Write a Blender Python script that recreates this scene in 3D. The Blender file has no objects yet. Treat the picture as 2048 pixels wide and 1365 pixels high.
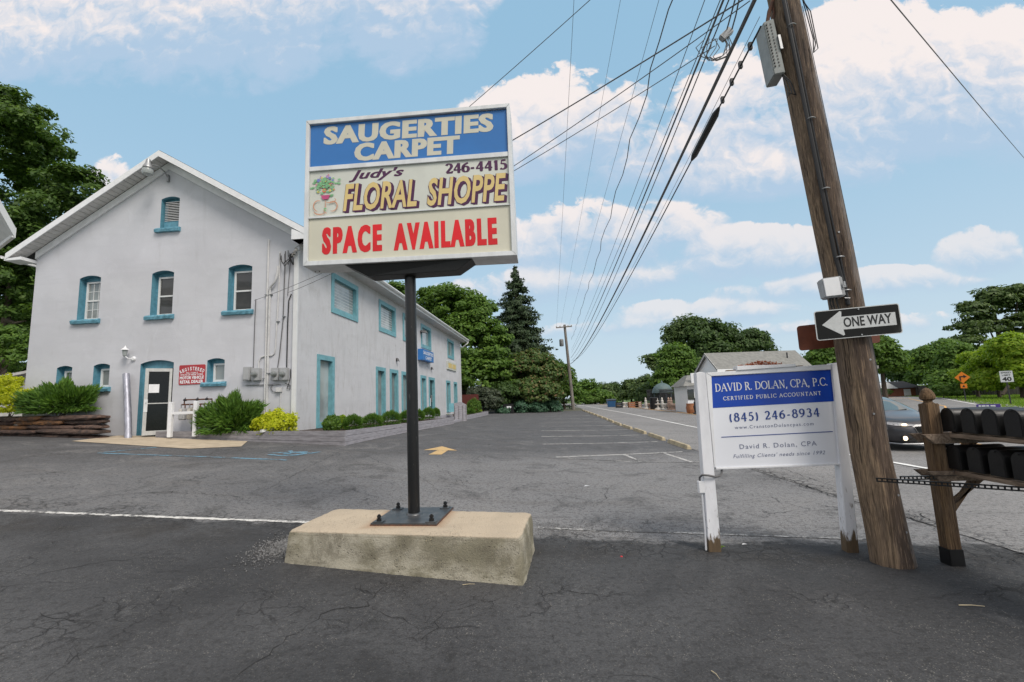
import bpy, bmesh, math, random
import numpy as np
from mathutils import Vector, Matrix
from mathutils.geometry import tessellate_polygon
random.seed(7); rng = np.random.default_rng(11)
R = math.radians
SC = bpy.context.scene
COL = SC.collection

# ---------------------------------------------------------------- camera
EYE = 1.6
F_PX, YAW, PITCH, ROLL = 924.6, .0860, .1292, -.0409      # focal length in pixels of a 2048 wide frame
def cam_axes():
    f = Vector((-math.sin(YAW)*math.cos(PITCH), math.cos(YAW)*math.cos(PITCH), math.sin(PITCH)))
    r = Vector((math.cos(YAW), math.sin(YAW), 0)); u = r.cross(f)
    return r*math.cos(ROLL)+u*math.sin(ROLL), -r*math.sin(ROLL)+u*math.cos(ROLL), f
CR, CU, CF = cam_axes()
cam = bpy.data.cameras.new('camera'); camo = bpy.data.objects.new('camera', cam); COL.objects.link(camo)
camo.matrix_world = Matrix(((CR.x, CU.x, -CF.x, 0), (CR.y, CU.y, -CF.y, 0), (CR.z, CU.z, -CF.z, EYE), (0, 0, 0, 1)))
cam.sensor_width = 36; cam.lens = F_PX/2048*36; cam.clip_start = .05; cam.clip_end = 3000
SC.camera = camo
def ray(px, py):
    return CR*((px-1024)/F_PX) - CU*((py-682.5)/F_PX) + CF
def aty(px, py, Y):                      # the point of the picture ray at the forward distance Y
    d = ray(px, py); t = Y/d.y; return Vector((d.x*t, Y, d.z*t+EYE))
def atx(px, py, X):
    d = ray(px, py); t = X/d.x; return Vector((X, d.y*t, d.z*t+EYE))
def atz(px, py, z):
    d = ray(px, py); t = (z-EYE)/d.z; return Vector((d.x*t, d.y*t, z))

# ---------------------------------------------------------------- view, sky, sun
SC.view_settings.view_transform = 'Standard'; SC.view_settings.look = 'None'
SC.view_settings.exposure = EXPOSURE = 0.82; SC.view_settings.gamma = 1
SC.view_settings.use_curve_mapping = False
SUN_AZ, SUN_EL = 136.0, 48.0             # azimuth clockwise from +Y
class NT:
    def __init__(s, tree): s.t = tree; s.L = tree.links
    def n(s, typ, **kw):
        nd = s.t.nodes.new(typ)
        ins = kw.pop('ins', {})
        for k, v in kw.items(): setattr(nd, k, v)
        for k, v in ins.items(): s.put(nd.inputs[k], v)
        return nd
    def put(s, sock, v):
        if isinstance(v, bpy.types.NodeSocket): s.L.new(v, sock)
        elif v is not None:
            if hasattr(sock, 'default_value') and sock.type == 'RGBA' and len(v) == 3: v = (*v, 1)
            sock.default_value = v
    def m(s, op, a, b=None, c=None, clamp=False):
        nd = s.t.nodes.new('ShaderNodeMath'); nd.operation = op; nd.use_clamp = clamp
        for i, v in enumerate((a, b, c)):
            if v is not None: s.put(nd.inputs[i], v)
        return nd.outputs[0]
    def vm(s, op, a, b=None, scale=None):
        nd = s.t.nodes.new('ShaderNodeVectorMath'); nd.operation = op
        s.put(nd.inputs[0], a)
        if b is not None: s.put(nd.inputs[1], b)
        if scale is not None: s.put(nd.inputs['Scale'], scale)
        return nd.outputs[0]
    def mix(s, f, a, b, typ='MIX'):
        nd = s.t.nodes.new('ShaderNodeMix'); nd.data_type = 'RGBA'; nd.blend_type = typ
        s.put(nd.inputs[0], f); s.put(nd.inputs[6], a); s.put(nd.inputs[7], b)
        return nd.outputs[2]
    def ss(s, x, a, b):                   # smoothstep
        nd = s.t.nodes.new('ShaderNodeMapRange'); nd.interpolation_type = 'SMOOTHSTEP'
        s.put(nd.inputs[0], x); s.put(nd.inputs[1], a); s.put(nd.inputs[2], b)
        return nd.outputs[0]
    def noise(s, vec, scale, detail=4, rough=.55, dist=0):
        nd = s.n('ShaderNodeTexNoise', ins={'Scale': scale, 'Detail': detail, 'Roughness': rough, 'Distortion': dist})
        if vec is not None: s.L.new(vec, nd.inputs['Vector'])
        return nd.outputs[0]
    def vor(s, vec, scale, feature='F1', out=0, rnd=1):
        nd = s.n('ShaderNodeTexVoronoi', feature=feature, ins={'Scale': scale, 'Randomness': rnd})
        if vec is not None: s.L.new(vec, nd.inputs['Vector'])
        return nd.outputs[out]
world = bpy.data.worlds.new('World'); SC.world = world; world.use_nodes = True
wt = world.node_tree; wt.nodes.clear(); w = NT(wt)
SKY_STRENGTH = 0.0635
sky = w.n('ShaderNodeTexSky', sky_type='NISHITA', sun_disc=False, sun_elevation=R(SUN_EL), sun_rotation=R(SUN_AZ), altitude=50, air_density=1.0, dust_density=2.0, ozone_density=1.6)
tc = w.n('ShaderNodeTexCoord')
sep = w.n('ShaderNodeSeparateXYZ', ins={0: tc.outputs['Generated']})
DX, DY, DZ = sep.outputs
az = w.m('MULTIPLY', w.m('ARCTAN2', DX, DY), 57.2958)
el = w.m('MULTIPLY', w.m('ARCSINE', DZ), 57.2958)
# a thin veil of haze that whitens the blue towards the horizon, all round
veil = w.m('POWER', w.m('SUBTRACT', 1.0, w.m('ABSOLUTE', DZ), clamp=True), 3.2)
base = w.mix(.78, sky.outputs[0], (3.15, 5.5, 7.45))
base = w.mix(w.m('MULTIPLY', veil, .88), base, (6.1, 6.95, 7.5))
# cumulus: heaps of cloud, their edges broken into billows by noise (degrees of azimuth and elevation)
# chart of the sky around the road's direction (+Y): CU_ sideways, CV_ upwards, in units of about one degree
yy = w.m('MAXIMUM', DY, .12); CU_ = w.m('MULTIPLY', w.m('DIVIDE', DX, yy), 50.0); CV_ = w.m('MULTIPLY', w.m('DIVIDE', DZ, yy), 50.0)
cx = w.n('ShaderNodeCombineXYZ', ins={0: CU_, 1: w.m('MULTIPLY', CV_, 1.2), 2: 0.0}).outputs[0]
def n2d(vec, scale, detail, rough=.55):
    nd = w.n('ShaderNodeTexNoise', noise_dimensions='2D', ins={'Scale': scale, 'Detail': detail, 'Roughness': rough, 'Vector': vec}); return nd
def v2d(vec, scale):
    nd = w.n('ShaderNodeTexVoronoi', voronoi_dimensions='2D', feature='F1', ins={'Scale': scale, 'Vector': vec}); return nd.outputs[0]
warp = w.vm('SCALE', w.vm('SUBTRACT', n2d(cx, .20, 4.0).outputs[1], (.5, .5, .5)), scale=5.0)
vw = w.vm('ADD', cx, warp)
def billow(vec):
    a = w.m('SUBTRACT', .55, v2d(vec, .16)); b = w.m('SUBTRACT', .50, v2d(vec, .42))
    return w.m('ADD', w.m('ADD', a, w.m('MULTIPLY', b, .42)), w.m('MULTIPLY', w.m('SUBTRACT', n2d(vec, .7, 5.0, .6).outputs[0], .5), .9))
h0 = billow(vw)
h1 = billow(w.vm('ADD', vw, (.75, 1.15, 0)))
relief = w.m('SUBTRACT', h0, h1)
big = w.m('SUBTRACT', n2d(cx, .07, 3.0).outputs[0], .5)
edge = w.m('ADD', w.m('MULTIPLY', h0, .85), w.m('MULTIPLY', big, 2.2))
def px2ae(px, py):
    d = ray(px, py); return 50*d.x/d.y, 50*d.z/d.y
# px centre, py of the base, half width px, height above base, depth of the shaded base below, strength
CL = [(1120, 290, 230, 145, 75, 1.15), (1330, 330, 200, 95, 60, .9), (1760, 240, 270, 235, 100, 1.35), (2020, 220, 190, 200, 110, 1.2), (1560, 350, 260, 70, 45, .95),
      (1480, 250, 150, 130, 80, .75), (1200, 490, 220, 90, 60, 1.0), (1490, 525, 180, 66, 40, .95), (1700, 578, 250, 34, 22, .65),
      (1975, 520, 95, 60, 32, 1.0), (1110, 575, 220, 50, 36, .65), (1400, 632, 200, 30, 22, .55), (1700, 655, 200, 22, 18, .45), (1260, 655, 140, 18, 14, .4), (1330, 560, 120, 26, 20, .5),
      (120, 70, 330, 190, 95, 1.4), (480, 20, 420, 190, 150, 1.35), (800, 10, 190, 110, 130, 1.1), (215, 370, 40, 60, 20, .75)]
field = None; shade = None
for (px, py, hw, up, dn, k) in CL:
    a0, e0 = px2ae(px, py); a1, _ = px2ae(px-hw, py); a2, _ = px2ae(px+hw, py); _, eu = px2ae(px, py-up); _, ed = px2ae(px, py+dn)
    da = w.m('MULTIPLY', w.m('SUBTRACT', CU_, a0), 2/(a2-a1))
    de = w.m('SUBTRACT', CV_, e0)
    u_ = w.m('ADD', w.m('MULTIPLY', w.m('MAXIMUM', de, 0.0), 1/max(.8, eu-e0)), w.m('MULTIPLY', w.m('MINIMUM', de, 0.0), 1/max(.8, e0-ed)))
    q = w.m('MULTIPLY_ADD', da, da, w.m('MULTIPLY', u_, u_))
    f_ = w.m('MULTIPLY', w.m('SUBTRACT', 1.0, q), k)
    wt_ = w.m('POWER', w.m('MAXIMUM', w.m('ADD', f_, .8), .001), 4.0); uc = w.m('MINIMUM', w.m('MAXIMUM', u_, -1.5), 1.5)
    if field is None: field, shade, wsum = f_, w.m('MULTIPLY', wt_, uc), wt_
    else:
        shade = w.m('MULTIPLY_ADD', wt_, uc, shade); wsum = w.m('ADD', wsum, wt_)
        nd = w.n('ShaderNodeMath', operation='SMOOTH_MAX', ins={0: field, 1: f_, 2: .35}); field = nd.outputs[0]
shade = w.m('DIVIDE', shade, wsum)
away = w.m('MAXIMUM', w.m('MAXIMUM', w.ss(w.m('ABSOLUTE', CU_), 66.0, 95.0), w.ss(CV_, 54.0, 75.0)), w.ss(DY, .35, .2))
field2 = w.m('MINIMUM', w.m('MULTIPLY', w.m('SUBTRACT', w.noise(tc.outputs['Generated'], 3.0, 4, .55), .50), 7.0), .9)
field2 = w.m('ADD', field2, .35)  # cloud cover outside the frame, raised to add neutral fill light
field = w.m('MAXIMUM', field, -1.6)
edge = w.m('MULTIPLY', edge, w.ss(field, -1.0, -.25))
field = w.m('MULTIPLY_ADD', away, w.m('SUBTRACT', field2, field), field)
shc = w.m('MINIMUM', w.m('MAXIMUM', shade, -1.0), 1.0)
width = w.m('MULTIPLY_ADD', shc, -.50, .75)                    # crisp crowns, soft shaded bases
dens = w.ss(w.m('ADD', field, edge), -.22, w.m('ADD', width, -.22))
dens = w.m('MULTIPLY', dens, w.ss(el, .5, 7.0))
body = w.m('ADD', w.m('MULTIPLY', shc, 1.15), w.m('ADD', w.m('MULTIPLY', relief, .85), w.m('MULTIPLY', big, 1.2)))
body = w.ss(body, -.62, .85)
cloud = w.mix(body, (4.3, 5.45, 6.95), (8.5, 7.75, 7.5))
amt = w.m('MULTIPLY', w.m('MULTIPLY', dens, w.m('MULTIPLY_ADD', body, .24, .72)), w.m('MULTIPLY_ADD', w.ss(el, 9.0, 27.0), .40, .60))
col = w.mix(amt, base, cloud)
bg = w.n('ShaderNodeBackground', ins={0: col, 1: SKY_STRENGTH})
wo = w.n('ShaderNodeOutputWorld', ins={0: bg.outputs[0]})
world.cycles.sampling_method = 'MANUAL'; world.cycles.sample_map_resolution = 512
sl = bpy.data.lights.new('sun', 'SUN'); sl.energy = 1.5; sl.angle = R(22); sl.color = (1, .93, .84)
so = bpy.data.objects.new('sun', sl); COL.objects.link(so)
sd = Vector((math.sin(R(SUN_AZ))*math.cos(R(SUN_EL)), math.cos(R(SUN_AZ))*math.cos(R(SUN_EL)), math.sin(R(SUN_EL))))
so.rotation_euler = sd.to_track_quat('Z', 'Y').to_euler(); so.location = (20, -20, 40)
SC.cycles.max_bounces = 6; SC.cycles.transparent_max_bounces = 8
try: SC.cycles.use_denoising = True
except Exception: pass

# ---------------------------------------------------------------- mesh helpers
class MB:
    def __init__(s): s.v = []; s.f = []; s.mi = []; s.m = 0
    def add(s, vs, fs):
        b = len(s.v); s.v += [tuple(p) for p in vs]
        for f in fs: s.f.append([b+i for i in f]); s.mi.append(s.m)
        return s
    def box(s, x0, y0, z0, x1, y1, z1):
        return s.add([(x0,y0,z0),(x1,y0,z0),(x1,y1,z0),(x0,y1,z0),(x0,y0,z1),(x1,y0,z1),(x1,y1,z1),(x0,y1,z1)],
                     [(3,2,1,0),(4,5,6,7),(0,1,5,4),(1,2,6,5),(2,3,7,6),(3,0,4,7)])
    def hexa(s, b4, t4):                  # eight corners: bottom ring, top ring
        return s.add(list(b4)+list(t4), [(3,2,1,0),(4,5,6,7),(0,1,5,4),(1,2,6,5),(2,3,7,6),(3,0,4,7)])
    def obox(s, o, ux, uy, uz, x0, x1, y0, y1, z0, z1):
        P = lambda x, y, z: o+ux*x+uy*y+uz*z
        return s.hexa([P(x0,y0,z0),P(x1,y0,z0),P(x1,y1,z0),P(x0,y1,z0)], [P(x0,y0,z1),P(x1,y0,z1),P(x1,y1,z1),P(x0,y1,z1)])
    def tube(s, pts, r, seg=8, cap=True):
        pts = [Vector(p) for p in pts]; rs = r if isinstance(r, (list, tuple)) else [r]*len(pts)
        b = len(s.v); n = len(pts); prev = None
        for i, p in enumerate(pts):
            d = (pts[min(i+1, n-1)]-pts[max(i-1, 0)]).normalized()
            if prev is None:
                a = Vector((0,0,1)) if abs(d.z) < .9 else Vector((1,0,0)); x = d.cross(a).normalized()
            else: x = (prev-d*prev.dot(d)).normalized()
            prev = x; y = d.cross(x)
            for k in range(seg):
                t = 2*math.pi*k/seg; s.v.append(tuple(p+x*(math.cos(t)*rs[i])+y*(math.sin(t)*rs[i])))
        for i in range(n-1):
            for k in range(seg):
                k2 = (k+1) % seg
                s.f.append([b+i*seg+k, b+i*seg+k2, b+(i+1)*seg+k2, b+(i+1)*seg+k]); s.mi.append(s.m)
        if cap:
            s.f.append([b+k for k in range(seg)][::-1]); s.mi.append(s.m)
            s.f.append([b+(n-1)*seg+k for k in range(seg)]); s.mi.append(s.m)
        return s
    def lathe(s, c, prof, seg=16, axis='z'):
        b = len(s.v); c = Vector(c)
        for (r, h) in prof:
            for k in range(seg):
                t = 2*math.pi*k/seg; a, q = r*math.cos(t), r*math.sin(t)
                s.v.append(tuple(c+(Vector((a, q, h)) if axis == 'z' else Vector((h, a, q)) if axis == 'x' else Vector((q, h, a)))))
        for i in range(len(prof)-1):
            for k in range(seg):
                k2 = (k+1) % seg; s.f.append([b+i*seg+k, b+i*seg+k2, b+(i+1)*seg+k2, b+(i+1)*seg+k]); s.mi.append(s.m)
        s.f.append([b+k for k in range(seg)][::-1]); s.mi.append(s.m)
        s.f.append([b+(len(prof)-1)*seg+k for k in range(seg)]); s.mi.append(s.m)
        return s
    def prism(s, poly, f3, n):            # 2D outline, map to 3D, extrusion vector
        m_ = len(poly); A = [f3(*p) for p in poly]; B = [p+n for p in A]
        s.add(A+B, [list(range(m_))[::-1], list(range(m_, 2*m_))]+[(i, (i+1) % m_, m_+(i+1) % m_, m_+i) for i in range(m_)])
        return s
    def holed(s, outer, holes, f3):       # flat face with holes
        loops = [[Vector((x, y, 0)) for x, y in outer]]+[[Vector((x, y, 0)) for x, y in h] for h in holes]
        flat = [p for l in loops for p in l]
        s.add([f3(p.x, p.y) for p in flat], [list(t) for t in tessellate_polygon(loops)])
        return s
    def ball(s, c, rx, ry, rz, seg=10, rings=6):
        prof = []
        b = len(s.v)
        for i in range(rings+1):
            t = math.pi*i/rings
            for k in range(seg):
                a = 2*math.pi*k/seg
                s.v.append((c[0]+rx*math.sin(t)*math.cos(a), c[1]+ry*math.sin(t)*math.sin(a), c[2]-rz*math.cos(t)))
        for i in range(rings):
            for k in range(seg):
                k2 = (k+1) % seg; s.f.append([b+i*seg+k, b+i*seg+k2, b+(i+1)*seg+k2, b+(i+1)*seg+k]); s.mi.append(s.m)
        return s
def wloc(o):
    p = Vector(o.location)
    while o.parent: o = o.parent; p += Vector(o.location)
    return p
def build(name, mb, mats, parent=None, loc=None, smooth=False, bevel=0, seg=2):
    if not isinstance(mats, (list, tuple)): mats = [mats]
    org = wloc(parent) if parent is not None else Vector(loc or (0, 0, 0))
    me = bpy.data.meshes.new(name)
    me.from_pydata([(p[0]-org.x, p[1]-org.y, p[2]-org.z) for p in mb.v], [], mb.f)
    for m_ in mats: me.materials.append(m_)
    me.polygons.foreach_set('material_index', mb.mi)
    me.validate(clean_customdata=False)
    bm = bmesh.new(); bm.from_mesh(me); bmesh.ops.recalc_face_normals(bm, faces=bm.faces)
    if bevel:
        es = [e for e in bm.edges if len(e.link_faces) == 2 and e.calc_face_angle(0) > .5]
        bmesh.ops.bevel(bm, geom=es, offset=bevel, segments=seg, affect='EDGES', clamp_overlap=True)
    bm.to_mesh(me); bm.free()
    if smooth:
        me.polygons.foreach_set('use_smooth', [True]*len(me.polygons))
        me.set_sharp_from_angle(angle=R(38))
    o = bpy.data.objects.new(name, me); COL.objects.link(o)
    if parent is not None: o.parent = parent
    else: o.location = org
    return o
def tag(o, label=None, cat=None, group=None, kind=None):
    if label: o['label'] = label
    if cat: o['category'] = cat
    if group: o['group'] = group
    if kind: o['kind'] = kind
    return o
def thing(name, label, cat, loc=(0,0,0), group=None):
    o = bpy.data.objects.new(name, None); COL.objects.link(o); o.location = loc; o.empty_display_size = .1
    return tag(o, label, cat, group)
def solo(name, mb, mats, label, cat, loc=None, group=None, **k):
    if loc is None:
        a = np.array(mb.v); loc = (a[:,0].mean(), a[:,1].mean(), a[:,2].min())
    return tag(build(name, mb, mats, loc=loc, **k), label, cat, group)
def struct(name, mb, mats, **k):
    return tag(build(name, mb, mats, **k), kind='structure')
def copy_tree(o, parent=None):
    c = o.copy(); COL.objects.link(c)
    if parent is not None: c.parent = parent
    for ch in list(o.children): copy_tree(ch, c)
    return c

# ---------------------------------------------------------------- ground heights: a smooth surface through levelled points
CP = np.array([(0,0,0),(0,3,0),(-6,0,.1),(6,0,-.05),(-2.8,4.6,.1),(-.36,4.3,-.01),(1.56,5.2,0),(2.8,5,0),(3.4,4.7,0),(-5.7,12.3,.59),(-5.7,25,.64),(-5.7,39,.55),(-12.5,13.3,.97),(-17,12,1.15),(-12,5,.6),
(2,52,.36),(3,25,.15),(2,15,.1),(8.5,12,-.12),(5,8,-.06),(12,38,.05),(30,50,-.3),(45,60,-.4),(10,80,.4),(0,120,.4),(-40,40,1.5),(-40,0,1.0),(0,-20,0),(30,0,-.3),(80,80,-.5),(80,-20,-.5),(-80,120,1.5),(60,160,0),(-80,-20,1.2)], float)
def _K(r2): return np.where(r2 > 1e-9, .5*r2*np.log(r2+1e-12), 0)
_n = len(CP); _A = np.zeros((_n+3, _n+3)); _d2 = ((CP[:,None,:2]-CP[None,:,:2])**2).sum(-1)
_A[:_n,:_n] = _K(_d2)+np.eye(_n)*2.0; _A[:_n,_n] = 1; _A[:_n,_n+1:] = CP[:,:2]; _A[_n,:_n] = 1; _A[_n+1:,:_n] = CP[:,:2].T
_w = np.linalg.solve(_A, np.r_[CP[:,2], 0, 0, 0])
def ghv(x, y):
    x = np.asarray(x, float); y = np.asarray(y, float)
    r2 = (x[...,None]-CP[:,0])**2+(y[...,None]-CP[:,1])**2
    h = _K(r2)@_w[:_n]+_w[_n]+_w[_n+1]*x+_w[_n+2]*y
    f = np.clip((np.hypot(x, y-20)-90)/60, 0, 1)           # level out far away
    return h*(1-f)+0.0*f
def gh(x, y): return float(ghv(x, y))
def ong(px, py):
    d = ray(px, py); t = .5; prev = 0
    while t < 600:
        if d.z*t+EYE < gh(d.x*t, d.y*t):
            lo, hi = prev, t
            for _ in range(24):
                m_ = (lo+hi)/2
                if d.z*m_+EYE < gh(d.x*m_, d.y*m_): hi = m_
                else: lo = m_
            return Vector((d.x*hi, d.y*hi, gh(d.x*hi, d.y*hi)))
        prev = t; t *= 1.06
    return None
def sheet(name, us, vs, f2, off, mat_, kind='structure', label=None, cat=None):
    U, V = np.meshgrid(us, vs, indexing='ij'); X, Y = f2(U, V); Z = ghv(X, Y)+off
    nu, nv = U.shape; me = bpy.data.meshes.new(name)
    V3 = np.stack([X, Y, Z], -1).reshape(-1, 3)
    i = np.arange(nu*nv).reshape(nu, nv)
    F = np.stack([i[:-1,:-1], i[1:,:-1], i[1:,1:], i[:-1,1:]], -1).reshape(-1, 4)
    fast_mesh(me, V3, F); me.materials.append(mat_)
    me.polygons.foreach_set('use_smooth', [True]*len(me.polygons))
    o = bpy.data.objects.new(name, me); COL.objects.link(o)
    tag(o, label, cat, None, kind); return o
def fast_mesh(me, V3, F):
    k = F.shape[1]
    me.vertices.add(len(V3)); me.vertices.foreach_set('co', np.ascontiguousarray(V3, dtype=np.float32).ravel())
    me.loops.add(F.size); me.loops.foreach_set('vertex_index', np.ascontiguousarray(F, dtype=np.int32).ravel())
    me.polygons.add(len(F)); me.polygons.foreach_set('loop_start', np.arange(0, F.size, k, dtype=np.int32))
    me.update(calc_edges=True)
def ribbon(mb, pts, wd, off, jag=0, step=.4):
    """painted line following the ground: pts 2D polyline, full width wd"""
    P = []
    for a, b in zip(pts[:-1], pts[1:]):
        a = Vector(a); b = Vector(b); n = max(1, int((b-a).length/step))
        P += [a.lerp(b, i/n) for i in range(n)]
    P.append(Vector(pts[-1])); L = []
    for i, p in enumerate(P):
        d = (P[min(i+1, len(P)-1)]-P[max(i-1, 0)]).normalized(); nn = Vector((-d.y, d.x))
        wl = wd/2*(1+random.uniform(-jag, jag)); wr = wd/2*(1+random.uniform(-jag, jag))
        for q in (p+nn*wl, p-nn*wr): L.append((q.x, q.y, gh(q.x, q.y)+off))
    mb.add(L, [(2*i, 2*i+1, 2*i+3, 2*i+2) for i in range(len(P)-1)])
def gpoly(mb, pts, off):
    mb.add([(p[0], p[1], gh(p[0], p[1])+off) for p in pts], [list(range(len(pts)))])
# ---------------------------------------------------------------- materials
def newmat(name):
    m_ = bpy.data.materials.new(name); m_.use_nodes = True; m_.node_tree.nodes.clear()
    t = NT(m_.node_tree); o = t.n('ShaderNodeOutputMaterial'); p = t.n('ShaderNodeBsdfPrincipled')
    t.L.new(p.outputs[0], o.inputs[0]); return m_, t, p, o
def pm(name, col, rough=.6, col2=None, scale=6, var=.18, bump=.0, bscale=80, metal=0, stretch=None, lo=.35, hi=.65, spec=.5, coat=0, detail=6, dist=.3):
    m_, t, p, o = newmat(name)
    tcn = t.n('ShaderNodeTexCoord').outputs['Object']
    vec = tcn
    if stretch: vec = t.vm('MULTIPLY', tcn, stretch)
    f = t.ss(t.noise(vec, scale, detail, .6, dist), lo, hi)
    c2 = col2 or tuple(c*(1-var) for c in col)
    t.put(p.inputs['Base Color'], t.mix(f, (*col, 1), (*c2, 1)))
    p.inputs['Roughness'].default_value = rough; p.inputs['Metallic'].default_value = metal
    p.inputs['Specular IOR Level'].default_value = spec; p.inputs['Coat Weight'].default_value = coat
    if bump:
        b = t.n('ShaderNodeBump', ins={'Strength': min(1, bump), 'Distance': .01 if bump <= 1 else .02*bump, 'Height': t.noise(vec, bscale, 4, .6)})
        t.L.new(b.outputs[0], p.inputs['Normal'])
    return m_
M = {}
def lin(r, g, b): return tuple(((c/255)/12.92 if c/255 <= .04045 else ((c/255+.055)/1.055)**2.4) for c in (r, g, b))

def asphalt(name, kind):
    m_, t, p, o = newmat(name)
    pos = t.n('ShaderNodeNewGeometry').outputs['Position']
    s = t.n('ShaderNodeSeparateXYZ', ins={0: pos}); X, Y = s.outputs[0], s.outputs[1]
    flat = t.n('ShaderNodeCombineXYZ', ins={0: X, 1: Y, 2: 0.0}).outputs[0]
    big = t.noise(flat, .35, 5, .6, .6); mid = t.noise(flat, 1.9, 6, .65, .4); fine = t.noise(flat, 60, 3, .7); sp = t.vor(flat, 75)
    long_ = t.noise(t.vm('MULTIPLY', flat, (.5, 2.4, 1)), .9, 5, .6, .5)
    if kind == 'lot':
        n_ = t.m('MULTIPLY', t.m('SUBTRACT', mid, .5), .9)
        dark = t.m('ADD', t.m('SUBTRACT', t.m('SUBTRACT', 5.62, t.m('MULTIPLY', t.m('MAXIMUM', X, -3.0), .09)), Y), n_)     # sealed strip in front of the line
        darkf = t.ss(dark, -.05, .12)
        far = t.ss(t.m('ADD', t.m('SUBTRACT', Y, t.m('ADD', 11.8, t.m('MULTIPLY', X, .35))), t.m('MULTIPLY', n_, 2.2)), -1.2, 1.8)
        stain = t.noise(t.vm('ADD', flat, (5, 50, 0)), 1.1, 6, .7, 1.2)
        left = t.ss(t.m('ADD', t.m('SUBTRACT', -3.6, X), t.m('MULTIPLY', n_, 2.0)), -1.5, 2.5)
        c = t.mix(t.m('MULTIPLY', left, .62), (.245, .244, .246), (.128, .130, .135))
        c = t.mix(far, c, (.118, .119, .124))
        c = t.mix(t.m('MULTIPLY', t.ss(long_, .5, .68), .4), c, (.175, .165, .157))
        c = t.mix(t.m('MULTIPLY', t.ss(big, .55, .75), .45), c, (.075, .075, .078))
        dk = t.mix(t.ss(big, .35, .65), (.040, .0412, .044), (.090, .0915, .095))
        c = t.mix(t.m('MULTIPLY', t.ss(stain, .52, .64), .52), c, (.075, .074, .074)); c = t.mix(t.m('MULTIPLY', t.ss(stain, .47, .34), .45), c, (.26, .255, .25))
        dk = t.mix(t.m('MULTIPLY', t.ss(stain, .55, .70), .55), dk, (.026, .026, .027))
        dk = t.mix(t.m('MULTIPLY', t.ss(mid, .56, .72), .6), dk, (.115, .116, .118))
        band = t.m('ABSOLUTE', t.m('SUBTRACT', dark, .45)); dk = t.mix(t.m('MULTIPLY', t.m('MULTIPLY', t.ss(band, .45, .05), t.ss(t.noise(flat, 1.3, 5, .6), .42, .6)), .6), dk, (.030, .026, .022))
        c = t.mix(darkf, c, dk)
        fadespeck = t.m('SUBTRACT', 1.0, t.ss(Y, 3.0, 16.0))
    else:
        c = t.mix(t.ss(big, .35, .7), (.300, .293, .288), (.250, .245, .241))
        c = t.mix(t.m('MULTIPLY', t.ss(long_, .52, .7), .35), c, (.15, .147, .145))
        darkf = 0.0
        fadespeck = t.m('SUBTRACT', 1.0, t.ss(Y, 3.0, 30.0))
    # aggregate: pale and dark stone specks
    st = t.m('MULTIPLY', t.ss(sp, .36, .16), t.ss(t.noise(flat, 23, 2, .6), .46, .58))
    c = t.mix(t.m('MULTIPLY', t.m('MULTIPLY', st, t.m('MULTIPLY_ADD', t.ss(t.noise(flat, 1.6, 4, .65), .44, .62), .55, .10)), fadespeck), c, (.36, .34, .30))
    gr2 = t.noise(flat, 17, 5, .75)
    c = t.mix(t.m('MULTIPLY', t.ss(gr2, .50, .60), .50), c, (.022, .022, .022))
    c = t.mix(t.m('MULTIPLY', t.ss(fine, .42, .60), .38), c, (.02, .02, .02))
    c = t.mix(t.m('MULTIPLY', t.ss(t.noise(flat, 38, 3, .7), .57, .68), .14), c, (.26, .25, .23))
    # crazing: two sizes of net, only where the surface has failed
    wv = t.vm('ADD', flat, t.vm('SCALE', t.n('ShaderNodeTexNoise', ins={'Scale': 2.6, 'Detail': 5.0, 'Vector': flat}).outputs[1], scale=.75))
    wv2 = t.vm('ADD', flat, t.vm('SCALE', t.n('ShaderNodeTexNoise', ins={'Scale': 7.0, 'Detail': 4.0, 'Vector': flat}).outputs[1], scale=.22))
    def net(vec, sc, wdt, mask): return t.m('MULTIPLY', t.ss(t.vor(vec, sc, 'DISTANCE_TO_EDGE'), wdt, wdt*.25), mask)
    m1 = t.ss(t.noise(flat, .45, 4, .6), .50, .60); m2 = t.ss(t.noise(t.vm('ADD', flat, (31, 7, 0)), .6, 5, .65), .57, .66)
    cr = t.m('MAXIMUM', net(wv, .55, .006, m1), net(wv2, 4.2, .035, m2))
    if kind == 'lot':
        seam = t.m('ABSOLUTE', t.m('SUBTRACT', Y, t.m('SUBTRACT', 5.35, t.m('MULTIPLY', X, .12))))
        m3 = t.m('MULTIPLY', t.ss(seam, .55, .05), t.ss(t.noise(flat, 1.1, 4, .6), .42, .56))
        cr = t.m('MAXIMUM', cr, net(wv2, 6.5, .09, m3))
    else:
        sx = t.m('ABSOLUTE', t.m('SUBTRACT', X, 4.28)); m3 = t.m('MULTIPLY', t.ss(sx, .38, .05), t.ss(t.noise(flat, 1.5, 4, .6), .36, .5))
        m3 = t.m('MULTIPLY', m3, t.ss(Y, 14.0, 9.0))
        cr = t.m('MAXIMUM', cr, net(wv2, 5.5, .10, m3))
    c = t.mix(t.m('MULTIPLY', cr, .6), c, (.018, .018, .019))
    t.put(p.inputs['Base Color'], c)
    p.inputs['Specular IOR Level'].default_value = .35
    t.put(p.inputs['Roughness'], t.m('ADD', .72, t.m('MULTIPLY', mid, .22)))
    h = t.m('ADD', t.m('ADD', t.m('MULTIPLY', fine, .5), t.m('MULTIPLY', sp, -.5)), t.m('ADD', t.m('MULTIPLY', cr, -2.5), t.m('MULTIPLY', mid, 1.2)))
    b = t.n('ShaderNodeBump', ins={'Strength': .65, 'Distance': .010, 'Height': t.m('ADD', h, t.m('MULTIPLY', gr2, -1.6))}); t.L.new(b.outputs[0], p.inputs['Normal'])
    return m_
M['lot'] = asphalt('parking asphalt', 'lot'); M['road'] = asphalt('road asphalt', 'road')

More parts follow.
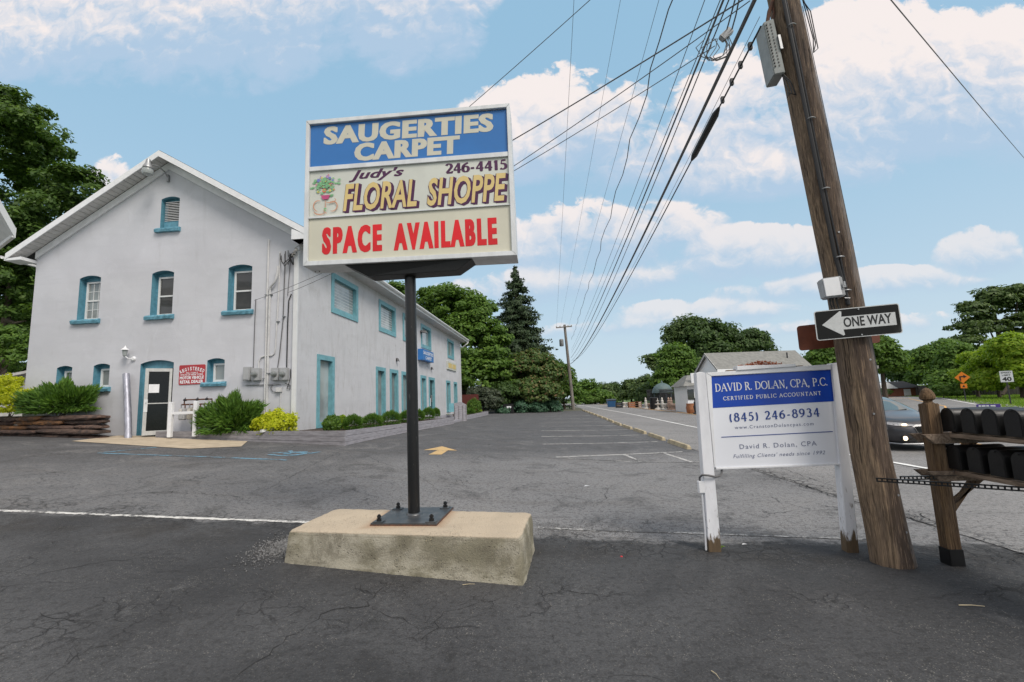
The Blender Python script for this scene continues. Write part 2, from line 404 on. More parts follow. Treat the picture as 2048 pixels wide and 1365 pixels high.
def paintmat(name, col, under, wear=.5, scale=14):
    m_, t, p, o = newmat(name)
    v = t.n('ShaderNodeTexCoord').outputs['Object']
    f = t.ss(t.m('ADD', t.m('MULTIPLY', t.noise(v, scale, 6, .75), .7), t.m('MULTIPLY', t.noise(v, 2.2, 4, .6), .5)), wear-.05, wear+.07)
    t.put(p.inputs['Base Color'], t.mix(f, (*under, 1), (*col, 1))); p.inputs['Roughness'].default_value = .8
    return m_
M['line_white'] = paintmat('worn white paint', (.62, .61, .58), (.11, .11, .11), .575)
M['line_white_old'] = paintmat('very worn white paint', (.46, .45, .43), (.105, .105, .105), .63, 26)
M['line_road'] = paintmat('road white paint', (.78, .78, .76), (.3, .3, .3), .40)
M['line_white_far'] = paintmat('faded stall paint', (.50, .49, .47), (.11, .11, .11), .565)
M['line_yellow'] = paintmat('yellow paint', (.66, .38, .13), (.2, .18, .15), .44)
M['arrow_yellow'] = paintmat('arrow yellow paint', (.56, .38, .17), (.14, .13, .12), .50)
M['line_blue'] = paintmat('blue paint', (.13, .29, .40), (.09, .095, .1), .575)

def stucco(name, col, side):
    m_, t, p, o = newmat(name)
    v = t.n('ShaderNodeTexCoord').outputs['Object']
    big = t.noise(v, .5, 5, .6, .4); hz = t.noise(t.vm('MULTIPLY', v, (.5, .5, 3.0)), 1.0, 5, .6, .3)
    c = t.mix(t.ss(big, .3, .7), col, tuple(k*.9 for k in col))
    c = t.mix(t.m('MULTIPLY', t.ss(hz, .45, .7), .45), c, tuple(k*.84 for k in col))
    c = t.mix(t.m('MULTIPLY', t.ss(t.noise(v, 1.7, 6, .7, 1.0), .54, .68), .30), c, tuple(k*1.1 for k in col))
    c = t.mix(t.m('MULTIPLY', t.ss(t.noise(t.vm('MULTIPLY', v, (2.6, 2.6, .5)), 1.0, 6, .65, .8), .55, .75), .22), c, (.36, .36, .37))
    if side:
        st = t.noise(t.vm('MULTIPLY', v, (3.2, 3.2, .7)), 1.0, 7, .7, 1.1)
        pz = t.n('ShaderNodeSeparateXYZ', ins={0: v}).outputs[2]
        c = t.mix(t.m('MULTIPLY', t.ss(st, .48, .72), .34), c, (.30, .29, .27))
        pit = t.m('MULTIPLY', t.ss(t.noise(t.vm('MULTIPLY', v, (1, 1, .6)), 9.0, 6, .75), .60, .69), t.ss(t.noise(v, .7, 3, .6), .40, .62))
        c = t.mix(t.m('MULTIPLY', pit, .55), c, (.19, .18, .17))
    t.put(p.inputs['Base Color'], c); p.inputs['Roughness'].default_value = .88
    h = t.m('ADD', t.noise(v, 42, 4, .7), t.m('MULTIPLY', t.noise(v, 3, 3, .5), 1.2))
    b = t.n('ShaderNodeBump', ins={'Strength': .5 if side else .28, 'Distance': .02, 'Height': h}); t.L.new(b.outputs[0], p.inputs['Normal'])
    return m_
M['stucco'] = stucco('grey lavender stucco', (.590, .600, .640), False)
M['stucco_side'] = stucco('weathered stucco', (.585, .590, .615), True)
M['teal'] = pm('teal paint', (.115, .305, .40), .55, bump=.4, bscale=30, var=.22, scale=9)
M['teal_light'] = pm('pale teal paint', (.17, .40, .46), .5, bump=.2, var=.2)
M['white'] = pm('white paint', (.80, .81, .83), .45, var=.08)
M['vinyl'] = pm('white vinyl', (.72, .73, .73), .4, var=.06, scale=3)
M['soffit'] = pm('soffit vinyl', (.62, .61, .60), .6, var=.12, scale=5)
M['roof_dark'] = pm('dark shingles', (.06, .06, .062), .9, var=.4, scale=20, bump=.6, bscale=40)
M['roof_grey'] = pm('grey shingles', (.24, .24, .225), .9, var=.25, scale=3, bump=.4, bscale=30)
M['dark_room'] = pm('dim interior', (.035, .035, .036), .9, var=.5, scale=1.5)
def glassmat(name, col, rough=.05, spec=.8):
    m_, t, p, o = newmat(name)
    v = t.n('ShaderNodeTexCoord').outputs['Object']
    t.put(p.inputs['Base Color'], t.mix(t.ss(t.noise(v, 1.1, 3, .5), .35, .65), (*col, 1), (*[k*.6 for k in col], 1)))
    p.inputs['Roughness'].default_value = rough; p.inputs['Specular IOR Level'].default_value = spec; p.inputs['IOR'].default_value = 1.52
    b = t.n('ShaderNodeBump', ins={'Strength': .08, 'Distance': .02, 'Height': t.noise(v, 1.6, 2, .5)}); t.L.new(b.outputs[0], p.inputs['Normal'])
    return m_
M['glass_dark'] = glassmat('dark glass', (.045, .047, .046))
M['glass_blind'] = glassmat('glass over blinds', (.42, .47, .48))
M['glass_curtain'] = glassmat('glass over curtain', (.26, .28, .275))
M['blind'] = pm('blind slats', (.50, .53, .53), .6, var=.1)
M['aluminium'] = pm('mill aluminium', (.60, .60, .58), .38, metal=.4, var=.12, scale=12)
M['alu_paint'] = pm('painted aluminium', (.74, .76, .77), .4, metal=.15, var=.14, scale=7, stretch=(1,1,.4))
M['duct'] = pm('galvanised sheet', (.42, .43, .50), .48, metal=.45, var=.3, scale=5, stretch=(4,4,.5))
M['black_steel'] = pm('black painted steel', (.007, .007, .0075), .34, col2=(.045, .044, .042), scale=34, lo=.62, hi=.70, stretch=(1,1,.35), bump=.25, bscale=60)
M['black_flat'] = pm('black satin paint', (.007, .007, .0075), .5, var=.3, scale=20, bump=.2, bscale=50)
M['plate'] = pm('steel base plate', (.075, .085, .095), .38, col2=(.15, .15, .15), metal=.5, scale=7, lo=.4, hi=.75)
M['rust'] = pm('rusted edge', (.14, .055, .03), .85, col2=(.07, .04, .03), scale=30)
M['black_plastic'] = pm('black plastic', (.0055, .0055, .006), .40, var=.3, scale=9)
M['dark_rubber'] = pm('black rubber cable', (.012, .012, .013), .5)
M['cable_grey'] = pm('grey cable', (.12, .12, .125), .6)
M['wire_grey'] = pm('weathered wire', (.12, .13, .14), .6)
M['galv'] = pm('galvanised metal', (.36, .37, .38), .45, metal=.6, var=.2, scale=14)
M['cabinet_grey'] = pm('weathered cabinet paint', (.30, .32, .31), .55, var=.2)
M['meter_grey'] = pm('meter grey paint', (.40, .41, .42), .5, var=.12)
M['beige_metal'] = pm('gas meter beige', (.36, .34, .29), .6, var=.3)
M['conduit'] = pm('conduit painted with wall', (.62, .62, .62), .6, var=.15, scale=6)
M['brown_sign'] = pm('brown sign back', (.19, .055, .028), .6, var=.3, scale=5)
M['bright_red'] = pm('red sign face', (.42, .035, .045), .5, var=.12, scale=3)
M['sign_blue'] = pm('blue sign face', (.030, .175, .49), .4, var=.10, scale=1.2)
M['sign_cream'] = pm('cream sign face', (.66, .64, .52), .35, var=.12, scale=1.1)
M['sign_ivory'] = pm('ivory sign face', (.64, .66, .60), .35, var=.11, scale=1.1)
M['let_cream'] = pm('cream lettering', (.60, .58, .48), .45, var=.05)
M['let_gold'] = pm('gold lettering', (.69, .53, .22), .45, var=.06)
M['let_purple'] = pm('purple lettering', (.075, .013, .07), .45)
M['let_red'] = pm('red lettering', (.74, .008, .014), .4, var=.2, scale=2.2)
M['let_white'] = pm('white lettering', (.78, .79, .82), .4, var=.03)
M['let_navy'] = pm('navy lettering', (.022, .06, .26), .4, var=.03)
M['let_slate'] = pm('slate lettering', (.16, .18, .28), .4, var=.03)
M['let_black'] = pm('black lettering', (.015, .015, .015), .4)
M['dolan_blue'] = pm('royal blue vinyl', (.010, .062, .42), .28, var=.05)
M['dolan_white'] = pm('white vinyl board', (.80, .82, .87), .3, var=.03, scale=2)
M['one_black'] = pm('black reflective sheeting', (.008, .009, .009), .6, col2=(.04, .042, .04), scale=5, lo=.56, hi=.8, spec=.2)
M['one_white'] = pm('white reflective sheeting', (.55, .57, .57), .5, var=.12, scale=40)
def flatc(n, c, r=.5): M[n] = pm(n, c, r, var=.1); return M[n]
for n_, c_ in dict(fl_orange=(.75,.25,.10), fl_blue=(.18,.22,.55), fl_lilac=(.45,.28,.55), fl_pink=(.62,.22,.30), fl_green=(.22,.50,.25), fl_yellow=(.68,.58,.16), pot_pink=(.55,.08,.22), ribbon=(.62,.30,.18)).items(): flatc(n_, c_)

def peel(name):
    m_, t, p, o = newmat(name)
    v = t.n('ShaderNodeTexCoord').outputs['Object']; z = t.n('ShaderNodeSeparateXYZ', ins={0: v}).outputs[2]
    nn = t.noise(t.vm('MULTIPLY', v, (1, 1, .22)), 40, 6, .7, .6)
    low = t.ss(t.m('ADD', z, t.m('MULTIPLY', t.m('SUBTRACT', t.noise(t.vm('MULTIPLY', v, (1,1,.3)), 22, 5, .6), .5), .35)), .18, .125)
    fl = t.m('MULTIPLY', t.ss(nn, .60, .64), t.ss(z, .78, .25))
    bare = t.m('MAXIMUM', low, fl)
    gr = t.noise(t.vm('MULTIPLY', v, (1, 1, .08)), 90, 5, .6, .4)
    wood = t.mix(gr, (.17, .115, .06), (.045, .032, .022))
    pt = t.mix(t.ss(t.noise(t.vm('MULTIPLY', v, (1,1,.3)), 6, 5, .6), .4, .75), (.78, .79, .82), (.64, .65, .68))
    t.put(p.inputs['Base Color'], t.mix(bare, pt, wood)); p.inputs['Roughness'].default_value = .65
    b = t.n('ShaderNodeBump', ins={'Strength': .6, 'Distance': .004, 'Height': t.m('ADD', t.m('MULTIPLY', bare, -1.0), t.m('MULTIPLY', gr, .3))}); t.L.new(b.outputs[0], p.inputs['Normal'])
    return m_
M['peel'] = peel('peeling white paint on timber')
def polewood(name, a, b_, c_, zs=.12, sc=16, lean=None):
    m_, t, p, o = newmat(name)
    v = t.n('ShaderNodeTexCoord').outputs['Object']; s = t.n('ShaderNodeSeparateXYZ', ins={0: v})
    wob = t.vm('SCALE', t.n('ShaderNodeTexNoise', ins={'Scale': 2.2, 'Detail': 3.0, 'Vector': v}).outputs[1], scale=.05)
    vv = t.vm('ADD', v, wob)
    g1 = t.noise(t.vm('MULTIPLY', vv, (1, 1, zs)), sc, 7, .65, .5); g2 = t.noise(t.vm('MULTIPLY', vv, (1, 1, zs*.35)), sc*4, 6, .65, .2); big = t.noise(t.vm('MULTIPLY', v, (1,1,.25)), 3.2, 5, .6, .5)
    c = t.mix(t.ss(g1, .33, .67), a, b_); c = t.mix(t.m('MULTIPLY', t.ss(big, .42, .62), .6), c, c_)
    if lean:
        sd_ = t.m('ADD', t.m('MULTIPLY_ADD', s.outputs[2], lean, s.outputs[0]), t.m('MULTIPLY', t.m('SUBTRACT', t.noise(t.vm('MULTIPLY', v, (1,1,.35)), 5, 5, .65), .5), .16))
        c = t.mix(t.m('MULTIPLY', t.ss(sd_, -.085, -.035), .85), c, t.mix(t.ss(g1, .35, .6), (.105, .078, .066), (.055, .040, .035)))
        c = t.mix(t.m('MULTIPLY', t.ss(sd_, .06, .12), .8), c, t.mix(g2, (.25, .23, .22), (.15, .13, .12)))  # right side weathered greyer; a light grey sheen is painted along its edge
    c = t.mix(t.m('MULTIPLY', t.ss(g2, .48, .60), .6), c, tuple(k*.3 for k in b_))
    fb = t.noise(t.vm('MULTIPLY', v, (1, 1, .035)), 150, 3, .6, 0)
    c = t.mix(t.m('MULTIPLY', t.ss(fb, .50, .62), .45), c, tuple(k*.25 for k in b_)); c = t.mix(t.m('MULTIPLY', t.ss(fb, .44, .34), .35), c, tuple(min(1, k*1.5) for k in a))
    ck = t.m('MULTIPLY', t.ss(t.noise(t.vm('MULTIPLY', vv, (1, 1, zs*.22)), sc*2.2, 4, .6, .1), .605, .64), t.ss(t.noise(t.vm('MULTIPLY', v, (1,1,.4)), 4, 4, .6), .42, .60))
    c = t.mix(t.m('MULTIPLY', ck, .85), c, (.018, .014, .011))
    t.put(p.inputs['Base Color'], c); p.inputs['Roughness'].default_value = .85; p.inputs['Specular IOR Level'].default_value = .25
    h = t.m('ADD', t.m('ADD', t.m('MULTIPLY', g1, .8), t.m('ADD', t.m('MULTIPLY', g2, 1.2), t.m('MULTIPLY', fb, .7))), t.m('MULTIPLY', ck, -1.4))
    b = t.n('ShaderNodeBump', ins={'Strength': .9, 'Distance': .012, 'Height': h}); t.L.new(b.outputs[0], p.inputs['Normal'])
    return m_
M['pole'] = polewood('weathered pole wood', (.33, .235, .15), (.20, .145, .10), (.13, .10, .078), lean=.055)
M['farpole'] = polewood('grey pole wood', (.30, .28, .25), (.22, .2, .18), (.2, .18, .16))
M['post_wood'] = polewood('treated timber', (.25, .16, .085), (.15, .095, .055), (.19, .145, .11), .07, 26)
M['shelf_wood'] = polewood('weathered timber board', (.24, .18, .13), (.13, .09, .06), (.17, .14, .12), 1.0, 22)
def shelfx(name):
    m_, t, p, o = newmat(name)
    v = t.n('ShaderNodeTexCoord').outputs['Object']
    vs = t.vm('MULTIPLY', v, (3.0, .3, 3.0)); g = t.noise(vs, 14, 7, .65, .6)
    t.put(p.inputs['Base Color'], t.mix(t.ss(g, .35, .65), (.27, .205, .15), (.12, .085, .06))); p.inputs['Roughness'].default_value = .85
    b = t.n('ShaderNodeBump', ins={'Strength': .6, 'Distance': .006, 'Height': g}); t.L.new(b.outputs[0], p.inputs['Normal'])
    return m_
M['shelf_wood'] = shelfx('weathered timber board')
def concrete():
    m_, t, p, o = newmat('aged concrete')
    v = t.n('ShaderNodeTexCoord').outputs['Object']; z = t.n('ShaderNodeSeparateXYZ', ins={0: v}).outputs[2]
    top = t.ss(z, .375, .395)
    big = t.noise(v, 2.6, 7, .65, .5); fine = t.noise(v, 70, 4, .7); pit = t.noise(v, 34, 7, .75)
    soft = t.noise(t.vm('MULTIPLY', v, (1, 1, 1.4)), 1.7, 5, .6, .8)
    cs = t.mix(t.ss(soft, .40, .60), (.43, .40, .32), (.25, .23, .165))
    cs = t.mix(t.m('MULTIPLY', t.ss(t.noise(t.vm('ADD', v, (3, 9, 2)), 3.4, 7, .72, .6), .50, .64), .60), cs, (.17, .155, .115))
    cs = t.mix(t.m('MULTIPLY', t.m('MULTIPLY', t.ss(big, .46, .66), t.ss(t.noise(v, 90, 4, .7), .38, .56)), .55), cs, (.13, .118, .09))
    cs = t.mix(t.m('MULTIPLY', t.ss(t.noise(v, 55, 5, .7), .60, .68), .6), cs, (.10, .09, .07))
    cs = t.mix(t.m('MULTIPLY', t.m('MULTIPLY', t.ss(z, .22, .05), t.ss(t.noise(t.vm('MULTIPLY', v, (1, 1, 2.4)), 3.0, 6, .65), .45, .62)), .7), cs, (.52, .485, .385))
    cs = t.mix(t.m('MULTIPLY', t.ss(t.m('ABSOLUTE', t.m('SUBTRACT', z, .362)), .006, .001), .5), cs, (.20, .18, .13))
    ct = t.mix(t.ss(soft, .35, .7), (.52, .435, .325), (.46, .385, .29))
    ct = t.mix(t.m('MULTIPLY', t.ss(t.noise(v, 45, 5, .75), .54, .68), .22), ct, (.30, .26, .2))
    sx_ = t.n('ShaderNodeSeparateXYZ', ins={0: v}); rx = t.m('MAXIMUM', t.m('SUBTRACT', t.m('ABSOLUTE', t.m('SUBTRACT', sx_.outputs[0], .02)), .33), t.m('SUBTRACT', t.m('ABSOLUTE', t.m('SUBTRACT', sx_.outputs[1], .18)), .33))
    ct = t.mix(t.m('MULTIPLY', t.ss(t.m('ADD', rx, t.m('MULTIPLY', t.m('SUBTRACT', pit, .5), .12)), .16, -.02), .55), ct, (.30, .14, .06))
    c = t.mix(top, cs, ct); c = t.mix(t.m('MULTIPLY', t.ss(fine, .48, .65), .25), c, (.15, .13, .10))
    t.put(p.inputs['Base Color'], c); p.inputs['Roughness'].default_value = .92; p.inputs['Specular IOR Level'].default_value = .2
    pores = t.m('MULTIPLY', t.ss(t.vor(v, 38), .30, .12), t.ss(t.noise(v, 6, 4, .6), .48, .62))
    h = t.m('ADD', t.m('MULTIPLY', fine, .8), t.m('ADD', t.m('MULTIPLY', big, 1.5), t.m('MULTIPLY', pores, -1.6)))
    b = t.n('ShaderNodeBump', ins={'Strength': .9, 'Distance': .009, 'Height': h}); t.L.new(b.outputs[0], p.inputs['Normal'])
    return m_
M['concrete'] = concrete()
M['slab'] = pm('pale concrete slab', (.50, .42, .31), .9, col2=(.40, .33, .24), scale=3, bump=.3, bscale=90)
M['stop'] = pm('wheel stop concrete', (.52, .44, .29), .9, col2=(.34, .29, .2), scale=5, bump=.4, bscale=50)
M['planter_shade'] = pm('grey stained timber', (.285, .275, .29), .8, col2=(.20, .19, .20), scale=7, stretch=(.5, .5, 3), bump=.5, bscale=30)  # darker copy for the gable face of the planter, shade put into the colour
M['planter_lit'] = pm('grey stained timber lit tone', (.34, .33, .36), .8, col2=(.25, .24, .26), scale=7, stretch=(.5, .5, 3), bump=.5, bscale=30)  # same timber with the brighter light of the side faces put into the colour
M['soil'] = pm('brown mulch', (.07, .045, .03), .95, col2=(.03, .02, .015), scale=40, bump=1, bscale=60)
M['stone_a'] = pm('dark brown ledge stone', (.115, .075, .058), .85, col2=(.045, .033, .029), scale=5, bump=1, bscale=18, dist=1)
M['stone_b'] = pm('rust stained ledge stone', (.33, .155, .06), .85, col2=(.11, .075, .055), scale=4, bump=1, bscale=18, dist=1)
M['stone_c'] = pm('purple brown ledge stone', (.155, .095, .072), .85, col2=(.06, .042, .036), scale=6, bump=1, bscale=18, dist=1)
M['grass_base'] = pm('mown grass', (.10, .17, .03), .95, col2=(.06, .11, .02), scale=2.5, bump=.6, bscale=60)
M['dirt'] = pm('earth and gravel', (.13, .12, .09), .95, col2=(.08, .09, .05), scale=1.2, bump=.4)
M['brick_far'] = pm('red brick', (.30, .11, .07), .9, var=.3, scale=4)
M['bark'] = pm('tree bark', (.10, .075, .055), .95, col2=(.05, .04, .03), scale=9, stretch=(3,3,.5), bump=.8, bscale=20)
M['fence_wood'] = pm('grey fence wood', (.14, .125, .12), .9, var=.35, scale=4, stretch=(3,3,.4))
M['copper_green'] = pm('verdigris dome', (.11, .165, .17), .6, var=.25, scale=3)
M['stone_pale'] = pm('pale cast stone', (.60, .58, .54), .8, var=.2, scale=8)
M['stone_pink'] = pm('pink cast stone', (.52, .37, .29), .8, var=.3, scale=6)
M['dark_red'] = pm('dark red paint', (.12, .025, .02), .8)
M['terracotta'] = pm('terracotta', (.36, .15, .07), .8, var=.25)
M['dark_metal'] = pm('dark garden iron', (.03, .03, .035), .6)
M['bin_blue'] = pm('blue bin paint', (.03, .12, .28), .5)
M['car_paint'] = pm('dark grey metallic paint', (.055, .055, .060), .36, var=.1, metal=.55, coat=.5)
M['door_glass'] = pm('door glass', (.010, .011, .011), .12, spec=.35)
M['car_glass'] = glassmat('car glass', (.075, .10, .095), .03, .9)
M['tyre'] = pm('tyre rubber', (.012, .012, .012), .85)
M['chrome'] = pm('bright metal', (.6, .6, .6), .2, metal=1)
M['orange_sign'] = pm('orange road sign', (.85, .24, .01), .5, var=.05)
M['purple_sign'] = pm('purple street sign', (.09, .05, .30), .5)
def emis(name, col, st):
    m_, t, p, o = newmat(name); p.inputs['Base Color'].default_value = (*col, 1); p.inputs['Emission Color'].default_value = (*col, 1); p.inputs['Emission Strength'].default_value = st
    p.inputs['Roughness'].default_value = .15; return m_
M['lamp_on'] = emis('lit headlamp', (1, .80, .52), 1.6)
M['lamp_lens'] = pm('clear lamp lens', (.45, .45, .46), .12, var=.3, scale=20)
M['frosted'] = pm('ribbed lamp glass', (.36, .39, .39), .25, var=.2, scale=30)

def leafmat(name, c1, c2, c3=None, trans=.35, rough=.55):
    m_, t, p, o = newmat(name)
    a = t.n('ShaderNodeAttribute', attribute_name='rnd').outputs['Fac']
    cr = t.n('ShaderNodeValToRGB'); t.L.new(a, cr.inputs[0])
    cr.color_ramp.elements[0].color = (*c1, 1); cr.color_ramp.elements[1].color = (*(c3 or c2), 1)
    e = cr.color_ramp.elements.new(.55); e.color = (*c2, 1)
    t.L.new(cr.outputs[0], p.inputs['Base Color']); p.inputs['Roughness'].default_value = rough; p.inputs['Specular IOR Level'].default_value = .3
    tr = t.n('ShaderNodeBsdfTranslucent'); t.L.new(t.mix(1.0, cr.outputs[0], (1.3, 1.35, .5, 1), 'MULTIPLY'), tr.inputs[0])
    mx = t.n('ShaderNodeMixShader', ins={0: trans}); t.L.new(p.outputs[0], mx.inputs[1]); t.L.new(tr.outputs[0], mx.inputs[2])
    t.L.new(mx.outputs[0], o.inputs[0]); return m_
M['lf_maple'] = leafmat('maple leaves', (.045, .092, .020), (.085, .155, .032), (.15, .235, .05))
M['lf_dark'] = leafmat('dark leaves', (.036, .072, .022), (.064, .118, .032), (.11, .175, .045))
M['lf_mid'] = leafmat('green leaves', (.060, .125, .022), (.105, .195, .03), (.18, .28, .045))
M['lf_bright'] = leafmat('yellow green leaves', (.15, .26, .02), (.24, .36, .025), (.38, .46, .04), .45)
M['lf_gold'] = leafmat('golden foliage', (.34, .40, .02), (.56, .60, .03), (.72, .70, .06), .4)
M['lf_conifer'] = leafmat('spruce needles', (.024, .045, .022), (.046, .078, .034), (.08, .12, .048), .1)
M['lf_juniper'] = leafmat('juniper needles', (.045, .105, .02), (.095, .195, .03), (.17, .29, .045), .25)
M['lf_blue'] = leafmat('blue green juniper', (.035, .085, .050), (.055, .125, .07), (.08, .16, .09), .2)
M['lf_copper'] = leafmat('coppery foliage', (.055, .11, .028), (.095, .155, .04), (.30, .17, .10), .3)
M['lf_smoke'] = leafmat('greyish leaves', (.05, .075, .045), (.085, .105, .07), (.13, .15, .10), .3)
M['lf_far'] = leafmat('far leaves', (.055, .095, .035), (.095, .15, .045), (.15, .21, .065), .3)
M['grass'] = leafmat('grass blades', (.10, .19, .03), (.17, .28, .035), (.25, .36, .05), .4)
M['dead_leaf'] = leafmat('dead leaves', (.25, .06, .03), (.36, .10, .05), (.42, .16, .09), .2)
# ---------------------------------------------------------------- lettering
_tc = {}
def _textmesh(s, offset, shear, spacing):
    k = (s, offset, shear, spacing)
    if k in _tc: return _tc[k]
    cu = bpy.data.curves.new('text', 'FONT'); cu.body = s; cu.offset = offset; cu.shear = shear; cu.space_character = spacing; cu.resolution_u = 3; cu.fill_mode = 'BOTH'
    o = bpy.data.objects.new('text', cu); COL.objects.link(o)
    dg = bpy.context.evaluated_depsgraph_get(); dg.update()
    me = bpy.data.meshes.new_from_object(o.evaluated_get(dg))
    v = np.array([list(p.co) for p in me.vertices]) if len(me.vertices) else np.zeros((0, 3)); f = [list(p.vertices) for p in me.polygons]
    bpy.data.objects.remove(o); bpy.data.curves.remove(cu); bpy.data.meshes.remove(me)
    _tc[k] = (v, f); return _tc[k]
_h0 = _textmesh('H', 0, 0, 1)[0][:, 1].max()
def letters(mb, s, o, ux, uz, x0, x1, z0, cap, n=Vector((0,-1,0)), off=0, offset=0, shear=0, spacing=1, z1=None):
    """flat lettering from the font: baseline from (x0,z0) to (x1,z1) in the plane o,ux,uz"""
    v, f = _textmesh(s, offset, shear, spacing)
    a, b = v[:, 0].min(), v[:, 0].max(); sx = (x1-x0)/(b-a); sy = cap/(_h0+offset*1.0); dz = ((z1 if z1 is not None else z0)-z0)/(x1-x0)
    P = []
    for p in v:
        x = x0+(p[0]-a)*sx; z = z0+p[1]*sy+(x-x0)*dz
        P.append(o+ux*x+uz*z+n*off)
    mb.add(P, f); return mb
def _arc(cx, cy, rx, ry, a0, a1, n=10):
    return [(cx+rx*math.cos(R(a0+(a1-a0)*i/n)), cy+ry*math.sin(R(a0+(a1-a0)*i/n))) for i in range(n+1)]
A_ = _arc
# stroke glyphs: width, list of (points, weight) ; weight None = pen model (thick uprights, thin level strokes), 'k' thick, 'n' thin, 's' serif
def _v(x, a=0, b=1): return ([(x, a), (x, b)], 'k')
def _s(x, y, h=.13): return ([(x-h, y), (x+h, y)], 's')
GL = {
 'A': (.92, [([(.10,.02),(.46,1)], 'n'), ([(.44,1),(.82,.02)], 'k'), ([(.24,.36),(.68,.36)], 'n'), _s(.10,0), _s(.82,0)]),
 'B': (.74, [_v(.18), ([(.18,.98),(.40,.98)]+A_(.40,.75,.20,.23,90,-90)+[(.18,.52)], None), ([(.18,.52),(.42,.52)]+A_(.42,.27,.24,.25,90,-90)+[(.18,.02)], None), _s(.14,0,.09), _s(.14,1,.09)]),
 'C': (.84, [(A_(.50,.5,.42,.5,48,312,18), None), ([(.80,.98),(.80,.72)], 'n'), ([(.80,.26),(.80,.06)], 'n')]),
 'D': (.90, [_v(.18), ([(.18,.98),(.36,.98)]+A_(.36,.5,.44,.48,90,-90,16)+[(.18,.02)], None), _s(.14,0,.09), _s(.14,1,.09)]),
 'E': (.72, [_v(.18), ([(.12,.98),(.62,.98),(.62,.80)], 'n'), ([(.18,.52),(.50,.52)], 'n'), ([(.12,.02),(.66,.02),(.67,.22)], 'n'), _s(.14,0,.09)]),
 'F': (.68, [_v(.18), ([(.12,.98),(.60,.98),(.60,.78)], 'n'), ([(.18,.52),(.50,.52)], 'n'), _s(.18,0)]),
 'I': (.40, [_v(.20), _s(.20,0), _s(.20,1)]),
 'L': (.68, [_v(.18), ([(.12,.02),(.62,.02),(.63,.26)], 'n'), _s(.18,1), _s(.14,0,.09)]),
 'N': (.94, [([(.18,0),(.18,1)], 'n'), ([(.16,1),(.76,0)], 'k'), ([(.76,0),(.76,1)], 'n'), _s(.18,0), _s(.12,1,.08), _s(.76,1)]),
 'O': (.96, [(A_(.48,.5,.42,.5,0,360,26), None)]),
 'P': (.70, [_v(.18), ([(.18,.98),(.38,.98)]+A_(.38,.73,.23,.25,90,-90)+[(.18,.48)], None), _s(.18,0), _s(.14,1,.09)]),
 'R': (.82, [_v(.18), ([(.18,.98),(.38,.98)]+A_(.38,.74,.22,.24,90,-90)+[(.18,.50)], None), ([(.40,.50),(.74,.0)], 'k'), _s(.18,0), _s(.76,0,.07), _s(.14,1,.09)]),
 'S': (.62, [(A_(.30,.74,.20,.25,40,250,12)+A_(.32,.26,.22,.26,80,-140,12), None)]),
 'G': (.92, [(A_(.50,.5,.42,.5,48,312,18), None), ([(.80,.06),(.80,.44)], 'k'), _s(.78,.44)]),
 'T': (.76, [_v(.38), ([(.06,.76),(.06,.98),(.70,.98),(.70,.76)], 'n'), _s(.38,0)]),
 'U': (.90, [([(.18,1),(.18,.34)]+A_(.46,.34,.28,.34,180,270,6), None), (A_(.46,.34,.28,.34,270,360,6)+[(.74,1)], 'n'), _s(.18,1), _s(.74,1)]),
 'V': (.88, [([(.10,1),(.44,0)], 'k'), ([(.44,0),(.78,1)], 'n'), _s(.12,1), _s(.78,1,.1)]),
 '1': (.50, [_v(.26), ([(.10,.80),(.26,.98)], 'n'), _s(.26,0)]),
 '2': (.62, [(A_(.30,.72,.22,.26,160,-20,12)+[(.42,.48),(.10,.05)], None), ([(.08,.04),(.56,.04),(.58,.20)], 'k2')]),
 '3': (.60, [(A_(.28,.76,.20,.22,150,-90,12), None), (A_(.28,.27,.24,.27,90,-150,12), None)]),
 '4': (.68, [([(.46,0),(.46,1)], 'k'), ([(.44,.99),(.05,.28)], 'k3'), ([(.02,.28),(.66,.28)], 'k3'), _s(.46,0,.10)]),
 '5': (.60, [([(.52,.97),(.18,.97),(.14,.56)], 'n'), ([(.20,.95),(.52,.95)], 'k2'), (A_(.27,.31,.26,.30,115,-140,14), None)]),
 '6': (.62, [([(.52,.97),(.30,.85)]+A_(.32,.40,.24,.42,130,180,5)+A_(.32,.31,.24,.29,180,540,22), None)]),
 '8': (.62, [(A_(.31,.76,.19,.22,0,360,20), None), (A_(.31,.27,.25,.27,0,360,22), None)]),
 '9': (.62, [([(.12,.03),(.34,.15)]+A_(.30,.60,.24,.42,-50,0,5)+A_(.30,.69,.24,.29,0,360,22), None)]),
 '-': (.46, [([(.08,.36),(.38,.36)], 'k2')]), '.': (.30, [([(.13,0),(.13,.13)], 'k')]), ',': (.30, [([(.14,.12),(.14,0),(.07,-.16)], 'k')]),
 '(': (.40, [(A_(.40,.42,.26,.62,125,235,10), None)]), ')': (.40, [(A_(-.02,.42,.26,.62,55,-55,10), None)]), ' ': (.34, []),
}
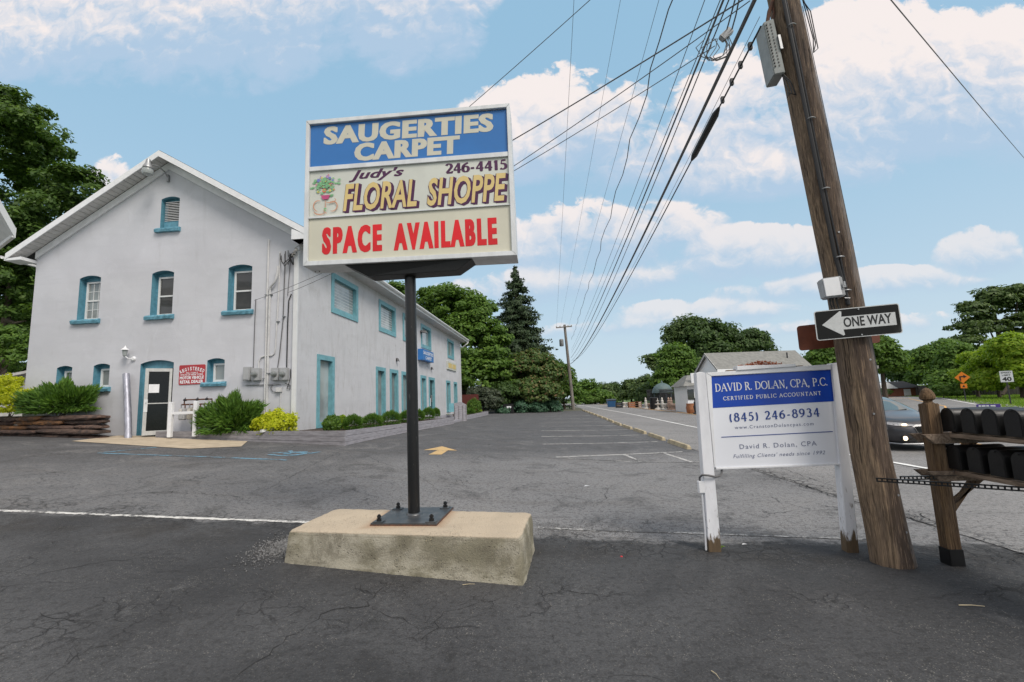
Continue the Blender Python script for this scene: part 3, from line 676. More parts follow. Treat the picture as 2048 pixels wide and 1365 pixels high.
def serif(mb, s, o, ux, uz, x0, x1, z0, cap, z1=None, thick=.15, thin=.055, n=Vector((0,-1,0)), off=0, track=.05, slant=0):
    tot = sum(GL[c][0]+track for c in s)-track; sx = (x1-x0)/tot; dz = ((z1 if z1 is not None else z0)-z0)/(x1-x0); cx_ = 0; k = 0
    for c in s:
        wd, strokes = GL[c]
        for pts, mode in strokes:
            P = [Vector(p) for p in pts]; L = []
            for i, p in enumerate(P):
                d = P[min(i+1, len(P)-1)]-P[max(i-1, 0)]
                if d.length < 1e-6: continue
                d.normalize(); nn = Vector((-d.y, d.x))
                t_ = {'k': thick, 'n': thin, 's': thin*1.1, 'k2': thick*.75, 'k3': max(thin, thick*.55)}.get(mode) or (thin+(thick-thin)*abs(d.y)**1.4)
                for q in (p+nn*t_/2, p-nn*t_/2):
                    x = x0+(cx_+q.x)*sx+slant*q.y*cap; L.append(o+ux*x+uz*(z0+q.y*cap+(x-x0)*dz)+n*(off+.00012*(k % 9)))
            mb.add(L, [(2*i, 2*i+1, 2*i+3, 2*i+2) for i in range(len(L)//2-1)]); k += 1
        cx_ += wd+track
    return mb

# ---------------------------------------------------------------- pylon sign on its concrete block
blk = thing('concrete_block', 'weathered concrete block carrying the black post of the tall sign', 'concrete block', (-1.6, 4.9, 0))
def stone_box(mb, b4, t4, nx, ny, nz, amp, seed):
    rs = random.Random(seed)
    bmm = bmesh.new()
    V = [Vector(p) for p in list(b4)+list(t4)]
    def tri(u, v_, w_):
        a = V[0].lerp(V[1], u); b = V[3].lerp(V[2], u); c = V[4].lerp(V[5], u); d = V[7].lerp(V[6], u)
        return a.lerp(b, v_).lerp(c.lerp(d, v_), w_)
    idx = {}
    vs, fs = [], []
    def vid(i, j, k):
        if (i, j, k) not in idx:
            p = tri(i/nx, j/ny, k/nz)
            e = (i in (0, nx))+(j in (0, ny))+(k == nz)
            cc = tri(.5, .5, .5); q = p.copy()
            if e >= 2: q = p.lerp(cc, .012*(e-1)); q.z = p.z-(.008*(e-1) if k == nz else 0)
            if k < nz or e >= 2: q += Vector((rs.uniform(-amp, amp), rs.uniform(-amp, amp), rs.uniform(-amp, amp)*.5))
            idx[(i, j, k)] = len(vs); vs.append(q)
        return idx[(i, j, k)]
    for i in range(nx):
        for j in range(ny): fs.append((vid(i,j,nz), vid(i+1,j,nz), vid(i+1,j+1,nz), vid(i,j+1,nz)))
    for k in range(nz):
        for i in range(nx):
            fs.append((vid(i,0,k), vid(i+1,0,k), vid(i+1,0,k+1), vid(i,0,k+1))); fs.append((vid(i+1,ny,k), vid(i,ny,k), vid(i,ny,k+1), vid(i+1,ny,k+1)))
        for j in range(ny):
            fs.append((vid(0,j+1,k), vid(0,j,k), vid(0,j,k+1), vid(0,j+1,k+1))); fs.append((vid(nx,j,k), vid(nx,j+1,k), vid(nx,j+1,k+1), vid(nx,j,k+1)))
    mb.add(vs, fs)
mb = MB(); stone_box(mb, [(-2.80,4.60,-.2),(-.34,4.24,-.2),(-.29,5.25,-.2),(-2.76,5.64,-.2)], [(-2.75,4.63,.4),(-.36,4.28,.4),(-.30,5.21,.4),(-2.72,5.60,.4)], 40, 14, 10, .006, 3)
build('block_body', mb, M['concrete'], blk, smooth=True)
mb = MB()
for k in range(26):
    x = random.uniform(-2.7, -.4); yy = 4.63-(x+2.75)*.146
    mb.ball((x, yy-.002, random.uniform(.02, .36)), random.uniform(.003, .007), .004, random.uniform(.003, .006), 6, 4)
tag(build('aggregate', mb, M['stop'], blk), kind='stuff')

ps = thing('pylon_sign', 'tall roadside sign with blue SAUGERTIES CARPET panel on a black post', 'sign', (-1.59, 5.12, .402))
mb = MB(); mb.prism([(-1.935,4.755),(-1.235,4.705),(-1.225,5.435),(-1.925,5.425)], lambda x, y: Vector((x, y, .403)), Vector((0,0,.022))); build('base_plate', mb, [M['plate']], ps, bevel=.003)
mb = MB(); mb.prism([(-1.938,4.752),(-1.232,4.702),(-1.222,5.438),(-1.928,5.428)], lambda x, y: Vector((x, y, .4015)), Vector((0,0,.011))); build('rusted_plate_edge', mb, M['rust'], ps)
mb = MB(); mb.tube([(-1.59,5.12,.425),(-1.60,5.12,3.16)], .0635, 24); build('post', mb, M['black_steel'], ps, smooth=True)
mb = MB(); mb.lathe((-1.59,5.12,.425), [(.085,0),(.082,.006),(.068,.016)], 24); build('weld_ring', mb, M['plate'], ps, smooth=True)
for i, (x, y) in enumerate([(-1.86,4.80),(-1.30,4.765),(-1.30,5.36),(-1.85,5.36)]):
    mb = MB(); mb.tube([(x,y,.42),(x,y,.50)], .012, 8)
    b = build('anchor_bolt', mb, M['black_flat'], ps)
    mb = MB(); mb.lathe((x,y,.437), [(.026,0),(.026,.024)], 6); mb.lathe((x,y,.470), [(.022,0),(.022,.02)], 6); build('nut', mb, M['black_flat'], b)
    mb = MB(); mb.prism([(x-.055,y-.04),(x+.05,y-.045),(x+.052,y+.04),(x-.052,y+.042)], lambda a, c: Vector((a, c, .4265)), Vector((0,0,.010))); build('washer_plate', mb, M['plate'], b)
SA = R(1.0); SU = Vector((math.cos(SA), math.sin(SA), 0)); SN = Vector((math.sin(SA), -math.cos(SA), 0)); UZ = Vector((0,0,1)); SO = Vector((-1.57, 4.92, 0))
SB = -SN   # towards the back
def sz(x, z):                          # the cabinet hangs very slightly low to the right at its foot
    return SO+SU*x+UZ*z
mb = MB(); mb.obox(SO, SU, SB, UZ, -1.175, 1.20, .045, .29, 3.235, 4.985); build('cabinet', mb, M['alu_paint'], ps)
# outer frame: four bars that stand proud of the faces
def bar(p0, p1, p2, p3, y0, y1, name='frame_bar', mat_='alu_paint', bev=.004):
    mb = MB(); F = [SO+SU*x+UZ*z for x, z in (p0, p1, p2, p3)]
    mb.hexa([p+SB*y0 for p in F], [p+SB*y1 for p in F]); return build(name, mb, M[mat_], ps, bevel=bev)
bar((-1.205,5.010),(1.228,5.014),(1.190,4.966),(-1.160,4.958), -.012, .30)
bar((-1.212,3.224),(1.237,3.196),(1.182,3.250),(-1.160,3.277), -.012, .31)
bar((-1.205,5.009),(-1.161,4.957),(-1.161,3.278),(-1.212,3.225), -.010, .30)
bar((1.228,5.012),(1.191,4.965),(1.183,3.251),(1.237,3.197), -.010, .30)
def panel(name, z0l, z0r, z1, mat_):
    mb = MB(); F = [SO+SU*x+UZ*z for x, z in ((-1.158,z0l),(1.184,z0r),(1.188,z1),(-1.158,z1))]
    mb.hexa([p+SB*.020 for p in F], [p+SB*.043 for p in F]); return build(name, mb, M[mat_], ps)
p_top = panel('sign_face', 4.426, 4.428, 4.956, 'sign_blue'); p_mid = panel('sign_face', 3.812, 3.796, 4.370, 'sign_ivory'); p_low = panel('sign_face', 3.279, 3.252, 3.790, 'sign_cream')
bar((-1.160,4.370),(1.184,4.370),(1.185,4.427),(-1.160,4.425), -.002, .043, 'divider_bar', bev=.003)
bar((-1.162,3.790),(1.182,3.790),(1.182,3.800),(-1.162,3.812), .002, .043, 'divider_bar', bev=.002)
FN = SN; FO = -.018
def LT(parent, s, x0, x1, z0, cap, mat_, z1=None, sm=0, **k):
    mb = MB(); of_ = k.pop('off', FO)
    for j, dx in enumerate((0,) if not sm else (-sm, 0, sm)): letters(mb, s, SO, SU, UZ, x0+sm+dx, x1-sm+dx, z0, cap, n=FN, off=of_+.00016*j, z1=z1, **k)
    return build('lettering', mb, M[mat_], parent)
LT(p_top, 'SAUGERTIES', -1.00, 1.03, 4.712, .212, 'let_cream', offset=.040, spacing=1.10, shear=.04, sm=.008)
LT(p_top, 'CARPET', -.625, .635, 4.474, .208, 'let_cream', offset=.040, spacing=1.10, shear=.04, sm=.008)
LT(p_mid, "Judy's", -.69, -.03, 4.243, .105, 'let_purple', offset=.022, shear=.35, spacing=1.04, sm=.003)
mb = MB(); serif(mb, '246-4415', SO, SU, UZ, .457, 1.165, 4.228, .113, thick=.26, thin=.12, n=FN, off=FO); build('lettering', mb, M['let_purple'], p_mid)
for (s, a, b, z0) in (('FLORAL', -.755, .115, 3.868), ('SHOPPE', .235, 1.15, 3.862)):
    for j, (dx, dz, of, cl) in enumerate(((.028,-.013,.052,'let_purple'), (.014,-.006,.052,'let_purple'), (0,0,.052,'let_purple'), (0,0,.024,'let_gold'))):
        LT(p_mid, s, a+dx-(of-.024)*.20, b+dx+(of-.024)*.20, z0+dz, .318, cl, offset=of, shear=.20, spacing=1.04, off=FO+.0009*j)
LT(p_low, 'SPACE', -1.003, -.295, 3.374, .300, 'let_red', z1=3.372, offset=.044, spacing=1.34, sm=.0075)
LT(p_low, 'AVAILABLE', -.160, 1.026, 3.366, .298, 'let_red', z1=3.360, offset=.044, spacing=1.34, sm=.0075)
# flower bouquet drawing on the middle panel: flat printed shapes
def disc(mb, x, z, r, off, seg=10, wob=.2, sq=1.0):
    ph = random.uniform(0, 6)
    mb.add([SO+SU*(x+r*(1+wob*math.sin(5*t+ph))*math.cos(t))+UZ*(z+sq*r*(1+wob*math.sin(5*t+ph))*math.sin(t))+FN*off for t in [2*math.pi*i/seg for i in range(seg)]], [list(range(seg))])
BX, BZ = -.965, 4.20
def bq(name, mat_, items, off, **k):
    mb = MB()
    for i, (x, z, r) in enumerate(items): disc(mb, BX+x, BZ+z, r, off+.00015*i, 15, **k)
    tag(build(name, mb, M[mat_], p_mid), kind='stuff')
bq('printed_leaves', 'fl_green', [(random.gauss(0,.062), random.gauss(-.01,.05), random.uniform(.010,.022)) for _ in range(90)]+[(0,-.30,.018),(.0,-.325,.012)], -.0178, sq=.6, wob=.35)
bq('printed_flowers', 'fl_orange', [(-.045,-.02,.022),(.045,-.015,.022),(-.015,-.075,.024),(.10,-.07,.010)], -.0118)
bq('printed_flowers', 'fl_blue', [(-.085,.055,.022),(.05,.075,.016),(.085,.045,.013)], -.0110)
bq('printed_flowers', 'fl_lilac', [(.002,-.028,.020),(.02,.095,.018),(-.06,.10,.010)], -.0102)
bq('printed_flowers', 'fl_yellow', [(-.085,-.085,.015),(.055,-.08,.015),(-.045,.085,.012),(.0,.04,.011)], -.0094)
bq('printed_flowers', 'fl_pink', [(.035,.115,.010),(-.11,.0,.010),(.075,.005,.009),(-.055,.04,.010)], -.0086)
mb = MB(); mb.add([SO+SU*(BX+x)+UZ*(BZ+z)+FN*(-.0075) for x, z in ((-.055,-.135),(.058,-.132),(.035,-.185),(-.030,-.185))], [(0,1,2,3)]); build('printed_pot', mb, M['pot_pink'], p_mid)
def rib(mb, pts, wd, off):
    L = []
    for i, p in enumerate(pts):
        a = Vector(pts[max(i-1,0)]); b = Vector(pts[min(i+1,len(pts)-1)]); d = (b-a).normalized(); nn = Vector((-d.y, d.x)); ww = wd*(.35+.65*math.sin(math.pi*(i+.5)/len(pts)))
        for s_ in (1,-1): q = Vector(p)+nn*ww/2*s_; L.append(SO+SU*(BX+q.x)+UZ*(BZ+q.y)+FN*off)
    mb.add(L, [(2*i,2*i+1,2*i+3,2*i+2) for i in range(len(pts)-1)])
mb = MB()
rib(mb, _arc(-.085,-.26,.055,.065,60,260,10), .012, -.0070); rib(mb, _arc(.085,-.275,.06,.06,120,-110,12), .013, -.0065); rib(mb, _arc(-.06,-.33,.07,.035,170,330,10), .013, -.0060)
rib(mb, _arc(.06,-.20,.065,.03,200,400,10), .010, -.0055); rib(mb, [(0,-.20),(.005,-.27),(-.015,-.33),(.02,-.36)], .010, -.0050)
build('printed_ribbon', mb, M['ribbon'], p_mid)
# saddle under the cabinet
mb = MB(); T4 = [(-2.31,4.93,3.221),(-.82,4.96,3.213),(-.82,5.22,3.213),(-2.31,5.22,3.221)]; B4 = [(-2.05,4.98,3.08),(-1.02,4.98,3.08),(-1.02,5.20,3.08),(-2.05,5.20,3.08)]
mb.hexa(B4, T4); build('saddle', mb, M['black_flat'], ps, bevel=.004)
mb = MB()
for x in (-1.17, -1.12, 1.13, 1.18): mb.lathe(SO+SU*x+UZ*3.216+SB*.2, [(.008,0),(.008,-.006)], 6)
tag(build('screws', mb, M['black_flat'], ps), kind='stuff')

# ---------------------------------------------------------------- accountant's sign board
ds = thing('board_sign', 'white board sign on two posts reading DAVID R. DOLAN, CPA', 'sign', (2.2, 5.08, 0))
DA = R(-3); DU = Vector((math.cos(DA), math.sin(DA), 0)); DN = Vector((math.sin(DA), -math.cos(DA), 0)); DB = -DN; DO = Vector((2.2, 5.08, 0))
def dprism(name, poly, y0, y1, mat_, parent=ds, bevel=.003):
    mb = MB(); F = [DO+DU*x+UZ*z for x, z in poly]; mb.add([p+DB*y0 for p in F]+[p+DB*y1 for p in F], [list(range(len(F)))[::-1], list(range(len(F), 2*len(F)))]+[(i, (i+1) % len(F), len(F)+(i+1) % len(F), len(F)+i) for i in range(len(F))])
    return build(name, mb, M[mat_], parent, bevel=bevel)
dprism('post', [(-.722,-.04),(-.598,-.04),(-.590,1.815),(-.640,1.828),(-.688,1.818)], -.03, .085, 'peel', bevel=.006)
dprism('post', [(.572,-.06),(.680,-.06),(.737,1.840),(.700,1.856),(.652,1.852)], -.028, .085, 'peel', bevel=.006)
frm = dprism('trim_board', [(-.585,1.816),(.645,1.843),(.643,1.789),(-.529,1.777)], -.022, .05, 'white')
dprism('trim_board', [(-.588,.828),(-.575,.832),(-.531,1.776),(-.586,1.815)], -.022, .05, 'white')
dprism('trim_board', [(-.572,.810),(.655,.832),(.655,.851),(-.572,.829)], -.020, .05, 'white')
pan = dprism('sign_panel', [(-.571,.830),(.638,.851),(.645,1.787),(-.530,1.776)], -.008, .03, 'dolan_white', bevel=0)
dprism('backing_board', [(-.58,.825),(.645,.848),(.645,1.81),(-.58,1.79)], .032, .048, 'white', bevel=0)
mb = MB(); mb.add([DO+DU*x+UZ*z+DN*.0100 for x, z in ((-.545,1.4415),(.636,1.4655),(.643,1.7865),(-.531,1.7760))], [(0,1,2,3)]); build('blue_band', mb, M['dolan_blue'], pan)
def DL(s, x0, x1, z0, z1, cap, mat_, fn=letters, off=.0120, **k):
    mb = MB(); fn(mb, s, DO, DU, UZ, x0, x1, z0, cap, z1=z1, n=DN, off=off, **k); return build('lettering', mb, M[mat_], pan)
DL('DAVID R. DOLAN, CPA, P.C.', -.505, .600, 1.613, 1.630, .079, 'let_white', fn=serif, thick=.16, thin=.075, track=.03)
DL('CERTIFIED PUBLIC ACCOUNTANT', -.432, .523, 1.518, 1.536, .037, 'let_white', fn=serif, thick=.17, thin=.11, track=.20)
DL('(845) 246-8934', -.392, .486, 1.296, 1.322, .083, 'let_navy', fn=serif, thick=.18, thin=.11, track=.20)
DL('www.CranstonDolancpas.com', -.345, .418, 1.217, 1.232, .033, 'let_slate', spacing=1.25, off=.0105)
dprism('rule_line', [(-.487,1.134),(.590,1.159),(.590,1.167),(-.487,1.142)], -.0105, -.009, 'let_navy', pan, bevel=0)
DL('David R. Dolan, CPA', -.317, .424, 1.013, 1.028, .046, 'let_slate', spacing=1.2, off=.0105)
DL("Fulfilling Clients' needs since 1992", -.389, .494, .922, .941, .036, 'let_slate', shear=.3, spacing=1.15, off=.0105)
# cap shelf with dead leaves, loose corners
dprism('top_ledge', [(-.272,1.824),(.308,1.836),(.305,1.862),(-.268,1.872)], -.035, .10, 'white')
mb = MB(); mb.obox(DO, DU, DB, UZ, -.36, -.275, .0, .07, 1.822, 1.834); mb.obox(DO, DU, DB, UZ, .315, .39, .0, .07, 1.838, 1.846); build('rotten_cap', mb, M['post_wood'], ds)
mb = MB()
for k in range(260):
    x = random.gauss(-.02, .11); x = max(-.22, min(.18, x)); y = random.uniform(-.02, .09); z = 1.870+random.random()*.050*(1-abs(x+.02)/.25)
    c = DO+DU*x+DB*y+UZ*z; a = Vector((random.gauss(0,1), random.gauss(0,1), random.gauss(0,.4))).normalized()*.020; b = Vector((random.gauss(0,1), random.gauss(0,1), random.gauss(0,.6))).normalized()*.007
    mb.add([c-a, c-b, c+a, c+b], [(0,1,2,3)])
me_ = build('dead_leaves', mb, M['dead_leaf'], loc=tuple(DO+UZ*1.87)); tag(me_, 'heap of dry reddish leaves lying on top of the white board sign', 'dead leaves', kind='stuff')
at_ = me_.data.attributes.new('rnd', 'FLOAT', 'FACE'); at_.data.foreach_set('value', rng.random(len(me_.data.polygons)).astype(np.float32))
# conduit and box on its left post
mb = MB(); mb.obox(DO, DU, DB, UZ, -.765, -.690, -.03, .03, .575, .700); bx = build('junction_box', mb, M['white'], ds, bevel=.008)
mb = MB(); mb.tube([DO+DU*(-.728)+UZ*.575, DO+DU*(-.730)+UZ*.2, DO+DU*(-.738)+UZ*.01], .011, 8); build('conduit', mb, M['white'], ds, smooth=True)
pts = [(-.742,.70,-.01),(-.744,.735,-.02),(-.72,.765,-.05),(-.66,.760,-.06),(-.60,.745,-.05),(-.545,.745,-.02),(-.515,.775,.0),(-.508,.83,.01)]
mb = MB(); mb.tube([DO+DU*a+UZ*b+DB*c for a, b, c in pts], .0105, 8); build('flex_cable', mb, M['cable_grey'], ds, smooth=True)

# ---------------------------------------------------------------- leaning utility pole
def pole_c(z): return Vector((np.interp(z, [-.3, 0, 1, 2.45, 5.8, 10.5], [3.02, 2.998, 2.928, 2.895, 2.682, 2.385]), 4.74, z))
def pole_r(z): return float(np.interp(z, [-.3, 0, .25, 1, 2.45, 5.8, 10.5], [.178, .172, .162, .155, .142, .142, .122]))
up = thing('utility_pole', 'leaning brown timber utility pole beside the white board sign', 'utility pole', (3.0, 4.74, 0))
mb = MB(); zz = [-.25+10.75*i/90 for i in range(91)]; b0 = 0; seg = 48
for i, z in enumerate(zz):
    c = pole_c(z); r = pole_r(z)
    for k in range(seg):
        t = 2*math.pi*k/seg
        g = 1+.018*math.sin(9*t+z*.7)+.012*math.sin(17*t+2-z*.4)+.010*math.sin(3*t+z)
        if 1.9 < (t % 6.283) < 2.1: g -= .03
        mb.v.append((c.x+r*g*math.cos(t), c.y+r*g*math.sin(t), z))
for i in range(90):
    for k in range(seg):
        k2 = (k+1) % seg; mb.f.append([i*seg+k, i*seg+k2, (i+1)*seg+k2, (i+1)*seg+k]); mb.mi.append(0)
mb.f.append([90*seg+k for k in range(seg)]); mb.mi.append(0)
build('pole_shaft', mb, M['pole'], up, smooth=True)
def polept(z, ang, out): c = pole_c(z); r = pole_r(z)+out; return c+Vector((math.sin(ang)*r, -math.cos(ang)*r, 0))     # ang from the camera side, + to +X
mb = MB(); mb.tube([polept(z, -.55-.12*(5.8-z)/5.8+.35*(z < 2.9)*(2.9-z), .016) for z in [10, 8, 6.5, 5.8, 5, 4.2, 3.4, 2.9, 2.62, 2.5, 2.38]], .019, 8); build('riser_cable', mb, M['dark_rubber'], up, smooth=True)
mb = MB(); mb.tube([polept(z, -.40+.03*math.sin(z*3), .012) for z in [10, 7, 5.8, 5, 4, 3.3, 2.8, 2.5]], .009, 6); build('riser_cable', mb, M['dark_rubber'], up, smooth=True)
mb = MB(); mb.tube([polept(z, .95, .006) for z in [5.6, 4.5, 3, 2, 1.2]], .0035, 5); build('ground_wire', mb, M['cable_grey'], up)
for z in (5.35, 4.3, 3.55, 2.85, 2.52):
    a0 = -.60
    mb = MB(); mb.tube([polept(z, a0+.06*i-.09, .010+.028*math.sin(math.pi*i/9)) for i in range(10)], .006, 6); build('cable_clip', mb, M['galv'], up)
for z in (1.85, 1.35, .62, 3.1, .3): 
    mb = MB(); mb.lathe(polept(z, random.uniform(-.5,.9), .0), [(.010,-.004),(.010,.004)], 6, 'y'); build('nail', mb, M['galv'], up)
# wood split on the right flank
mb = MB(); P = [polept(z, 1.42, .004+.003*math.sin(i)) for i, z in enumerate([1.45,1.7,2.0])]; mb.tube(P, [.001,.007,.002], 5); build('splinter', mb, M['post_wood'], up)
# aerial equipment cabinet high on the pole
ec = thing('equipment_cabinet', 'pale vented metal cabinet high on the left of the leaning pole', 'cabinet', (2.5, 4.70, 4.86))
def skew(z): return (2.715-2.682)*0+(5.5-z)*.062
mb = MB(); mb.hexa([(2.452,4.66,4.86),(2.555,4.64,4.86),(2.57,4.86,4.86),(2.465,4.88,4.86)], [(2.405,4.66,5.47),(2.505,4.64,5.49),(2.52,4.86,5.49),(2.42,4.88,5.47)]); eb = build('cabinet_body', mb, M['cabinet_grey'], ec, bevel=.008)
mb = MB()
for j in range(2):
    for i in range(14):
        z = 5.42-i*.037; x = 2.408+(5.47-z)*.077+.014+.040*j; mb.box(x, 4.643, z, x+.010, 4.6555, z+.018)
tag(build('vent_slots', mb, M['black_flat'], eb), kind='stuff')
mb = MB(); mb.hexa([(2.53,4.625,5.12),(2.555,4.625,5.12),(2.555,4.645,5.12),(2.53,4.645,5.12)], [(2.518,4.625,5.28),(2.543,4.625,5.28),(2.543,4.645,5.28),(2.518,4.645,5.28)]); build('latch', mb, M['galv'], ec)
for dx in (0, .03, .055):
    mb = MB(); mb.tube([(2.54+dx*.3,4.68,4.86),(2.55+dx,4.66,4.76),(2.56+dx*1.3,4.65,4.66-dx),(2.545+dx*.4,4.65,4.58+dx)], .006, 6); build('cable_tail', mb, M['dark_rubber'], ec)
mb = MB(); mb.tube([(2.47,4.7,5.5),(2.50,4.7,5.62),(2.56,4.7,5.75)], .02, 8); mb.tube([(2.52,4.7,5.5),(2.545,4.7,5.6),(2.56,4.7,5.9)], .012, 6); build('mount_strap', mb, M['rust'], ec)
for k in range(3): mb = MB(); mb.tube([polept(5.9-.1*k,1.0,.01), polept(5.55,1.25,.03+.02*k), polept(5.25-.06*k,1.35,.05+.012*k), polept(5.08,1.2,.02)], .005, 6); build('loose_cable', mb, M['dark_rubber'], up, smooth=True)
# small junction box lower down
jb = thing('junction_box', 'small light grey utility box fixed low on the leaning pole', 'utility box', (2.68, 4.6, 2.44))
mb = MB(); mb.hexa([(2.595,4.52,2.445),(2.765,4.50,2.45),(2.785,4.64,2.45),(2.62,4.66,2.445)], [(2.580,4.52,2.635),(2.750,4.50,2.645),(2.77,4.64,2.645),(2.60,4.66,2.635)]); build('box_body', mb, M['meter_grey'], jb, bevel=.012, seg=3)
mb = MB(); mb.hexa([(2.592,4.512,2.455),(2.73,4.496,2.46),(2.73,4.503,2.46),(2.592,4.519,2.455)], [(2.582,4.512,2.625),(2.716,4.496,2.632),(2.716,4.503,2.632),(2.582,4.519,2.625)]); build('box_lid', mb, M['white'], jb, bevel=.006)
mb = MB(); mb.box(2.735,4.485,2.53,2.765,4.50,2.555); mb.box(2.745,4.482,2.545,2.760,4.49,2.585); build('latch', mb, M['galv'], jb)
for x in (2.66, 2.685, 2.72): 
    mb = MB(); mb.tube([(x,4.58,2.45),(x,4.58,2.40),(x+.01,4.58,2.34)], [.010,.007,.006], 6); build('cable_gland', mb, M['dark_rubber'], jb)
mb = MB(); mb.tube([(2.78,4.56,2.44),(2.83,4.56,2.435)], .005, 6); build('strap', mb, M['galv'], jb)
# one way sign
ow = thing('one_way_sign', 'black and white ONE WAY arrow sign nailed to the leaning pole', 'sign', (2.9, 4.55, 2.05))
OA = R(-5); OU0 = Vector((math.cos(OA), math.sin(OA), 0)); ON = Vector((math.sin(OA), -math.cos(OA), 0)); OO = Vector((2.9, 4.55, 0))
def rrect(x0, z0, x1, z1, r, tilt=(0,0), n=4):
    P = []
    for cx_, cz_, a in ((x1-r,z1-r,0),(x0+r,z1-r,90),(x0+r,z0+r,180),(x1-r,z0+r,270)):
        for i in range(n+1): P.append((cx_+r*math.cos(R(a+90*i/n)), cz_+r*math.sin(R(a+90*i/n))))
    return P
TL = .037
def ot(x, z, off=0): return OO+OU0*x+UZ*(z+x*TL)+ON*off
def oplate(name, poly, y0, y1, mat_, parent):
    mb = MB(); mb.prism(poly, lambda x, z: ot(x, z, y1), ON*(y0-y1)); return build(name, mb, M[mat_], parent)
ob = oplate('sign_plate', rrect(-.402, 2.063, .322, 2.344, .022), 0, .004, 'one_white', ow)
oplate('black_field', rrect(-.393, 2.071, .313, 2.336, .016), .0045, .0058, 'one_black', ob)
oplate('arrow_symbol', [(-.345,2.206),(-.180,2.324),(-.166,2.316),(-.172,2.268),(.280,2.264),(.280,2.144),(-.168,2.146),(-.160,2.098),(-.174,2.090)], .0062, .0072, 'one_white', ob)
mb = MB(); letters(mb, 'ONE WAY', OO, OU0, UZ, -.160, .246, 2.163, .088, z1=2.163+.406*TL, n=ON, off=.0082, offset=.024); build('lettering', mb, M['let_black'], ob)
for x, z in ((-.02,2.325),(-.02,2.082)): mb = MB(); mb.lathe(ot(x, z, .008), [(.008,-.003),(.008,.003)], 6, 'y'); build('bolt', mb, M['galv'], ob)
mb = MB(); mb.prism(rrect(2.50, 2.01, 3.28, 2.265, .03), lambda x, z: Vector((x, 4.915, z+(x-2.9)*.06)), Vector((0,.004,0)))
solo('brown_sign', mb, M['brown_sign'], 'back of a reddish brown sign behind the ONE WAY sign', 'sign')

# ---------------------------------------------------------------- mailbox bank
fp = thing('mailbox_stand', 'timber mailbox stand with acorn finial post and two shelves', 'mailbox stand', (3.47, 4.69, 0))
def mpost(x, y, fin=True):
    mb = MB(); mb.box(x-.055,y-.055,.12,x+.055,y+.055,1.42); build('post', mb, M['post_wood'], fp, bevel=.006)
    mb = MB(); mb.hexa([(x-.062,y-.062,-.05),(x+.062,y-.062,-.05),(x+.062,y+.062,-.05),(x-.062,y+.062,-.05)], [(x-.060,y-.060,.135),(x+.060,y-.060,.135),(x+.060,y+.060,.135),(x-.060,y+.060,.135)]); build('post_sleeve', mb, M['black_plastic'], fp, bevel=.004)
    mb = MB(); mb.lathe((x,y,1.42), [(.050,0),(.036,.010),(.033,.022),(.038,.030),(.050,.036),(.060,.048),(.0575,.056),(.061,.062),(.058,.070),(.059,.078),(.053,.088),(.053,.096),(.043,.110),(.042,.118),(.028,.132),(.014,.143),(.002,.147)], 20); build('finial', mb, M['post_wood'], fp, smooth=True)
mpost(3.475, 4.70); mpost(3.62, 3.05)
def shelf(z, yl):
    mb = MB(); mb.prism([(3.22,yl+.0),(3.40,yl+.13),(4.0,yl+.13),(4.0,yl-.03),(3.30,yl-.03)], lambda x, y: Vector((x, y, z)), Vector((0,0,.022))) 
    # cross arm through the post with a bevelled end
    mb = MB(); mb.hexa([(3.41,yl+.055,z-.085),(4.05,yl+.055,z-.085),(4.05,yl+.095,z-.085),(3.41,yl+.095,z-.085)], [(3.32,yl+.055,z),(4.05,yl+.055,z),(4.05,yl+.095,z),(3.32,yl+.095,z)]); build('cross_arm', mb, M['shelf_wood'], fp, bevel=.003)
    mb = MB(); mb.hexa([(3.41,yl-.095,z-.085),(4.05,yl-.095,z-.085),(4.05,yl-.057,z-.085),(3.41,yl-.057,z-.085)], [(3.32,yl-.095,z),(4.05,yl-.095,z),(4.05,yl-.057,z),(3.32,yl-.057,z)]); build('cross_arm', mb, M['shelf_wood'], fp, bevel=.003)
    mb = MB(); mb.box(3.535,2.9,z-.030,3.575,yl-.098,z+.006); build('front_rail', mb, M['shelf_wood'], fp, bevel=.003)
    for k in range(3): mb = MB(); mb.box(3.59+k*.15,2.9,z+.002,3.73+k*.15,yl-.06,z+.022); build('shelf_board', mb, M['shelf_wood'], fp, bevel=.002)
    mb = MB(); mb.hexa([(3.528,yl-.045,z-.36),(3.535,yl-.045,z-.30),(3.535,yl+.045,z-.30),(3.528,yl+.045,z-.36)],[(3.75,yl-.045,z-.086),(3.82,yl-.045,z-.086),(3.82,yl+.045,z-.086),(3.75,yl+.045,z-.086)]); build('brace', mb, M['post_wood'], fp, bevel=.003)
shelf(1.145, 4.70); shelf(.815, 4.70)
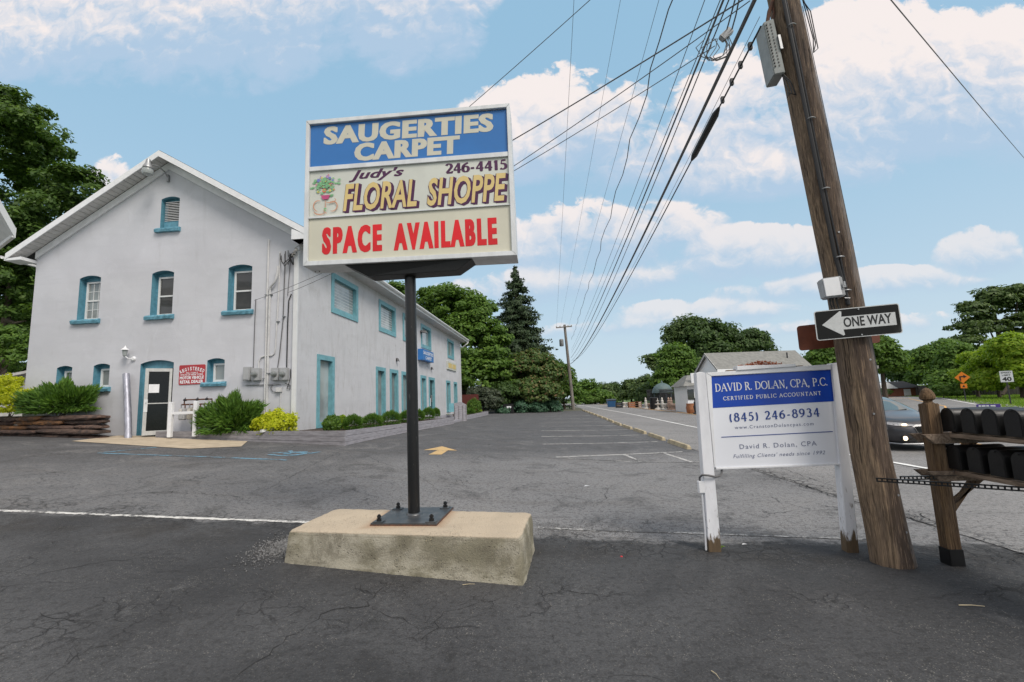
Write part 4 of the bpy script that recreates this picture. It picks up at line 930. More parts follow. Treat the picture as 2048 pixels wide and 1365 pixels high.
def mailbox(y, z, label, first=False):
    t = thing('mailbox', label, 'mailbox', (3.545, y, z), 'black mailboxes on the timber stand')
    w2, hh, L0, L1 = .069, .140, 3.545, 3.93
    prof = [(-w2, 0), (-w2, hh)]+[(-w2*math.cos(R(a)), hh+w2*1.02*math.sin(R(a))) for a in range(12, 180, 12)]+[(w2, hh), (w2, 0)]
    mb = MB(); mb.prism(prof, lambda a, b: Vector((L0, y+a, z+b)), Vector((L1-L0, 0, 0))); bd = build('box_body', mb, M['black_plastic'], t, smooth=True)
    k = 1.05; mb = MB(); mb.prism([(a*k, b*1.015-.001) for a, b in prof], lambda a, b: Vector((L0-.014, y+a, z+b)), Vector((.022, 0, 0))); d = build('door', mb, M['black_flat'], t, bevel=.002)
    mb = MB(); mb.prism([(a*.90, b*.93+.006) for a, b in prof], lambda a, b: Vector((L0-.017, y+a, z+b)), Vector((.003, 0, 0))); build('door_panel', mb, M['black_flat'], d, bevel=.001)
    mb = MB(); mb.box(L0-.030, y-.014, z+hh+w2*.78, L0-.012, y+.014, z+hh+w2*.90); build('pull_tab', mb, M['black_flat'], d, bevel=.002)
    return t
ys = [4.585, 4.375, 4.175, 3.98, 3.78]
words = ['leftmost black mailbox on the {} shelf, next to the post', 'second black mailbox from the post on the {} shelf', 'third black mailbox from the post on the {} shelf', 'fourth black mailbox from the post on the {} shelf', 'black mailbox at the right end of the {} shelf']
for zi, nm in ((1.168, 'upper'), (.838, 'lower')):
    for y, wd_ in zip(ys, words): mailbox(y, zi, wd_.format(nm))
# perforated steel angles bolted to the pole
def perf(name, a, b, label):
    d = (b-a); Ln = d.length; ux = d.normalized(); uz = UZ; un = ux.cross(uz).normalized(); mb = MB(); h = .038
    mb.obox(a, ux, un, uz, 0, Ln, 0, .003, h*.68, h); mb.obox(a, ux, un, uz, 0, Ln, 0, .003, 0, h*.30); mb.obox(a, ux, un, uz, 0, Ln, .003, .030, h-.003, h)
    s = 0
    while s < Ln: mb.obox(a, ux, un, uz, s, s+.0125, .0002, .0028, h*.30, h*.68); s += .036
    return solo(name, mb, M['black_flat'], label, 'steel angle', loc=tuple(a), group='perforated steel angles between pole and mailbox stand')
pa = aty(1753, 964, 4.55); pb = aty(2048, 984, 3.93); pb2 = pa+(pb-pa)*1.25
perf('perforated_angle', pa, pb2, 'long black perforated steel angle running in front of the mailbox post')
pa = aty(1800, 961, 4.60); pb = aty(1908, 959, 4.62); perf('perforated_angle', pa, pb, 'short black perforated steel angle from the pole to the mailbox post')
# ---------------------------------------------------------------- the long grey stucco building
GY, SX, LX, EY = 13.5, -7.8, -17.0, 38.85
AX, AZ, RS = -12.38, 10.16, .60
def roof_z(x): return AZ-RS*abs(x-AX)
bd = thing('stucco_building', 'long two-storey lavender grey stucco building with teal window trim', 'building', (-12.4, 26, .5))
def arch(x0, x1, zb, zs, rise, n=8):
    P = [(x0, zb), (x1, zb)]
    for i in range(n+1):
        t = i/n; P.append((x1+(x0-x1)*t, zs+rise*math.sin(math.pi*t)**.8 if 0 < t < 1 else zs))
    return P
GW = dict(u=[(-15.36,-14.60,4.79,6.17,.085), (-12.79,-12.03,4.79,6.17,.085), (-10.16,-9.36,4.79,6.19,.085)],
          l=[(-15.91,-15.37,2.57,3.245,.065), (-14.62,-14.06,2.57,3.255,.065), (-10.75,-10.17,2.57,3.24,.065)],
          v=[(-12.62,-11.97,7.69,8.69,.08)], d=[(-13.00,-11.87,.93,3.24,.10)])
holes = [arch(*a) for k in GW for a in GW[k]]
fg = lambda x, z: Vector((x, GY, z))
zt = lambda x: roof_z(x)-.20
mb = MB(); mb.holed([(LX,.3),(SX,.3),(SX,zt(SX)),(AX,zt(AX)),(LX,zt(LX))], holes, fg); build('gable_wall', mb, M['stucco'], bd)
SWIN_U = [(15.64,17.86,5.04,6.48),(20.19,22.40,5.04,6.48),(23.56,25.62,5.03,6.48),(26.94,29.16,5.05,6.46),(33.88,36.02,5.04,6.46)]
SWIN_L = [(14.70,15.87,1.00,3.40),(19.83,20.93,1.02,3.35),(21.57,22.69,1.02,3.35),(23.28,24.48,1.02,3.34),(26.70,27.82,1.05,3.32),(33.20,34.46,1.0,3.28),(35.72,36.92,1.0,3.27)]
SDOOR = (28.47, 29.86, .80, 3.29)
fs = lambda y, z: Vector((SX, y, z))
sh = [[(a,c),(b,c),(b,d),(a,d)] for a, b, c, d in SWIN_U+SWIN_L+[SDOOR]]
mb = MB(); mb.holed([(GY,.3),(EY,.3),(EY,zt(SX)),(GY,zt(SX))], sh, fs); build('side_wall', mb, M['stucco_side'], bd)
mb = MB(); mb.add([(SX,EY,.3),(LX,EY,.3),(LX,EY,zt(LX)),(AX,EY,zt(AX)),(SX,EY,zt(SX))], [(0,1,2,3,4)]); mb.add([(LX,EY,.3),(LX,GY,.3),(LX,GY,zt(LX)),(LX,EY,zt(LX))], [(0,1,2,3)]); build('rear_wall', mb, M['stucco'], bd)
# gable windows
def reveal(mb, poly, dep, f3, n):
    m_ = len(poly)
    for i in range(m_):
        a, b = poly[i], poly[(i+1) % m_]; A, B = f3(*a), f3(*b); mb.add([A, B, B+n*dep, A+n*dep], [(0,1,2,3)])
def gwin(a, kind):
    x0, x1, zb, zs, ri = a; n = Vector((0,1,0)); dep = .24
    mb = MB(); P = arch(*a); reveal(mb, P, dep, fg, n)
    fr = .0
    hx0, hx1, hz0, hz1 = x0+.085, x1-.02, zb+.02, zs-.10
    mb.holed(P, [[(hx0,hz0),(hx1,hz0),(hx1,hz1),(hx0,hz1)]], lambda x, z: Vector((x, GY+dep-.03, z)))
    w_ = build('window' if kind != 'v' else 'louvre_vent', mb, M['teal'], bd)
    # rough stone sill
    sx0, sx1, sh_ = x0-.12, x1+.09, .155 if kind != 'l' else .15
    mb = MB(); rs = random.Random(int(x0*100)); nx = 12; top = []; 
    for i in range(nx+1):
        x = sx0+(sx1-sx0)*i/nx; top.append(x)
    vs = []; 
    for x in top:
        d = rs.uniform(-.012, .012)
        vs += [(x, GY-.085-rs.uniform(0,.025), zb-sh_+rs.uniform(0,.02)), (x, GY-.10-rs.uniform(0,.025), zb-.06+d), (x, GY-.06, zb-.002+rs.uniform(-.01,.004)), (x, GY+.05, zb), (x, GY+.05, zb-sh_)]
    b_ = len(vs); fs_ = [(5*i+k, 5*i+5+k, 5*i+5+(k+1) % 5, 5*i+(k+1) % 5) for i in range(nx) for k in range(5)]+[(4,3,2,1,0), (5*nx,5*nx+1,5*nx+2,5*nx+3,5*nx+4)]
    mb.add(vs, fs_); build('sill', mb, M['teal'], w_)
    if kind == 'v':
        mb = MB(); n_ = 12; lz0, lz1 = zb+.28, zs-.02
        for i in range(n_):
            z = lz0+(lz1-lz0)*i/n_; l_ = MB(); l_.hexa([(x0+.06,GY+.10,z),(x1-.02,GY+.10,z),(x1-.02,GY+.19,z+.045),(x0+.06,GY+.19,z+.045)], [(x0+.06,GY+.10,z+.018),(x1-.02,GY+.10,z+.018),(x1-.02,GY+.19,z+.060),(x0+.06,GY+.19,z+.060)]); build('louvre', l_, M['vinyl'], w_)
        mb = MB(); mb.box(x0+.03,GY+.12,zb+.02,x1-.01,GY+.205,lz0); build('lower_panel', mb, M['teal'], w_)
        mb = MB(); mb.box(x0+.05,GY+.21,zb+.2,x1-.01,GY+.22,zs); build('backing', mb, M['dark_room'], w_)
        return
    t = .055 if kind == 'u' else .06
    yy0, yy1 = GY+.165, GY+.235
    sx0, sx1 = x0+.09, x1-.005; z0, z1 = zb+.012, zs-.085
    mb = MB(); mb.box(sx0,yy0,z0,sx0+t,yy1,z1); mb.box(sx1-t,yy0,z0,sx1,yy1,z1); mb.box(sx0+t,yy0,z0,sx1-t,yy1,z0+t); mb.box(sx0+t,yy0,z1-t,sx1-t,yy1,z1)
    zm = (z0+z1)/2
    if kind == 'u': mb.box(sx0+t,yy0+.008,zm-.025,sx1-t,yy1,zm+.025)
    build('sash_frame', mb, M['vinyl'], w_)
    for (a_, b_) in (((z0+t, zm-.025), (zm+.025, z1-t)) if kind == 'u' else ((z0+t, z1-t),)):
        mb = MB(); mb.box(sx0+t,yy0+.035,a_,sx1-t,yy0+.045,b_); build('pane', mb, M['glass_dark'] if x0 > -15 and kind == 'u' else M['glass_curtain'], w_)
    if kind == 'u' and x0 < -15:
        mb = MB()
        for k in (1, 2):
            x = sx0+t+(sx1-sx0-2*t)*k/3; mb.box(x-.009,yy0+.026,z0+t,x+.009,yy0+.034,z1-t)
        for zc in ((z0+t+zm-.025)/2, (zm+.025+z1-t)/2): mb.box(sx0+t,yy0+.024,zc-.009,sx1-t,yy0+.0355,zc+.009)
        build('muntins', mb, M['vinyl'], w_)
for a in GW['u']: gwin(a, 'u')
for a in GW['l']: gwin(a, 'l')
for a in GW['v']: gwin(a, 'v')
# entrance: arched teal frame, dim hall behind, storm door ajar
x0, x1, zb, zs, ri = GW['d'][0]
mb = MB(); P = arch(*GW['d'][0]); reveal(mb, P, .30, fg, Vector((0,1,0)))
mb.holed(P, [[(x0+.17,zb+.02),(x1-.03,zb+.02),(x1-.03,zs-.16),(x0+.17,zs-.16)]], lambda x, z: Vector((x, GY+.12, z)))
dw = build('entrance', mb, M['teal'], bd)
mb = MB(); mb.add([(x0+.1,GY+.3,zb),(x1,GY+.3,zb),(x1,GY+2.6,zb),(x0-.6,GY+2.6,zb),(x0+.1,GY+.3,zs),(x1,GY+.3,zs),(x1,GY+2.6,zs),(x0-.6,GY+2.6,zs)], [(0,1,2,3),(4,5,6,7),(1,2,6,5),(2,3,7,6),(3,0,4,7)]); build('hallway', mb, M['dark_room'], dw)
mb = MB(); mb.box(-12.9,GY+1.2,zb,-12.55,GY+1.25,2.6); build('inner_frame', mb, M['vinyl'], dw)
mb = MB(); mb.box(x0+.02,GY-.02,zb-.05,x1,GY+.3,zb+.02); build('threshold', mb, M['slab'], dw)
H0 = Vector((-11.90, GY+.0, 0)); H1 = Vector((-12.42, GY-.42, 0)); ddir = (H1-H0).normalized(); dn_ = Vector((-ddir.y, ddir.x, 0)); dl = (H1-H0).length
def dbox(mb, a, b, z0, z1, y0=-.02, y1=.02): mb.obox(H0, ddir, dn_, UZ, a, b, y0, y1, z0, z1)
mb = MB(); dbox(mb, 0, .07, 1.02, 3.05); dbox(mb, dl-.09, dl, 1.02, 3.05); dbox(mb, .07, dl-.09, 2.95, 3.05); dbox(mb, .07, dl-.09, 1.02, 1.15); dr = build('door', mb, M['aluminium'], bd, bevel=.003)
mb = MB(); dbox(mb, .07, dl-.09, 1.15, 2.95, -.004, .004); build('door_pane', mb, M['door_glass'], dr)
mb = MB(); dbox(mb, .07, dl-.09, 1.96, 1.99, .006, .03); build('push_bar', mb, M['aluminium'], dr)
mb = MB(); dbox(mb, dl-.10, dl-.01, 1.72, 2.10, .02, .035); dbox(mb, dl-.08, dl-.04, 2.0, 2.05, .035, .06); build('lock_plate', mb, M['alu_paint'], dr)
mb = MB(); dbox(mb, dl-.36, dl-.10, 2.30, 2.56, .006, .010); build('paper_notice', mb, M['white'], dr)
# side windows
def swin(y0, y1, z0, z1, glass, door=False):
    mb = MB(); reveal(mb, [(y0,z0),(y1,z0),(y1,z1),(y0,z1)], -.14, fs, Vector((1,0,0))); t = .17 if z0 > 4 else .15; X1 = SX+.035
    for a, b, c, d in ((y0-.02,y0+t,z0-.02,z1+.02),(y1-t,y1+.02,z0-.02,z1+.02),(y0+t,y1-t,z1-t,z1+.02),(y0+t,y1-t,z0-.02,z0+t*(0 if door else 1)+.02)):
        if d > c+.001: mb.box(SX-.002-.0,a,c,X1,b,d)
    reveal(mb, [(y0+t,z0+t),(y1-t,z0+t),(y1-t,z1-t),(y0+t,z1-t)], -.12, fs, Vector((1,0,0)))
    w_ = build('window' if not door else 'shop_door', mb, M['teal_light'], bd)
    mb = MB(); mb.box(SX-.145,y0,z0,SX-.12,y1,z1); build('pane', mb, M[glass], w_)
    return w_
for i, a in enumerate(SWIN_U):
    w_ = swin(*a, 'glass_blind')
    for k in range(10):
        z = a[2]+.24+k*.118; mb = MB(); mb.box(SX-.119,a[0]+.19,z,SX-.1165,a[1]-.19,z+.022)
        if i < 2: build('blind_slat', mb, M['blind'], w_)
for i, a in enumerate(SWIN_L): swin(*a, 'glass_curtain' if i else 'glass_blind')
dd = swin(*SDOOR, 'glass_dark', True)
mb = MB(); mb.box(SX-.119,29.45,1.75,SX-.06,29.5,2.2); build('handle', mb, M['galv'], dd)
mb = MB(); mb.box(SX-.118,28.75,1.5,SX-.112,29.3,2.0); build('poster', mb, M['white'], dd)
# roof
ro = build('roof', (lambda mb: (mb.hexa([(-17.52,13.05,roof_z(-17.52)-.16),(AX,13.05,AZ-.16),(AX,39.3,AZ-.16),(-17.52,39.3,roof_z(-17.52)-.16)], [(-17.52,13.05,roof_z(-17.52)),(AX,13.05,AZ),(AX,39.3,AZ),(-17.52,39.3,roof_z(-17.52))]),
     mb.hexa([(AX,13.05,AZ-.16),(-7.26,13.05,roof_z(-7.26)-.16),(-7.26,39.3,roof_z(-7.26)-.16),(AX,39.3,AZ-.16)], [(AX,13.05,AZ),(-7.26,13.05,roof_z(-7.26)),(-7.26,39.3,roof_z(-7.26)),(AX,39.3,AZ)]), mb)[-1])(MB()), M['roof_dark'], bd)
for sgn, xe in ((-1, -17.56), (1, -7.22)):
    mb = MB(); xs = (xe, AX)
    za, zb_ = roof_z(xe), AZ
    mb.hexa([(xe,13.02,za-.22),(AX,13.02,zb_-.22),(AX,13.048,zb_-.22),(xe,13.048,za-.22)], [(xe,13.02,za-.015),(AX,13.02,zb_-.015),(AX,13.048,zb_-.015),(xe,13.048,za-.015)]); build('rake_fascia', mb, M['white'], ro)
    mb = MB(); xw = LX+.0 if sgn < 0 else SX
    mb.hexa([(xw-(.0),13.44,roof_z(xw)-.45),(AX,13.44,AZ-.45),(AX,13.497,AZ-.45),(xw,13.497,roof_z(xw)-.45)], [(xw,13.44,roof_z(xw)-.205),(AX,13.44,AZ-.205),(AX,13.497,AZ-.205),(xw,13.497,roof_z(xw)-.205)]); build('frieze_board', mb, M['white'], ro)
    n_ = 34; 
    for i in range(n_):
        u0 = i/n_; u1 = (i+1)/n_-.0035; xa = xe+(AX-xe)*u0; xb = xe+(AX-xe)*u1; g = .185+(i % 2)*.004
        mb = MB(); mb.add([(xa,13.05,roof_z(xa)-g),(xb,13.05,roof_z(xb)-g),(xb,13.44,roof_z(xb)-g),(xa,13.44,roof_z(xa)-g)], [(0,1,2,3)]); mb.add([(xb,13.05,roof_z(xb)-g),(xb,13.44,roof_z(xb)-g),(xb,13.44,roof_z(xb)-g+.02),(xb,13.05,roof_z(xb)-g+.02)], [(0,1,2,3)])
        build('soffit_panel', mb, M['soffit'], ro)
mb = MB(); mb.box(-7.26,13.05,6.80,-7.235,39.3,6.975); build('eave_fascia', mb, M['white'], ro)
mb = MB(); mb.box(-7.8,13.05,6.80,-7.262,39.3,6.815); build('eave_soffit', mb, M['soffit'], ro)
def gutter(x0, x1, y0, y1, z, side):
    mb = MB(); s = side; a = [(0,0),(.085,0),(.125,.055),(.125,.11),(.115,.11),(.115,.06),(.08,.01),(0,.01)]
    mb.prism(a, lambda u, v: Vector((x0+s*u, y0, z+v)), Vector((0, y1-y0, 0))); return mb
build('gutter', gutter(-7.233, 0, 13.0, 39.35, 6.90, 1), M['vinyl'], ro)
build('gutter', gutter(-17.585, 0, 13.0, 39.35, 6.86, -1), M['vinyl'], ro)
mb = MB(); mb.hexa([(-17.60,13.03,6.80),(-17.0,13.03,6.80),(-17.0,13.5,6.80),(-17.60,13.5,6.80)], [(-17.60,13.03,6.86),(-17.0,13.03,6.90),(-17.0,13.5,6.90),(-17.60,13.5,6.86)]); build('eave_return', mb, M['white'], ro)
mb = MB(); mb.hexa([(-7.8,13.03,6.80),(-7.16,13.03,6.80),(-7.16,13.5,6.80),(-7.8,13.5,6.80)], [(-7.8,13.03,7.14),(-7.24,13.03,6.90),(-7.24,13.5,6.90),(-7.8,13.5,7.14)]); build('eave_return', mb, M['white'], ro)
# downspouts: near corner, far corner
mb = MB(); mb.box(-7.93,GY-.085,1.25,-7.795,GY-.003,6.62); dp = build('downspout', mb, M['vinyl'], bd, bevel=.012)
mb = MB(); mb.hexa([(-7.93,GY-.085,1.17),(-7.80,GY-.085,1.17),(-7.80,GY-.01,1.26),(-7.93,GY-.01,1.26)], [(-7.93,GY-.085,1.25),(-7.80,GY-.085,1.25),(-7.80,GY-.01,1.34),(-7.93,GY-.01,1.34)]); build('downspout_elbow', mb, M['vinyl'], dp)
mb = MB(); mb.hexa([(-8.36,12.62,1.01),(-8.26,12.56,1.01),(-7.80,13.38,1.14),(-7.92,13.42,1.14)], [(-8.36,12.62,1.08),(-8.26,12.56,1.08),(-7.80,13.38,1.22),(-7.92,13.42,1.22)]); build('downspout_extension', mb, M['vinyl'], dp)
mb = MB(); mb.tube([(-7.2,39.2,6.92),(-7.2,39.15,6.75),(-7.55,38.95,6.45),(-7.72,38.9,6.3)], .05, 8); build('downspout', mb, M['vinyl'], bd, smooth=True)
# conduits, cables, meters on the gable wall
def cond(name, pts, r, mat_='conduit', y=GY-.03):
    mb = MB(); mb.tube([(x, y if len(q) == 0 else q[0], z) for x, z, *q in pts], r, 8); return build(name, mb, M[mat_], bd, smooth=True)
cond('conduit', [(-8.815,7.02),(-8.82,5.2),(-8.80,1.2)], .028)
cond('conduit', [(-8.735,1.2),(-8.73,5.30),(-8.70,5.45,GY-.06),(-8.60,5.52,GY-.10),(-8.50,5.62,GY-.12),(-8.44,5.85,GY-.12),(-8.425,6.10,GY-.12)], .034)
cond('conduit', [(-9.03,2.9),(-9.03,3.12),(-8.97,3.25),(-8.85,3.29),(-8.60,3.30),(-8.53,3.36),(-8.50,3.55),(-8.44,5.3),(-8.43,6.6)], .020)
cond('cable', [(-9.20,2.9),(-9.20,4.35),(-9.19,5.03),(-9.19,5.1)], .011, 'cable_grey')
cond('cable', [(-8.42,2.85),(-8.36,3.3),(-8.27,4.4),(-8.25,6.6)], .014, 'cable_grey')
cond('cable', [(-8.12,2.9),(-8.12,4.2),(-8.10,5.0),(-8.02,5.2)], .017, 'dark_rubber')
cond('cable', [(-8.14,5.15),(-8.08,6.2),(-8.06,6.5)], .010, 'cable_grey')
cond('conduit', [(-9.43,2.42),(-8.3,2.39)], .014, 'galv')
cond('cable', [(-8.0,2.85),(-7.99,2.6),(-8.05,2.38),(-8.10,2.26),(-8.0,2.24),(-8.0,2.35),(-8.15,2.42)], .011, 'dark_rubber')
cond('cable', [(-8.55,2.42),(-8.62,2.3),(-8.55,2.18),(-8.42,2.16),(-8.36,2.25)], .010, 'cable_grey')
cond('cable', [(-8.30,2.2),(-8.30,1.2)], .008, 'conduit')
for x, z in ((-8.34,2.22),): mb = MB(); mb.box(x-.08,GY-.10,z-.06,x+.08,GY-.004,z+.08); build('cable_box', mb, M['conduit'], bd, bevel=.008)
for k in range(7):
    a = random.uniform(0, 1); z = 6.55+random.uniform(-.1,.12); x = -8.43+a*.35
    cond('service_cable', [(x, z), (x+.06, z-.22, GY-.10), (x+.2, z-.40, GY-.16), (-7.95+random.uniform(-.1,.12), 6.32+random.uniform(-.12,.1), GY-.20), (-7.90+random.uniform(-.05,.1), 6.5, GY-.12)], .011, 'dark_rubber')
for k in range(3): mb = MB(); mb.lathe((-7.93+k*.07, GY-.16-.02*k, 6.35+.08*k), [(.03,0),(.05,.03),(.03,.06),(.045,.08),(.02,.11)], 10); build('insulator', mb, M['stone_pale'], bd, smooth=True)
for x, z in ((-8.86,5.22),(-8.70,5.22),(-8.86,2.6),(-8.72,2.75),(-8.45,4.35),(-8.26,4.5)): mb = MB(); mb.box(x-.02,GY-.07,z-.012,x+.06,GY-.003,z+.012); build('pipe_clamp', mb, M['galv'], bd)
def meter(x0, x1, z0, z1, label, dial=True):
    t = thing('electricity_meter' if dial else 'disconnect_box', label, 'electricity meter' if dial else 'electrical box', (x0, GY-.1, z0), 'electricity meters on the gable wall' if dial else None)
    mb = MB(); mb.box(x0,GY-.15,z0,x1,GY-.004,z1); build('meter_box', mb, M['meter_grey'], t, bevel=.012)
    if dial:
        c = ((x0+x1)/2, GY-.15, z0+(z1-z0)*.50)
        mb = MB(); mb.lathe(c, [(.092,0),(.092,-.02),(.085,-.03)], 20, 'y'); d = build('meter_ring', mb, M['galv'], t, smooth=True)
        mb = MB(); mb.lathe((c[0], c[1]-.028, c[2]), [(.075,0),(.072,-.07),(.055,-.10),(.01,-.108)], 18, 'y'); build('meter_glass', mb, M['glass_curtain'], t, smooth=True)
    else:
        mb = MB(); mb.box(x0+.03,GY-.160,z0+.04,x1-.03,GY-.151,z1-.04); build('cover', mb, M['meter_grey'], t)
meter(-9.46,-9.24,2.55,2.97,'flat grey electrical box left of the round glass meters',False)
meter(-9.19,-8.93,2.54,2.92,'round glass electricity meter standing alone left of the white conduits')
meter(-8.56,-8.32,2.52,2.90,'middle round glass electricity meter right of the conduits')
meter(-8.29,-8.05,2.51,2.89,'round glass electricity meter nearest the white downspout')
# wall signs and lamps
rg = thing('dealer_sign', 'red metal REGISTERED MOTOR VEHICLE RETAIL DEALER sign beside the entrance', 'sign', (-11.25, GY-.02, 2.53))
mb = MB(); mb.prism([(x, z) for x, z in [(-11.66+.03,2.52),(-10.80-.03,2.525),(-10.79,2.55),(-10.79,3.10),(-10.82,3.13),(-11.64,3.133),(-11.66,3.105),(-11.66,2.55)]], lambda x, z: Vector((x, GY-.012, z)), Vector((0,-.008,0))); rb = build('sign_plate', mb, M['bright_red'], rg)
mb = MB(); RO = Vector((-11.3, GY-.0225, 0)); RX = Vector((1,0,0)); RN = Vector((0,-1,0))
wd_ = 'REGISTERED'
for i, ch in enumerate(wd_):                       # the top word runs along an arc
    a = R(29-58*i/9); c = RO+RX*(.075+.72*math.sin(-a))+UZ*(2.30+.665*math.cos(a)); ux = RX*math.cos(a)-(-UZ)*math.sin(a); uz = UZ*math.cos(a)-RX*math.sin(a)
    hw_ = .010 if ch == 'I' else .031; letters(mb, ch, c, ux, uz, -hw_, hw_, 0, .105, n=RN, offset=.03 if ch != 'I' else 0)
letters(mb, 'NO. 7104412', RO, RX, UZ, -.12, .27, 2.865, .045, n=RN, offset=.02)
letters(mb, 'STATE OF NEW YORK', RO, RX, UZ, -.305, .452, 2.800, .055, n=RN, offset=.02)
letters(mb, 'MOTOR VEHICLE', RO, RX, UZ, -.325, .472, 2.692, .088, n=RN, offset=.045)
letters(mb, 'RETAIL DEALER', RO, RX, UZ, -.315, .462, 2.563, .093, n=RN, offset=.045)
build('lettering', mb, M['let_white'], rb)
wl = thing('wall_lantern', 'small white carriage lantern on the wall left of the entrance', 'wall lamp', (-13.3, GY-.02, 3.35))
mb = MB(); mb.lathe((-13.24,GY-.03,3.42), [(.075,.028),(.075,0),(.05,-.03)], 14, 'y'); build('wall_plate', mb, M['white'], wl, smooth=True)
mb = MB(); mb.tube([(-13.26,GY-.05,3.42),(-13.30,GY-.15,3.42),(-13.38,GY-.18,3.50)], .016, 8); build('arm', mb, M['white'], wl, smooth=True)
mb = MB(); mb.lathe((-13.39,GY-.18,3.49), [(.03,0),(.05,.02),(.075,.20),(.07,.205)], 8); build('lantern_glass', mb, M['frosted'], wl)
mb = MB(); mb.lathe((-13.39,GY-.18,3.69), [(.115,0),(.09,.03),(.05,.055),(.03,.09),(.012,.12),(.002,.15)], 12); build('lantern_cap', mb, M['white'], wl, smooth=True)
fl = thing('floodlight', 'round ribbed yard light on a curved arm below the gable peak', 'outdoor lamp', (-12.4, GY-.03, 9.3))
mb = MB(); mb.box(-12.43,GY-.07,9.28,-12.36,GY-.004,9.52); build('bracket', mb, M['galv'], fl, bevel=.005)
mb = MB(); mb.tube([(-12.40,GY-.06,9.42),(-12.42,GY-.15,9.56),(-12.48,GY-.35,9.66),(-12.56,GY-.50,9.66)], .022, 8); build('arm', mb, M['galv'], fl, smooth=True)
mb = MB(); mb.lathe((-12.58,GY-.62,9.42), [(.12,0),(.15,.05),(.13,.12),(.08,.20),(.06,.34),(.02,.36)], 18); build('lamp_head', mb, M['galv'], fl, smooth=True)
mb = MB(); mb.lathe((-12.58,GY-.62,9.24), [(.07,0),(.14,.02),(.165,.10),(.15,.18)], 18); build('lamp_lens', mb, M['frosted'], fl, smooth=True)
# signs and lamps on the long side
bs = thing('shop_sign', 'blue SAUGERTIES CARPET light box on the side wall behind the black post', 'sign', (SX, 27.5, 4.2))
mb = MB(); mb.box(SX+.01,26.2,4.20,SX+.30,28.66,4.85); sbb = build('sign_box', mb, M['sign_blue'], bs, bevel=.01)
mb = MB(); letters(mb, 'SAUGERTIES', Vector((SX+.303,0,0)), Vector((0,1,0)), UZ, 26.35, 28.52, 4.56, .19, n=Vector((1,0,0)), offset=.02); letters(mb, 'CARPET', Vector((SX+.303,0,0)), Vector((0,1,0)), UZ, 26.8, 28.2, 4.28, .19, n=Vector((1,0,0)), offset=.02); build('lettering', mb, M['let_white'], sbb)
fsn = thing('flower_shop_sign', 'ivory sign with two faded gold fields at the far end of the side wall', 'sign', (SX, 35, 4.1))
mb = MB(); mb.box(SX+.01,33.45,4.14,SX+.08,36.6,4.74); fb = build('sign_board', mb, M['sign_ivory'], fsn)
for a_, b_ in ((33.75,34.9),(35.1,36.3)): mb = MB(); mb.box(SX+.081,a_,4.26,SX+.085,b_,4.62); build('gold_field', mb, M['let_gold'], fb)
def sidelamp(y, z, label, s=1):
    t = thing('side_wall_lamp', label, 'wall lamp', (SX, y, z), 'dark lamps on the side wall')
    mb = MB(); mb.box(SX+.003,y-.05,z-.05,SX+.05,y+.05,z+.12); build('wall_plate', mb, M['black_flat'], t)
    mb = MB(); mb.hexa([(SX+.05,y-.16*s,z+.02),(SX+.30*s,y-.12*s,z-.06),(SX+.30*s,y+.12*s,z-.06),(SX+.05,y+.16*s,z+.02)], [(SX+.05,y-.10*s,z+.14),(SX+.22*s,y-.08*s,z+.10),(SX+.22*s,y+.08*s,z+.10),(SX+.05,y+.10*s,z+.14)]); build('lamp_shade', mb, M['cable_grey'], t)
sidelamp(26.9, 5.9, 'dark floodlight under the eave beside the black post', 1.4)
sidelamp(22.5, 3.85, 'small dark wall lamp above the narrow shop windows', .5); sidelamp(29.1, 3.85, 'small dark wall lamp above the shop door', .5)

# ---------------------------------------------------------------- timber planters
def planter(name, label, pts, tops, hs, mat_, nb=3, th=.06):
    t = thing(name, label, 'planter', (pts[0][0], pts[0][1], gh(*pts[0])))
    for (a, b, ta, tb, mm) in zip(pts[:-1], pts[1:], tops[:-1], tops[1:], mat_):
        a = Vector(a); b = Vector(b); d = (b-a).normalized(); n_ = Vector((-d.y, d.x))*th
        for k in range(nb):
            L = (b-a).length; cuts = [0, 1] if L < 7.5 else [0, .33+.1*(k % 2), .66+.1*(k % 2), 1]
            for c0, c1 in zip(cuts[:-1], cuts[1:]):
                p = a.lerp(b, c0+.0006); q = a.lerp(b, c1-.0006); zp, zq = ta+(tb-ta)*c0, ta+(tb-ta)*c1; ga, gb = hs[0](p), hs[0](q)
                f0, f1 = k/nb, (k+1)/nb-.012; jit = random.uniform(-.004,.004); o_ = Vector((n_.x, n_.y))*0; j2 = n_.normalized()*jit
                zb0, zb1 = ga-.05+(zp-ga+.05)*f0, ga-.05+(zp-ga+.05)*f1; zc0, zc1 = gb-.05+(zq-gb+.05)*f0, gb-.05+(zq-gb+.05)*f1
                P = lambda v, z: (v.x+j2.x, v.y+j2.y, z); P2 = lambda v, z: (v.x+n_.x, v.y+n_.y, z)
                mb = MB(); mb.hexa([P(p,zb0),P(q,zc0),P2(q,zc0),P2(p,zb0)], [P(p,zb1),P(q,zc1),P2(q,zc1),P2(p,zb1)]); build('plank', mb, M[mm], t, bevel=.004)
    return t
gfun = lambda p: gh(p.x, p.y)
pl = planter('timber_planter', 'long low timber planter wrapping the near corner of the grey building', [(-12.05,13.16),(-5.72,12.30),(-5.02,22.9),(-7.7,23.1)], [1.13,.99,.92,.92], [gfun], ['planter_shade','planter_lit','planter_lit'])
mb = MB(); mb.add([(-12.0,13.18,1.09),(-5.76,12.36,.95),(-5.06,22.86,.88),(-7.85,23.0,.88),(-7.85,13.55,.98),(-12.0,13.55,1.06)], [(0,1,4,5),(1,2,3,4)]); build('mulch', mb, M['soil'], pl)
